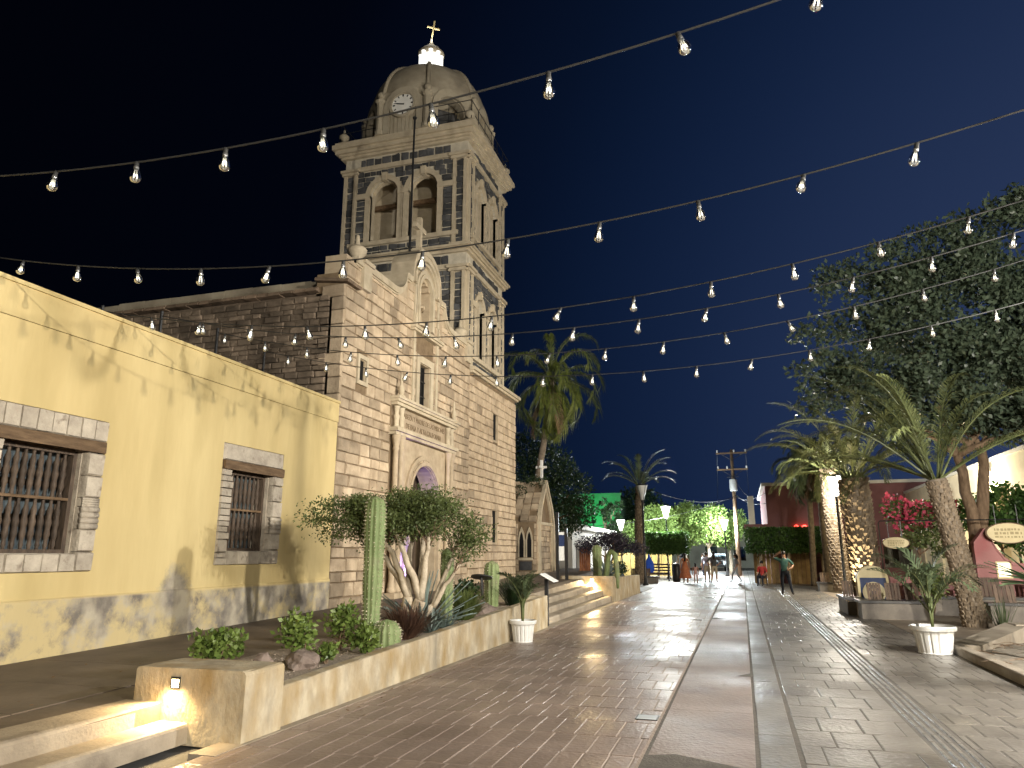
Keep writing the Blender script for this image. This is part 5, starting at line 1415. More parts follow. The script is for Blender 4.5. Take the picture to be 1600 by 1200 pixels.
# plants in the second planter
ribbed('columnar_cactus', 'column cactus in the cream planter beside the looped cactus', (-5.4, 28.6, .64), .17, 1.35, 10, 5, .9)
blades('agave', 'grey agave clump between the column cactus and looped cactus', (-5.1, 28.9, .64), 36, .95, .045, 60, 'agave_leaf', 7, 'agave', 1, .15)
t = thing('looped_cactus', 'looped pale green cactus bent over the corner of the cream planter', 'cactus', (-4.85, 27.4, .64))
pts = [(-5.0, 27.6, .6), (-4.85, 27.5, .95), (-4.78, 27.4, 1.35), (-4.72, 27.3, 1.62), (-4.6, 27.2, 1.72), (-4.45, 27.1, 1.62), (-4.4, 27.05, 1.2), (-4.37, 27.0, .7), (-4.37, 27.0, .42)]
m_ = MB(); m_.tube(pts, [.1, .1, .095, .09, .09, .09, .09, .08, .04], 10); m_.build('stem', 'cactus_skin', t, True)
m_ = MB(); R = random.Random(2)
for a, b in zip(pts, pts[1:]):
    for k in range(26):
        q = Vector(a).lerp(Vector(b), R.random()) + rv(R) * .09; m_.leaf(q, rv(R), rv(R), .035, .003)
stuff(m_.build('spines', 'cactus_spine', t))
round_shrub('dark leafy shrub behind the looped cactus', (-5.0, 30.6, .64), .45, .6, 500, .1, .035, 'leaf_dark', 12)
broad_tree('desert_tree', 'low dark purple-leaved tree over the cream planter', (-5.6, 31, .6), [(-5.5, 31, 1.5), (-5.2, 31.2, 1.5)], [((-6.2, 31, 2.0), (.6, .8, .38)), ((-5.4, 31, 2.15), (.8, .9, .42)), ((-4.7, 31.2, 1.95), (.7, .8, .36)), ((-5.0, 30.6, 2.3), (.6, .7, .3)), ((-4.2, 31.5, 1.8), (.45, .6, .25))], 5200, .09, .025, 'leaf_purple', 'bark_brown', 14, tr=.07, shell=.1)
# ================================================================== PALMS
palm('coconut_palm', 'tall coconut palm with drooping fronds beyond the bell tower', [(-10.1, 34.2, .6), (-9.6, 34.1, 3.5), (-8.9, 34, 7.0), (-8.45, 34, 10.1)], .2, .13, 30, 3.9, (84, -72), 2.6, 'coco_leaf', 5, .6, .8, False, 54, 4, .02)
palm('date_palm', 'leaning rough-trunked palm with long arching fronds on the plaza', [(4.95, 19.6, -.02), (4.9, 19.55, .6), (4.72, 19.5, 2.0), (4.5, 19.4, 3.35)], .25, .22, 25, 3.9, (86, 22), 1.25, 'palm_leaf', 7, .55, .5, True, 58, 0, .011, azs=[2.6, 2.9, 2.2, 3.4, 1.2, 2.5, .4, 1.7, -.6, 2.8, 4.2, 2.0], dz=.095, size=.1, nper=12)
palm('date_palm', 'thick shaggy palm behind the arch-topped logo board', [(3.62, 25.2, .0), (3.6, 25.2, 1.5), (3.55, 25.2, 3.0), (3.5, 25.2, 3.95)], .36, .44, 24, 3.3, (88, 18), 1.5, 'palm_leaf', 8, .5, .45, True, 52, 0, .012, dz=.11, size=.17, nper=13)
palm('date_palm', 'pale-trunked palm standing just behind the lit street lamp', [(4.05, 35.3, .1), (3.98, 35.3, 2.5), (3.9, 35.3, 5.3)], .36, .33, 20, 2.7, (80, -10), 1.7, 'palm_leaf', 9, .42, .3, True, 34, 0, .02, dz=.13, size=.12, nper=11)
palm('fan_palm', 'pale smooth palm trunk directly behind the lamp-side palm', [(3.95, 38.2, .1), (3.9, 38.2, 3), (3.95, 38.2, 6.4)], .27, .25, 16, 2.2, (70, -35), 2.0, 'palm_leaf', 10, .5, .4, False, 28, 2, .03)
palm('fan_palm', 'slender grey palm with shaggy green crown beside the clipped hedge', [(3.3, 40, .1), (3.42, 40, 3.0), (3.5, 40, 6.2)], .15, .13, 26, 2.3, (82, -60), 2.0, 'palm_dark', 11, .6, .6, False, 30, 3, .03)
palm('date_palm', 'small-crowned palm beside the unlit black street lamp', [(-5.55, 42, .1), (-5.5, 42, 3), (-5.38, 42, 5.5)], .24, .2, 14, 2.5, (76, 22), 1.3, 'palm_dark', 12, .4, .25, True, 34, 0, .02, dz=.16, size=.13)

# ================================================================== TREES BEHIND
broad_tree('laurel_tree', 'big dense laurel tree spreading over the plaza behind the palms', (6.9, 25.5, 0), [(6.6, 25.5, 4.6), (7.3, 25.6, 4.8)],
           [((6.2, 25.5, 6.6), (2.0, 2.0, 1.6)), ((8.2, 25, 6.6), (2.2, 2.2, 1.9)), ((4.6, 26, 7.2), (1.6, 1.6, 1.2)), ((3.5, 26, 7.6), (1.3, 1.4, .9)), ((5.4, 26, 9.2), (1.9, 1.8, 1.5)), ((7.6, 25.5, 9.4), (2.4, 2.2, 2.0)), ((9.8, 25, 8.2), (2.4, 2.2, 2.2)), ((4.4, 26.3, 10.8), (1.3, 1.4, .9)), ((6.6, 26, 11.6), (1.9, 1.8, 1.3)), ((9.0, 25.5, 11.6), (2.3, 2.0, 1.6)), ((3.2, 26.5, 9.3), (1.0, 1.1, .6)), ((9.0, 24.2, 5.6), (1.6, 1.5, 1.2)), ((5.2, 25, 5.6), (1.1, 1.2, .8)), ((2.6, 26.4, 6.6), (.8, .9, .5))],
           48000, .19, .055, 'leaf_laurel', 'bark_brown', 21, tr=.24, shell=.1, clump=34)
broad_tree('evergreen_tree', 'dark broad evergreen tree behind the stone shrine', (-10.2, 41, .2), [(-10.2, 41, 3.5)], [((-10.6, 41, 6.6), (1.6, 1.5, 1.5)), ((-9.2, 40.5, 5.2), (1.4, 1.4, 1.5)), ((-11.4, 40.5, 5.0), (1.6, 1.5, 1.7)), ((-9.6, 40.5, 3.6), (1.6, 1.4, 1.1)), ((-8.4, 41, 4.0), (.8, .9, .9)), ((-12, 41, 7.6), (1.3, 1.2, 1.2))], 11000, .18, .05, 'leaf_dark', 'bark_brown', 22)
broad_tree('evergreen_tree', 'dark tree beyond the green-lit building', (-9.5, 74, 0), [(-9.5, 74, 4)], [((-9.6, 74, 6.4), (2.4, 2, 2.0)), ((-7.6, 74, 5.0), (2.0, 2, 1.6)), ((-11, 74, 5), (1.8, 1.8, 1.6))], 5000, .3, .09, 'leaf_dark', 'bark_brown', 23)
broad_tree('evergreen_tree', 'dark ragged tree in front of the green-lit building', (-10.9, 62, 0), [(-10.9, 62, 3.4)], [((-11.2, 62, 5.0), (.9, .9, .9)), ((-10.2, 62, 4.4), (.9, .9, .9)), ((-10.0, 62, 5.6), (.7, .7, .6)), ((-11.0, 62, 6.0), (.5, .5, .4))], 2600, .22, .06, 'leaf_dark', 'bark_brown', 27, shell=.1, clump=9)
for i, (x, y, h, lab) in enumerate([(-6.6, 62, 5.0, 'bright green tree lit from below behind the far clipped hedge'), (-4.6, 64, 6.2, 'tallest bright green tree between two street lamps'), (-2.6, 63, 5.7, 'bright green tree lit white between the lamp and utility pole'), (-1.0, 66, 5.0, 'bright green tree tucked behind the utility pole'), (-8.4, 63, 4.2, 'bright green tree behind the small-crowned palm')][:5]):
    R = random.Random(40 + i)
    broad_tree('garden_tree', lab, (x, y, 0), [(x, y, 2.2)], [((x + R.uniform(-1, 1), y + R.uniform(-.8, .8), 2.9 + (h - 3.2) * R.random()), (R.uniform(.7, 1.1), R.uniform(.7, 1.1), R.uniform(.6, 1.0))) for _ in range(9)], 4200, .26, .07, 'leaf_bright', 'bark_pale', 50 + i, group='bright green trees at the street end', shell=.3)
    m_ = None
def hedge_tree(label, x0, x1, y0, y1, z0, z1, trunks, seed, m='leaf_hedge', n=5200):
    R = random.Random(seed); t = thing('clipped_hedge', label, 'hedge', ((x0 + x1) / 2, (y0 + y1) / 2, 0), 'box-clipped hedges on bare stems')
    mb = MB()
    for _ in range(n):
        f = R.random(); p = Vector((R.uniform(x0, x1), R.uniform(y0, y1), R.uniform(z0, z1)))
        if f < .5: p.y = y0 + abs(R.gauss(0, .06))
        elif f < .72: p.z = z1 - abs(R.gauss(0, .05))
        elif f < .8: p.x = R.choice((x0, x1)) + R.gauss(0, .04)
        elif f < .9: p.z = z0 + abs(R.gauss(0, .1))
        a = (rv(R) + Vector((0, -.5, .3))).normalized(); mb.leaf(p, a, a.cross(rv(R)).normalized(), .15 * R.uniform(.6, 1.2), .045)
    mb.build('foliage', m, t)
    m_ = MB(); m_.box(x0 + .15, x1 - .15, y0 + .2, y1 - .15, z0 + .12, z1 - .12); m_.build('dark_core', 'leaf_dark', t)  # plain dark box standing in for the hedge's shaded inside
    for x in trunks:
        m_ = MB(); limb(m_, (x, (y0 + y1) / 2, -.02), (x + .1, (y0 + y1) / 2, z0 + .3), .09, .07, R, 7, .05); m_.build('stem', 'bark_pale', t, True)
hedge_tree('clipped box hedge on stems left of the far street lamp', -6.3, -3.5, 51, 53, 1.65, 3.1, (-5.6, -4.3), 1)
hedge_tree('clipped dark box hedge on stems before the maroon building', .3, 4.9, 43.2, 45, 1.7, 3.05, (.9, 2.4, 4.2), 2, n=6500)

# ================================================================== RIGHT-HAND BUILDINGS
mat('maroon_wall', (.15, .07, .075), (.21, .1, .105), scale=.8, rough=.9, bump=.2, bscale=14, c3=(.13, .06, .065), s3=.5)
mat('pink_wall', (.34, .155, .15), (.43, .21, .2), scale=1, rough=.9, bump=.25, bscale=14, c3=(.36, .12, .12), s3=.8)
mat('cream_wall', (.6, .55, .42), (.7, .65, .5), scale=1, rough=.9, bump=.2, bscale=14, c3=(.5, .44, .33), s3=.6)
mat('white_wall', (.62, .62, .58), (.72, .72, .68), scale=1, rough=.9, bump=.15)
mat('dark_wood', (.07, .045, .03), (.16, .105, .07), scale=5, rough=.6, bump=.3, stretch=(3, 3, .5), rand=.25)
mat('fence_board', (.3, .2, .09), (.42, .29, .14), scale=4, rough=.8, bump=.3, rand=.25)
mat('bench_concrete', (.16, .14, .12), (.26, .23, .19), scale=2, rough=.75, bump=.3, bscale=25)
mat('bench_slab', (.05, .048, .046), (.085, .08, .075), scale=4, rough=.4, bump=.1)
mat('sign_cream', (.6, .5, .28), (.68, .58, .34), scale=5, rough=.5)
mat('sign_print', (.36, .29, .15), rough=.6)
mat('sign_brown', (.12, .07, .035), rough=.6)
mat('poster_lit', (.7, .65, .5), rough=.5, emit=(1, .85, .55), estr=.5)
mat('neon_red', (.6, .05, .04), rough=.5, emit=(1, .06, .04), estr=2.5)
mat('grey_plastic', (.4, .42, .42), (.5, .52, .52), scale=3, rough=.5)
mat('green_wall', (.06, .13, .08), (.09, .18, .11), scale=1, rough=.9)

mb_ = thing('maroon_building', 'two-storey maroon building with pale coping beyond the clipped hedge', 'building', (6, 46, 0))
m_ = MB(); wall_with_holes(m_, FY, 1.55, 10.6, 0, 5.6, [(5.2, 6.4, 0, 2.3), (7.6, 9.0, .9, 2.3)], 46, 46.4); m_.box(1.55, 1.9, 46.4, 58, 0, 5.6); m_.box(10.2, 10.6, 46.4, 58, 0, 5.6); m_.box(1.55, 10.6, 58, 58.3, 0, 5.6); m_.build('wall', 'maroon_wall', mb_)
m_ = MB(); m_.box(1.35, 10.7, 45.85, 46.5, 5.6, 5.78); m_.box(1.35, 1.95, 46.5, 58.4, 5.6, 5.78); m_.build('coping', 'white_wall', mb_)
m_ = MB(); m_.box(1.9, 10.2, 46.4, 58, 5.3, 5.5); m_.build('roof', 'asphalt', mb_)
m_ = MB(); m_.box(5.2, 6.4, 46.3, 46.35, 0, 2.3); m_.build('door', 'dark_wood', mb_)
m_ = MB(); m_.box(7.6, 9.0, 46.3, 46.34, .9, 2.3); m_.build('window_pane', 'window_glass', mb_)
m_ = MB(); m_.box(.2, 1.54, 45.4, 47.5, 2.75, 3.0); m_.build('balcony_floor', 'white_wall', mb_)
m_ = MB(); m_.box(.2, 1.54, 45.4, 45.55, 3.0, 3.35); m_.build('balcony_wall', 'maroon_wall', mb_)
m_ = MB(); m_.box(.5, .85, 45.6, 45.9, 3.0, 5.0); m_.build('balcony_pillar', 'white_wall', mb_)
m_ = MB(); m_.tube([(3.0 + .12 * i, 45.9, 3.2 + .08 * sin(i * 1.7)) for i in range(9)], .035, 6)
t = tag(m_.build('neon_sign', 'neon_red'), 'small red neon strip on the maroon wall above the hedge', 'neon sign')
# timber fence behind the hedge
fn_ = thing('timber_fence', 'tall timber plank fence under the clipped dark hedge', 'fence', (2.3, 45.3, 0))
for i in range(16):
    x = .6 + i * .23 + (.5 if i > 5 else 0) + (.6 if i > 10 else 0); m_ = MB(); m_.box(x, x + .21, 45.3, 45.34, .0, 1.75); m_.build('plank', 'fence_board', fn_)
m_ = MB(); m_.box(.6, 5.4, 45.345, 45.4, .4, .5); m_.box(.6, 5.4, 45.345, 45.4, 1.4, 1.5); m_.build('rail', 'dark_wood', fn_)

ab = thing('arcade_building', 'cream arcaded building along the plaza behind the trees', 'building', (9, 33, 0))
AR = [30.0, 34.6, 38.6, 42.0]; m_ = MB(); prev = 22.0
fnA = lambda u, v, t: (9 + t, u, v)
for c in AR:
    w = .95
    m_.prism([(prev, 0), (c - w, 0), (c - w, 4.95), (prev, 4.95)], fnA, 0, .5)
    n = 12
    for i in range(n):
        p0 = (c + w * cos(pi * i / n), 3.1 + w * sin(pi * i / n)); p1 = (c + w * cos(pi * (i + 1) / n), 3.1 + w * sin(pi * (i + 1) / n))
        m_.prism([p1, p0, (p0[0], 4.95), (p1[0], 4.95)], fnA, 0, .5)
    prev = c + w
m_.prism([(prev, 0), (45.9, 0), (45.9, 4.95), (prev, 4.95)], fnA, 0, .5); m_.build('wall', 'cream_wall', ab)
m_ = MB(); m_.box(8.93, 9.6, 21.95, 45.9, 4.95, 5.08); m_.build('coping', 'white_wall', ab)
m_ = MB(); m_.box(9.5, 16, 22, 45.8, 4.6, 4.8); m_.box(11.8, 12, 22, 45.8, 0, 4.6); m_.build('rear_wall', 'cream_wall', ab)
for c in AR:
    m_ = MB(); m_.box(9.05, 9.1, c - .95, c + .95, .0, 1.0); m_.build('balustrade', 'cream_wall', ab)
def wall_lantern(x, y, z, label, e):
    t = thing('wall_lantern', label, 'lantern', (x, y, z))
    m_ = MB(); m_.tube([(x + .25, y, z + .2), (x + .05, y, z + .42), (x, y, z + .34)], .015, 6); m_.build('bracket', 'black_metal', t)
    m_ = MB(); m_.lathe([(.09, -.25), (.15, .22)], (x, y, z), 6); m_.build('glass', 'warm_lamp', t)
    m_ = MB(); m_.lathe([(.19, .22), (.12, .3), (.03, .36), (0, .37)], (x, y, z), 6); m_.build('cap', 'black_metal', t)
    l = bpy.data.lights.new('wall_lantern_light', 'POINT'); l.energy = e * LAMP; l.color = (1, .8, .48); l.shadow_soft_size = .15
    o = bpy.data.objects.new('wall_lantern_light', l); COL.objects.link(o); o.parent = t; o.location = (-.1, 0, .05)
wall_lantern(8.72, 30.9, 4.25, 'warm glowing lantern on the cream arcade wall', 420)

# pink garden wall with a swept top and its lit poster
pk = thing('garden_wall', 'pink garden wall with swept curving top behind the benches', 'wall', (7, 24.3, 0))
top_ = [(6.35, .0), (6.35, 1.9), (6.55, 2.15), (6.66, 2.3), (6.78, 2.05), (6.9, 1.75), (7.05, 1.5), (7.25, 1.35), (7.6, 1.3), (8.9, 1.3), (8.9, 0)]
m_ = MB(); m_.prism(top_[::-1], FY, 24.2, 24.45); m_.build('wall', 'pink_wall', pk)
m_ = MB(); m_.band([(x, z + .05) for x, z in top_[1:-1]], [(x, z - .03) for x, z in top_[1:-1]], FY, 24.16, 24.49); m_.build('coping', 'pink_wall', pk)
m_ = MB(); m_.box(4.2, 6.35, 24.9, 25.1, 0, .95); m_.build('low_wall', 'pink_wall', pk)
t = thing('lit_poster', 'small lit poster on the pink garden wall', 'poster', (6.98, 24.19, 1.0))
m_ = MB(); m_.box(6.82, 7.2, 24.16, 24.195, .95, 1.42); m_.build('board', 'sign_cream', t)
m_ = MB(); m_.box(6.86, 7.16, 24.15, 24.16, 1.0, 1.38); m_.build('print', 'poster_lit', t)
def oval_sign(x, y, z, w, h, lines, label):
    t = thing('oval_sign', label, 'sign', (x, y, z))
    el = lambda k: [(x + w * k * cos(2 * pi * i / 32), z + h * k * sin(2 * pi * i / 32)) for i in range(32)]
    m_ = MB(); m_.prism(el(1)[::-1], FY, y, y + .04); m_.build('board', 'sign_cream', t)
    m_ = MB(); m_.band(el(1.05), el(.97), FY, y - .012, y + .045, True); m_.build('rim', 'sign_brown', t)
    R = random.Random(int(x * 10)); m_ = MB()          # worn print, too faded to read
    for zz, hh in ((.34, .13), (-.02, .16), (-.38, .1)):
        u = -.62
        while u < .6:
            q = R.uniform(.05, .16); m_.box(x + w * u, x + w * min(.62, u + q), y - .006, y - .001, z + h * (zz - hh * R.uniform(.6, 1)), z + h * (zz + hh * R.uniform(.6, 1))); u += q + R.uniform(.03, .09)
    stuff(m_.build('faded_print', 'sign_print', t))
    for sx_ in (-.5, .5): m_ = MB(); m_.tube([(x + w * sx_, y + .02, z + h * .8), (x + w * sx_, y + .02, z + h + .5)], .012, 5); m_.build('hanger', 'black_metal', t)
    return t
oval_sign(4.42, 24.6, 1.95, .36, .17, ['CAFE', 'RESTAURANTE'], 'small oval cream sign hanging beside the thick shaggy palm')
oval_sign(7.2, 24.0, 2.2, .55, .28, ['HOTEL', 'OASIS'], 'large oval cream sign hanging above the pink garden wall')
# beam that carries the hanging signs
m_ = MB(); m_.tube([(4.0, 24.62, 0), (4.0, 24.62, 2.55), (4.05, 24.62, 2.6), (8.85, 24.62, 2.6), (8.9, 24.62, 2.55), (8.9, 24.62, 0)], .02, 6); tag(m_.build('sign_rail', 'black_metal'), 'thin black rail carrying the hanging oval signs', 'rail')

# arch-topped board with a round emblem
t = thing('logo_board', 'cream arch-topped board with navy panel and round emblem by the benches', 'sign', (3.42, 22.9, 0))
bx_, by_ = 3.42, 22.9
o_ = [(bx_ + .4, .0), (bx_ + .4, .95)] + [(bx_ + .4 * cos(pi * i / 14), .95 + .36 * sin(pi * i / 14)) for i in range(1, 14)] + [(bx_ - .4, .95), (bx_ - .4, .0)]
m_ = MB(); m_.prism(o_, FY, by_, by_ + .35); m_.build('board', 'sign_cream', t)
m_ = MB(); m_.box(bx_ - .33, bx_ + .33, by_ - .012, by_ + .01, .1, .98); m_.build('panel', 'navy_paint', t)
ci = lambda r: [(bx_ + r * cos(2 * pi * i / 28), .58 + r * sin(2 * pi * i / 28)) for i in range(28)]
m_ = MB(); m_.band(ci(.29), ci(.17), FY, by_ - .024, by_ - .012, True); m_.build('emblem_ring', 'sign_cream', t)
m_ = MB(); m_.band(ci(.12), ci(.06), FY, by_ - .022, by_ - .012, True); m_.build('emblem_centre', 'sign_cream', t)

# ------------------------------------------------------------------ benches with timber backs
def bench(label, x0, x1, y0, y1, h, backs, facing='y', zback=.42):
    t = thing('plaza_bench', label, 'bench', ((x0 + x1) / 2, (y0 + y1) / 2, 0), 'concrete benches with timber backs')
    m_ = MB(); m_.box(x0 + .03, x1 - .03, y0 + .03, y1 - .03, -.01, h - .06); m_.build('base', 'bench_concrete', t)
    m_ = MB(); m_.box(x0 - .02, x1 + .02, y0 - .02, y1 + .02, h - .06, h); m_.build('seat_slab', 'bench_slab', t)
    for (a, b, y) in backs:
        bk = link('backrest', MB().mesh('backrest', 'dark_wood'), t)
        n = 5
        for i in range(n):
            u0 = a + (b - a) * i / n + .006; u1 = a + (b - a) * (i + 1) / n - .006
            m_ = MB(); m_.add([(u0, y, h), (u1, y, h), (u1, y + .03, h), (u0, y + .03, h), (u0, y + .09, h + zback), (u1, y + .09, h + zback), (u1, y + .12, h + zback), (u0, y + .12, h + zback)], [(0, 1, 5, 4), (3, 7, 6, 2), (4, 5, 6, 7), (0, 4, 7, 3), (1, 2, 6, 5)]); m_.build('slat', 'dark_wood', bk)
        m_ = MB(); m_.box(a, b, y + .11, y + .14, h + zback - .1, h + zback - .05); m_.build('rail', 'black_metal', bk)
    return t
bench('concrete bench with three timber backs at the corner of the plaza', 2.8, 4.5, 21.1, 22.1, .46, [(3.08, 3.42, 21.7), (3.52, 3.88, 21.75), (3.98, 4.32, 21.8)])
bench('dark bench beside the arch-topped logo board', 2.62, 3.05, 22.4, 24.4, .46, [(2.66, 3.0, 23.2)])
bench('long concrete bench wall before the pink garden wall', 4.6, 9.0, 22.9, 23.5, .5, [(4.85, 5.25, 23.2), (5.55, 5.95, 23.2), (6.1, 6.6, 23.25), (7.2, 7.7, 23.25)], zback=.5)
bench('raised bench end before the leaning palm with a single timber back', 5.55, 9.0, 20.6, 21.2, .48, [(5.75, 6.2, 20.8)])
bench('low bench round the lamp-side palm', 3.2, 5.0, 36.3, 37.4, .4, [(3.3, 3.7, 36.6), (3.9, 4.3, 36.6)])
bench('low round-palm bench beside the unlit street lamp', -6.4, -4.7, 42.8, 43.8, .42, [(-6.2, -5.8, 43.2), (-5.5, -5.1, 43.2)])

# kerbed bed at the plaza corner
rb = thing('planter', 'kerbed bare-earth planter bed at the plaza corner', 'planter', (4, 12, 0))
m_ = MB(); rough_block(m_, 3.25, 3.42, 5.0, 14.5, -.03, .14, .14, .02, 12, 5); m_.build('kerb', 'concrete_tread', rb)
for i in range(2):
    a = [(3.25, 14.5), (4.75, 16.8)][i]; b = [(4.75, 16.8), (8.5, 17.2)][i]; za = [.14, .33][i]; zb = [.33, .36][i]
    m_ = MB(); d = Vector((b[0] - a[0], b[1] - a[1], 0)).normalized(); nn = Vector((d.y, -d.x, 0)) * .45
    A, B = Vector((*a, 0)), Vector((*b, 0))
    m_.add([A + Vector((0, 0, -.02)), B + Vector((0, 0, -.02)), B + nn + Vector((0, 0, -.02)), A + nn + Vector((0, 0, -.02)), A + Vector((0, 0, za)), B + Vector((0, 0, zb)), B + nn + Vector((0, 0, zb)), A + nn + Vector((0, 0, za))], [(4, 5, 6, 7), (0, 1, 5, 4), (1, 2, 6, 5), (2, 3, 7, 6), (3, 0, 4, 7)])
    m_.build('ramped_wall', 'concrete_tread', rb)
m_ = MB(); n = 26
P = [(3.4 + 5.6 * i / n, 5 + 11.5 * j / n, .06 + .05 * noise.noise(Vector((i * .5, j * .5, 0)))) for j in range(n + 1) for i in range(n + 1)]
m_.add(P, [(j * (n + 1) + i, j * (n + 1) + i + 1, (j + 1) * (n + 1) + i + 1, (j + 1) * (n + 1) + i) for j in range(n) for i in range(n)]); m_.build('earth', 'dirt', rb)
R = random.Random(8); m_ = MB()
for _ in range(60):
    p_ = Vector((R.uniform(3.5, 5.2), R.uniform(11, 15), .1)); a = R.random() * 6.28; m_.tube([p_, p_ + Vector((cos(a) * .2, sin(a) * .2, .04)), p_ + Vector((cos(a + .5) * .4, sin(a + .5) * .4, .02))], [.006, .005, .002], 4)
stuff(m_.build('dry_twigs', 'bark_brown', rb))
yk = blades('yucca', 'long-leaved yucca in the kerbed bare-earth bed', (4.3, 13.2, 1.15), 60, .75, .035, 85, 'yucca_leaf', 15, 'yucca', 1, .35)
m_ = MB(); m_.tube([(4.3, 13.2, .03), (4.32, 13.2, .6), (4.3, 13.2, 1.2)], [.07, .055, .05], 8); m_.build('stem', 'bark_brown', yk, True)
blades('ornamental_grass', 'small tuft of palm-like grass beside the leaning palm', (5.3, 18.9, 0), 46, .8, .012, 30, 'palm_dark', 16, 'grass', 0, .3)

# flowering shrubs by the walls
fs_ = broad_tree('bougainvillea', 'pink-flowered bougainvillea between the two date palms', (5.5, 27, 0), [(5.5, 27, 1.6)], [((5.0, 27, 3.0), (.5, .5, .45)), ((5.7, 27, 2.8), (.7, .6, .5)), ((6.4, 27, 3.0), (.5, .5, .35)), ((5.4, 26.8, 2.2), (.5, .5, .4)), ((6.1, 26.8, 2.0), (.5, .5, .5))], 2600, .13, .045, 'leaf_tree', 'bark_brown', 31, cat='shrub', tr=.06)
leafcloud(MB(), [((4.9, 26.8, 3.1), (.4, .4, .45)), ((5.6, 26.7, 2.9), (.6, .4, .45)), ((6.3, 26.7, 3.05), (.45, .4, .3)), ((5.1, 26.6, 2.6), (.3, .3, .3))], 520, .14, .06, random.Random(5), .2, .7).build('flowers', 'petal_pink', fs_)
broad_tree('garden_shrub', 'glossy green shrub spreading under the warm wall lantern', (8.0, 27.5, 0), [(8.0, 27.5, 1.8)], [((7.3, 27.5, 2.9), (.6, .7, .5)), ((8.2, 27.4, 3.2), (.8, .8, .7)), ((8.9, 27, 3.0), (.7, .8, .7)), ((7.8, 27, 2.4), (.9, .8, .5)), ((8.6, 26.6, 2.2), (.8, .8, .6))], 5200, .15, .05, 'leaf_hedge', 'bark_brown', 32, cat='shrub', tr=.07)
round_shrub('yellow-green leafy shrub before the pink low wall', (4.75, 22.6, 0), .45, .9, 700, .13, .03, 'grass_green', 33, stem=.4)

# ================================================================== FAR LEFT SIDE AND STREET END
mat('shop_white', (.5, .48, .45), (.62, .6, .56), scale=1, rough=.8)
mat('ochre_wall', (.5, .36, .12), (.6, .45, .17), scale=1, rough=.9)
sp_ = thing('corner_shop', 'low shop with pale fascia behind the dark purple tree', 'building', (-11, 48, 0))
m_ = MB(); wall_with_holes(m_, FX, 43, 57, 0, 3.1, [(44, 45.2, 0, 2.2), (46.5, 48.5, .8, 2.2), (50, 52, .8, 2.2), (53.4, 54.6, 0, 2.2)], -9.9, -9.6); wall_with_holes(m_, FY, -16, -9.9, 0, 3.1, [(-11.6, -10.6, .8, 2.2)], 43, 43.3); m_.box(-16, -15.7, 43.3, 57, 0, 3.1); m_.build('wall', 'shop_white', sp_)
m_ = MB(); m_.box(-16.1, -9.2, 42.8, 57.1, 3.1, 3.4); m_.build('fascia', 'white_wall', sp_)
for a, b, c, d in [(44, 45.2, 0, 2.2), (46.5, 48.5, .8, 2.2), (50, 52, .8, 2.2), (53.4, 54.6, 0, 2.2)]:
    m_ = MB(); m_.box(-9.85, -9.8, a, b, c, d); m_.build('shop_window', 'window_glass', sp_)
m_ = MB(); m_.box(-15.5, -10, 43.5, 56.5, .0, .02); m_.build('floor', 'plaza_floor', sp_)
gb = thing('green_lit_building', 'building whose upper wall is washed in green light', 'building', (-13.5, 71, 0))
m_ = MB(); wall_with_holes(m_, FY, -17, -10.8, 0, 7.2, [(-16, -15, 4, 5.6), (-14, -13, .0, 2.3), (-12.4, -11.6, 1, 2.4)], 70, 70.3); m_.box(-17, -16.7, 70.3, 76, 0, 7.2); m_.box(-11.1, -10.8, 70.3, 76, 0, 7.2); m_.box(-17, -10.8, 70.3, 76, 7.0, 7.15); m_.build('wall', 'green_wall', gb)
m_ = MB(); m_.box(-17.1, -10.7, 69.9, 70.35, 7.2, 7.4); m_.build('coping', 'green_wall', gb)
for (a, b, c, d) in [(-16, -15, 4, 5.6), (-14, -13, .0, 2.3), (-12.4, -11.6, 1, 2.4)]:
    m_ = MB(); m_.box(a, b, 70.2, 70.24, c, d); m_.build('window_pane', 'window_glass', gb)
l = bpy.data.lights.new('green_floodlight_light', 'SPOT'); l.energy = 300 * LAMP; l.color = (.1, 1, .35); l.spot_size = radians(80); l.spot_blend = .6; l.shadow_soft_size = .1
t = thing('green_floodlight', 'green floodlight on a short pole before the washed wall', 'floodlight', (-12.8, 66.5, 0))
m_ = MB(); m_.tube([(-12.8, 66.5, 0), (-12.8, 66.5, 4.4)], .05, 8); m_.build('pole', 'black_metal', t)
m_ = MB(); m_.box(-13.0, -12.6, 66.4, 66.6, 4.4, 4.7); m_.build('housing', 'black_metal', t)
o = bpy.data.objects.new('green_floodlight_light', l); COL.objects.link(o); o.parent = t; o.location = (0, .25, 4.6); o.rotation_euler = (radians(110), 0, 0)
ow = thing('ochre_wall', 'low ochre boundary wall beyond the small-crowned palm', 'wall', (-8, 58.5, 0))
for i in range(6):
    m_ = MB(); m_.box(-10 + i * .8, -9.24 + i * .8, 58.6, 58.8, 0, 1.75); m_.build('panel', 'ochre_wall', ow)
end = thing('end_building', 'dark low building closing the end of the street', 'building', (0, 96, 0))
m_ = MB(); wall_with_holes(m_, FY, -20, 16, 0, 4.2, [(-18 + 3.4 * i, -16.6 + 3.4 * i, .9, 2.6) for i in range(10)], 96, 96.4); m_.box(-20, 16, 96.4, 104, 3.9, 4.1); m_.box(-20, -19.6, 96.4, 104, 0, 4.1); m_.box(15.6, 16, 96.4, 104, 0, 4.1); m_.build('wall', 'cream_wall', end)
m_ = MB(); m_.box(-20.2, 16.2, 95.8, 96.5, 4.2, 4.45); m_.build('coping', 'roof_tile', end)
for i in range(10): m_ = MB(); m_.box(-18 + 3.4 * i, -16.6 + 3.4 * i, 96.25, 96.3, .9, 2.6); m_.build('window_pane', 'window_glass', end)

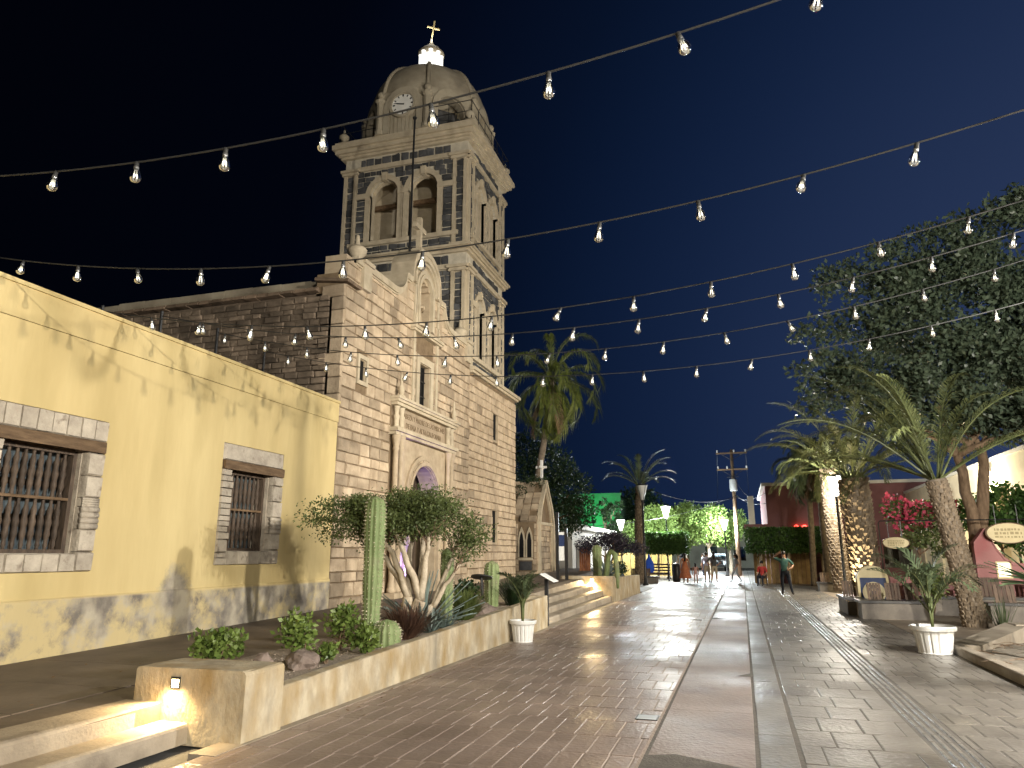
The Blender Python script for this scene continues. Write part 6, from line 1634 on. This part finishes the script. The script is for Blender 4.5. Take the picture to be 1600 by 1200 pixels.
# utility pole with transformer
up = thing('utility_pole', 'wooden utility pole with two cross arms and grey transformer', 'utility pole', (-.3, 60.9, 0))
m_ = MB(); m_.tube([(-.3, 60.9, -.05), (-.3, 60.9, 4), (-.3, 60.9, 9.9)], [.19, .165, .12], 10); m_.build('pole', 'bark_brown', up, True)
for z in (9.6, 8.28):
    m_ = MB(); m_.box(-1.5, .88, 60.7, 60.8, z - .06, z + .06); arm = m_.build('cross_arm', 'old_wood', up)
    for x in (-1.4, -.1 if z > 9 else -.7, .8):
        m_ = MB(); m_.lathe([(.03, 0), (.07, .05), (.05, .1), (.07, .15), (.04, .22), (0, .23)], (x, 60.75, z + .06), 8); m_.build('insulator', 'pot_white', arm, True)
    for s_ in (-1, 1): m_ = MB(); m_.tube([(-.3 + .8 * s_, 60.72, z - .06), (-.3, 60.72, z - .6)], .025, 5); m_.build('brace', 'black_metal', arm)
m_ = MB(); m_.lathe([(.0, -.02), (.28, 0), (.3, .05), (.3, .85), (.26, .92), (.0, .95)], (-.3, 60.5, 6.55), 16); tf = m_.build('transformer', 'grey_plastic', up, True)
m_ = MB(); m_.box(-.75, .15, 60.5, 60.55, 7.62, 7.68); m_.build('bracket', 'black_metal', tf)
WR = [((-1.4, 60.75, 9.8), (-3, 110, 9)), ((.8, 60.75, 9.8), (1.5, 110, 9)), ((-.3, 60.8, 7.9), (.8, 46, 4.9)), ((-.3, 60.8, 6.2), (1.56, 45.95, 5.2)), ((-.3, 60.8, 6.4), (1.56, 46.3, 4.6)), ((-.3, 60.8, 6.0), (-5.05, 40.6, 5.2)), ((-.3, 60.8, 6.1), (-9.3, 45, 3.3))]
for i, (a, b) in enumerate(WR):
    a, b = Vector(a), Vector(b); m_ = MB(); m_.tube([a.lerp(b, q / 16) - Vector((0, 0, 1.0 * sin(pi * q / 16) * (b - a).length / 40)) for q in range(17)], .018, 5)
    tag(m_.build('power_line', 'cable_black', None, True), ['power line running on from the utility pole to the street end', 'power line running on from the utility pole to the street end', 'wire from the utility pole to the balcony pillar', 'wire from the utility pole to the maroon corner', 'lower wire from the utility pole to the maroon corner', 'wire from the utility pole to the unlit street lamp', 'wire from the utility pole to the low shop'][i], 'wire', 'wires from the utility pole')

def ground_spot(x, y, label, e, aim, color=(1, .82, .5)):
    t = thing('ground_spotlight', label, 'spotlight', (x, y, 0), 'palm uplights')
    m_ = MB(); m_.lathe([(.09, 0), (.09, .05), (.05, .06), (.07, .1), (.075, .2), (.06, .21)], (x, y, 0), 10); m_.build('housing', 'black_metal', t, True)
    m_ = MB(); m_.lathe([(.058, .212), (0, .216)], (x, y, 0), 10); m_.build('lens', 'warm_lamp', t)
    l = bpy.data.lights.new('ground_spotlight_light', 'SPOT'); l.energy = e * LAMP; l.color = color; l.spot_size = radians(70); l.spot_blend = .7; l.shadow_soft_size = .05
    o = bpy.data.objects.new('ground_spotlight_light', l); COL.objects.link(o); o.parent = t; o.location = (0, 0, .26)
    o.rotation_euler = (Vector(aim) - Vector((x, y, .26))).to_track_quat('-Z', 'Y').to_euler()
ground_spot(3.15, 24.6, 'small uplight at the foot of the thick shaggy palm', 260, (3.6, 25.2, 4.5))
0 and ground_spot(4.4, 18.95, 'small uplight at the foot of the leaning palm', 110, (4.6, 19.6, 4.0))
# ================================================================== PEOPLE
mat('skin', (.36, .2, .135), (.42, .25, .17), scale=8, rough=.55)
mat('hair', (.02, .014, .01), rough=.5)
mat('cloth_teal', (.05, .13, .12), (.075, .17, .155), scale=10, rough=.85)
mat('cloth_denim', (.012, .016, .028), (.025, .03, .045), scale=10, rough=.85)
mat('cloth_orange', (.42, .13, .06), (.5, .2, .1), scale=7, rough=.85, c3=(.3, .09, .06), s3=9)
mat('cloth_lilac', (.4, .38, .5), (.48, .46, .58), scale=8, rough=.85)
mat('cloth_dark', (.04, .042, .045), (.075, .078, .08), scale=8, rough=.85)
mat('cloth_grey', (.3, .33, .36), (.38, .41, .44), scale=8, rough=.85)
mat('cloth_khaki', (.33, .28, .2), (.4, .34, .25), scale=8, rough=.85)
mat('cloth_rose', (.5, .3, .28), (.58, .38, .35), scale=8, rough=.85)
mat('cloth_red', (.5, .05, .05), (.6, .08, .07), scale=8, rough=.85)
mat('shoe', (.03, .025, .02), rough=.6)
def person(label, base, rz, h, J, cloth, hair_len=.0, skirt=None):
    """one continuous skinned body; J moves joints (metres for a 1.75 m figure, x right, y forward)"""
    K = {'pelvis': (0, 0, .95), 'waist': (0, .0, 1.1), 'chest': (0, .0, 1.32), 'neckb': (0, -.01, 1.47), 'neck': (0, .0, 1.53), 'head': (0, .02, 1.62), 'crown': (0, .01, 1.7)}
    for s_, n in ((-1, 'l'), (1, 'r')):
        K.update({n + 'sh': (.19 * s_, -.01, 1.42), n + 'el': (.25 * s_, -.03, 1.13), n + 'wr': (.26 * s_, .05, .88), n + 'ha': (.26 * s_, .07, .8), n + 'hip': (.1 * s_, 0, .9), n + 'kn': (.11 * s_, .02, .5), n + 'an': (.115 * s_, -.02, .09), n + 'to': (.13 * s_, .14, .035)})
    K.update(J)
    ED = [('pelvis', 'waist', .125, 'top'), ('waist', 'chest', .145, 'top'), ('chest', 'neckb', .1, 'top'), ('neckb', 'neck', .055, 'skin'), ('neck', 'head', .085, 'skin'), ('head', 'crown', .085, 'skin')]
    for n in 'lr':
        ED += [('chest', n + 'sh', .075, 'top'), (n + 'sh', n + 'el', .048, 'sleeve'), (n + 'el', n + 'wr', .036, 'arm'), (n + 'wr', n + 'ha', .036, 'skin'),
               ('pelvis', n + 'hip', .105, 'leg'), (n + 'hip', n + 'kn', .068, 'leg'), (n + 'kn', n + 'an', .045, 'shin'), (n + 'an', n + 'to', .042, 'shoe')]
    rad = {'pelvis': .13}
    for a, b, r, _ in ED: rad[b] = r
    names = list(K); V = [Vector(K[n]) for n in names]; E_ = [(names.index(a), names.index(b)) for a, b, _, _ in ED]; rs = [rad[n] for n in names]
    for n in 'lr':                       # five fingers
        w, hd = Vector(K[n + 'wr']), Vector(K[n + 'ha']); d = (hd - w).normalized(); sd = d.cross(Vector((0, 1, .3))).normalized()
        for q in range(5):
            o_ = sd * (.03 * (q - 1.5) if q < 4 else -.045); ln = (.085, .095, .09, .07, .05)[q]
            i0 = len(V); V += [hd + o_ + d * ln * .5, hd + o_ * 1.1 + d * ln + Vector((0, .015, 0))]; rs += [.011, .008]; E_ += [(names.index(n + 'ha'), i0), (i0, i0 + 1)]
    me = bpy.data.meshes.new('body_cage'); me.from_pydata(V, E_, [])
    ob = bpy.data.objects.new('body_cage', me); COL.objects.link(ob)
    md = ob.modifiers.new('skin', 'SKIN'); sv = me.skin_vertices[0].data
    for i, r in enumerate(rs): sv[i].radius = (r, r * (.8 if names[i] in ('chest', 'waist', 'pelvis') else 1) if i < len(names) else r); sv[i].use_root = (i == 0)
    ob.modifiers.new('sub', 'SUBSURF').levels = 1
    bpy.context.view_layer.update()
    m2 = bpy.data.meshes.new_from_object(ob.evaluated_get(bpy.context.evaluated_depsgraph_get()))
    bpy.data.objects.remove(ob)
    slots = ['skin'] + [cloth.get(k, 'skin') for k in ('top', 'sleeve', 'arm', 'leg', 'shin', 'shoe')]
    kind = {'skin': 0, 'top': 1, 'sleeve': 2, 'arm': 3, 'leg': 4, 'shin': 5, 'shoe': 6}
    m2.materials.clear()
    for s_ in slots: m2.materials.append(MATS[s_])
    segs = [(Vector(K[a]), Vector(K[b]), kind[c]) for a, b, _, c in ED]
    for p in m2.polygons:
        c = p.center; best = 9; bi = 0
        for a, b, k in segs:
            ab = b - a; t = max(0, min(1, (c - a).dot(ab) / max(1e-9, ab.length_squared))); dd = (c - (a + ab * t)).length
            if dd < best: best = dd; bi = k
        p.material_index = bi; p.use_smooth = True
    f = h / 1.75
    def put(mesh): mesh.transform(Matrix.Diagonal((f, f, f, 1))); return mesh
    t = bpy.data.objects.new('person', None); COL.objects.link(t); t.location = base; t.rotation_euler = (0, 0, rz); tag(t, label, 'person', None)
    b_ = link('body', put(m2), None); b_.parent = t
    hd = Vector(K['head'])
    m_ = MB(); m_.lathe([(0, .125), (.05, .118), (.085, .08), (.1, .03), (.098, -.02), (.06, -.06), (0, -.07)], hd + Vector((0, -.025, .035)), 12, sx=.95, sy=1.05)
    if hair_len: m_.tube([hd + Vector((0, -.07, .05)), hd + Vector((0, -.12, -.1)), hd + Vector((0, -.12, -.1 - hair_len))], [.075, .085, .05], 8)
    x = link('hair', put(m_.mesh('hair', 'hair', True)), None); x.parent = t
    m_ = MB(); m_.lathe([(.012, -.02), (.017, -.008), (.006, .022), (0, .024)], hd + Vector((0, .11, -.015)), 6)
    x = link('nose', put(m_.mesh('nose', 'skin', True)), None); x.parent = t
    for s_ in (-1, 1):
        m_ = MB(); m_.lathe([(0, -.009), (.01, 0), (0, .009)], hd + Vector((.033 * s_, .092, .022)), 6); x = link('eye', put(m_.mesh('eye', 'hair')), None); x.parent = t
    if skirt:
        zt, zb, r1, cm = skirt; P = [(.135, zt), (.15, zt - .08), (.14 + (r1 - .14) * .5, (zt + zb) / 2), (r1, zb + .02), (r1 * .97, zb)]
        m_ = MB(); n = 28; vs_ = []
        for r, z in P:
            for k in range(n): a = 2 * pi * k / n; q = r * (1 + (.1 * sin(a * 6) * (zt - z) / (zt - zb))); vs_.append((q * cos(a), q * sin(a) * .85, z))
        m_.add(vs_, [(i * n + k, i * n + (k + 1) % n, (i + 1) * n + (k + 1) % n, (i + 1) * n + k) for i in range(len(P) - 1) for k in range(n)])
        x = link('skirt', put(m_.mesh('skirt', cm, True)), None); x.parent = t
    return t
person('person in teal shirt and dark trousers, arms raised to the head, legs apart', (1.62, 32.7, .012), pi, 1.72,
       {'rel': (.42, .02, 1.5), 'rwr': (.25, .12, 1.66), 'rha': (.17, .14, 1.7), 'lel': (-.36, -.05, 1.2), 'lwr': (-.24, .12, 1.06), 'lha': (-.17, .14, 1.04), 'lkn': (-.16, .04, .5), 'lan': (-.24, .0, .09), 'lto': (-.28, .15, .035), 'rkn': (.13, .05, .5), 'ran': (.14, .02, .09), 'rto': (.17, .17, .035)},
       {'top': 'cloth_teal', 'sleeve': 'cloth_teal', 'arm': 'skin', 'leg': 'cloth_denim', 'shin': 'cloth_denim', 'shoe': 'shoe'})
person('person in a long orange dress walking away beside a child', (-3.2, 43.9, .012), .1, 1.68, {'lkn': (-.1, .12, .5), 'lan': (-.1, .12, .09)}, {'top': 'cloth_orange', 'leg': 'skin', 'shin': 'skin', 'shoe': 'shoe', 'sleeve': 'skin', 'arm': 'skin'}, .25, (1.2, .3, .34, 'cloth_orange'))
person('small child in pale pink beside the orange dress', (-2.62, 43.9, .012), .0, 1.12, {'lel': (-.27, .1, 1.2)}, {'top': 'cloth_rose', 'leg': 'cloth_rose', 'shin': 'skin', 'shoe': 'shoe', 'sleeve': 'skin', 'arm': 'skin'}, .1)
person('person in lilac shirt and khaki trousers beside a dark-clad companion', (-2.05, 45.4, .012), .2, 1.74, {'rkn': (.12, .1, .5)}, {'top': 'cloth_lilac', 'sleeve': 'cloth_lilac', 'arm': 'skin', 'leg': 'cloth_khaki', 'shin': 'cloth_khaki', 'shoe': 'shoe'})
person('person in dark shirt and grey shorts with hands at the waist', (-1.62, 44.9, .012), .1, 1.76, {'lel': (-.4, -.08, 1.18), 'lwr': (-.22, .08, 1.02), 'lha': (-.16, .1, 1.0), 'rel': (.4, -.08, 1.18), 'rwr': (.22, .08, 1.02), 'rha': (.16, .1, 1.0), 'lan': (-.2, -.02, .09), 'lto': (-.22, .12, .035)}, {'top': 'cloth_dark', 'sleeve': 'cloth_dark', 'arm': 'skin', 'leg': 'cloth_khaki', 'shin': 'skin', 'shoe': 'shoe'}, .2)
person('person in loose grey-blue clothes striding by the utility pole', (-.42, 46, .012), pi / 2, 1.66, {'lkn': (-.1, .22, .52), 'lan': (-.1, .28, .1), 'lto': (-.1, .42, .05), 'rkn': (.1, -.06, .5), 'ran': (.1, -.28, .12), 'rto': (.1, -.2, .04), 'lel': (-.24, -.16, 1.14), 'rel': (.24, .1, 1.14)}, {'top': 'cloth_grey', 'sleeve': 'cloth_grey', 'arm': 'skin', 'leg': 'cloth_grey', 'shin': 'cloth_grey', 'shoe': 'shoe'}, .12)
person('seated person in a red shirt near the timber fence', (.95, 42.4, -.42), pi * .9, 1.7, {'lkn': (-.13, .45, .93), 'lan': (-.13, .45, .5), 'lto': (-.13, .6, .46), 'rkn': (.13, .45, .93), 'ran': (.13, .45, .5), 'rto': (.13, .6, .46), 'lwr': (-.2, .25, 1.0), 'lha': (-.18, .33, 1.0), 'rwr': (.2, .25, 1.0), 'rha': (.18, .33, 1.0)}, {'top': 'cloth_red', 'sleeve': 'cloth_red', 'arm': 'skin', 'leg': 'cloth_denim', 'shin': 'cloth_denim', 'shoe': 'shoe'})
t = thing('chair', 'simple dark chair under the seated person in red', 'chair', (.95, 42.45, 0))
m_ = MB(); m_.box(.72, 1.18, 42.2, 42.68, .36, .4); m_.build('seat', 'dark_wood', t)
m_ = MB(); m_.box(.72, 1.18, 42.68, 42.72, .4, .85); m_.build('backrest', 'dark_wood', t)
for x in (.74, 1.16):
    for y in (42.22, 42.68): m_ = MB(); m_.tube([(x, y, -.01), (x, y, .37)], .018, 6); m_.build('leg', 'black_metal', t)

# ================================================================== FAR STREET FURNITURE AND A PARKED CAR
mat('car_white', (.7, .7, .7), (.75, .75, .75), scale=3, rough=.25, spec=.6)
mat('tyre', (.015, .015, .015), rough=.8)
car = thing('parked_car', 'white boxy off-road car parked beyond the strollers', 'car', (-1.45, 58, 0))
def cb(n, m, *b, s=False): q = MB(); q.box(*b); return q.build(n, m, car)
hull = MB(); hull.prism([(56.2, .45), (60.0, .45), (60.0, 1.0), (59.0, 1.05), (58.6, 1.65), (56.3, 1.7), (56.2, 1.05)], FX, -2.25, -.65); hull.build('body', 'car_white', car)
cb('windscreen', 'window_glass', -2.15, -.75, 56.15, 56.2, 1.1, 1.6); cb('bumper', 'black_metal', -2.3, -.6, 56.0, 56.18, .42, .62); cb('grille', 'black_metal', -1.9, -1.0, 56.17, 56.2, .68, .98)
for x in (-2.1, -.8):
    q = MB(); q.lathe([(0, -.02), (.1, 0), (.1, .03)], (x, 56.19, .84), 12, Matrix.Rotation(pi / 2, 4, 'X')); q.build('headlight', 'lamp_glass_off', car)
    for y in (56.9, 59.3):
        w_ = MB(); w_.lathe([(.18, -.12), (.36, -.11), (.38, -.06), (.38, .06), (.36, .11), (.18, .12)], (x, y, .37), 18, Matrix.Rotation(pi / 2, 4, 'Y')); wo = w_.build('wheel', 'tyre', car, True)
        w_ = MB(); w_.lathe([(.0, -.121), (.2, -.125), (.2, .125), (0, .121)], (x, y, .37), 12, Matrix.Rotation(pi / 2, 4, 'Y')); w_.build('rim', 'grey_plastic', wo)
car.location = (-2.35, 79, 0)
for i, (x, y, lab, m) in enumerate([(-5.0, 47.5, 'brown slatted stall bench beyond the black street lamp', 'dark_wood'), (-3.95, 46.8, 'dark bin beside the slatted stall bench', 'black_metal')]):
    t = thing('street_bench' if i == 0 else 'litter_bin', lab, 'bench' if i == 0 else 'bin', (x, y, 0))
    if i == 0:
        for z in (.42, .6, .78, .96): q = MB(); q.box(x - .8, x + .6, y + .3 + z * .05, y + .34 + z * .05, z, z + .1); q.build('slat', m, t)
        q = MB(); q.box(x - .8, x + .6, y - .1, y + .28, .38, .42); q.build('seat', m, t)
        for xx in (x - .75, x + .5): q = MB(); q.box(xx, xx + .06, y - .08, y + .36, -.01, 1.06); q.build('leg', 'black_metal', t)
    else:
        q = MB(); q.lathe([(.2, -.01), (.24, .1), (.26, .95), (.22, 1.0)], (x, y, 0), 14); q.build('drum', m, t, True)
        q = MB(); q.lathe([(.27, .98), (.28, 1.03), (.1, 1.1), (0, 1.12)], (x, y, 0), 14); q.build('lid', m, t, True)
for i, (x, y, m, lab) in enumerate([(-6.6, 50.2, 'cloth_lilac', 'lilac-clad person standing far off by the ochre wall'), (-4.4, 55.5, 'cloth_dark', 'dark-clad person standing far off under the hedge'), (-3.0, 60.5, 'cloth_grey', 'grey-clad person far off among the tree stems')]):
    person(lab, (x, y, .02), .6 * i, 1.7, {}, {'top': m, 'sleeve': m, 'arm': 'skin', 'leg': 'cloth_denim', 'shin': 'cloth_denim', 'shoe': 'shoe'}, .05)
t = thing('market_umbrella', 'folded blue umbrella near the small-crowned palm', 'umbrella', (-5.5, 46.2, 0))
mat('cloth_blue', (.02, .08, .5), (.04, .12, .6), scale=6, rough=.8)
q = MB(); q.tube([(-5.5, 46.2, 0), (-5.5, 46.2, 1.7)], .025, 6); q.build('pole', 'black_metal', t)
q = MB(); q.lathe([(.22, .55), (.3, .7), (.28, 1.1), (.12, 1.4), (.03, 1.65)], (-5.5, 46.2, 0), 10); q.build('canopy', 'cloth_blue', t)

# small things underfoot
t = thing('valve_cover', 'small worn metal plate set in the brown brick paving', 'cover', (-1.02, 7.9, .01))
q = MB(); q.box(-1.12, -.93, 7.8, 8.0, .0, .013); q.build('plate', 'grey_plastic', t)
q = MB(); q.band([(-1.135, 7.785), (-.915, 7.785), (-.915, 8.015), (-1.135, 8.015)], [(-1.12, 7.8), (-.93, 7.8), (-.93, 8.0), (-1.12, 8.0)], lambda u, v, w: (u, v, w), .0, .012, True); q.build('frame', 'black_metal', t)
R = random.Random(91); q = MB()
for _ in range(420):
    f = R.random()
    if f < .55: y = R.uniform(5, 16); x = R.uniform(-7.5, -4.6) if y > 6.4 else R.uniform(-8, -5.6); z = tz(y) + .032
    elif f < .8: y = R.uniform(6.5, 16); x = -4.18 + abs(R.gauss(0, .25)); z = .016
    else: y = R.uniform(12, 24); x = R.uniform(3.3, 6.5); z = .012
    if x < -4.44 and -4.6 < x: continue
    a = R.random() * 6.283; d = Vector((cos(a), sin(a), R.uniform(0, .3))); q.leaf(Vector((x, y, z)), d, Vector((-sin(a), cos(a), R.uniform(-.3, .3))), R.uniform(.025, .06), R.uniform(.008, .016))
lt = q.build('leaf_litter', 'dry_leaf'); stuff(lt)
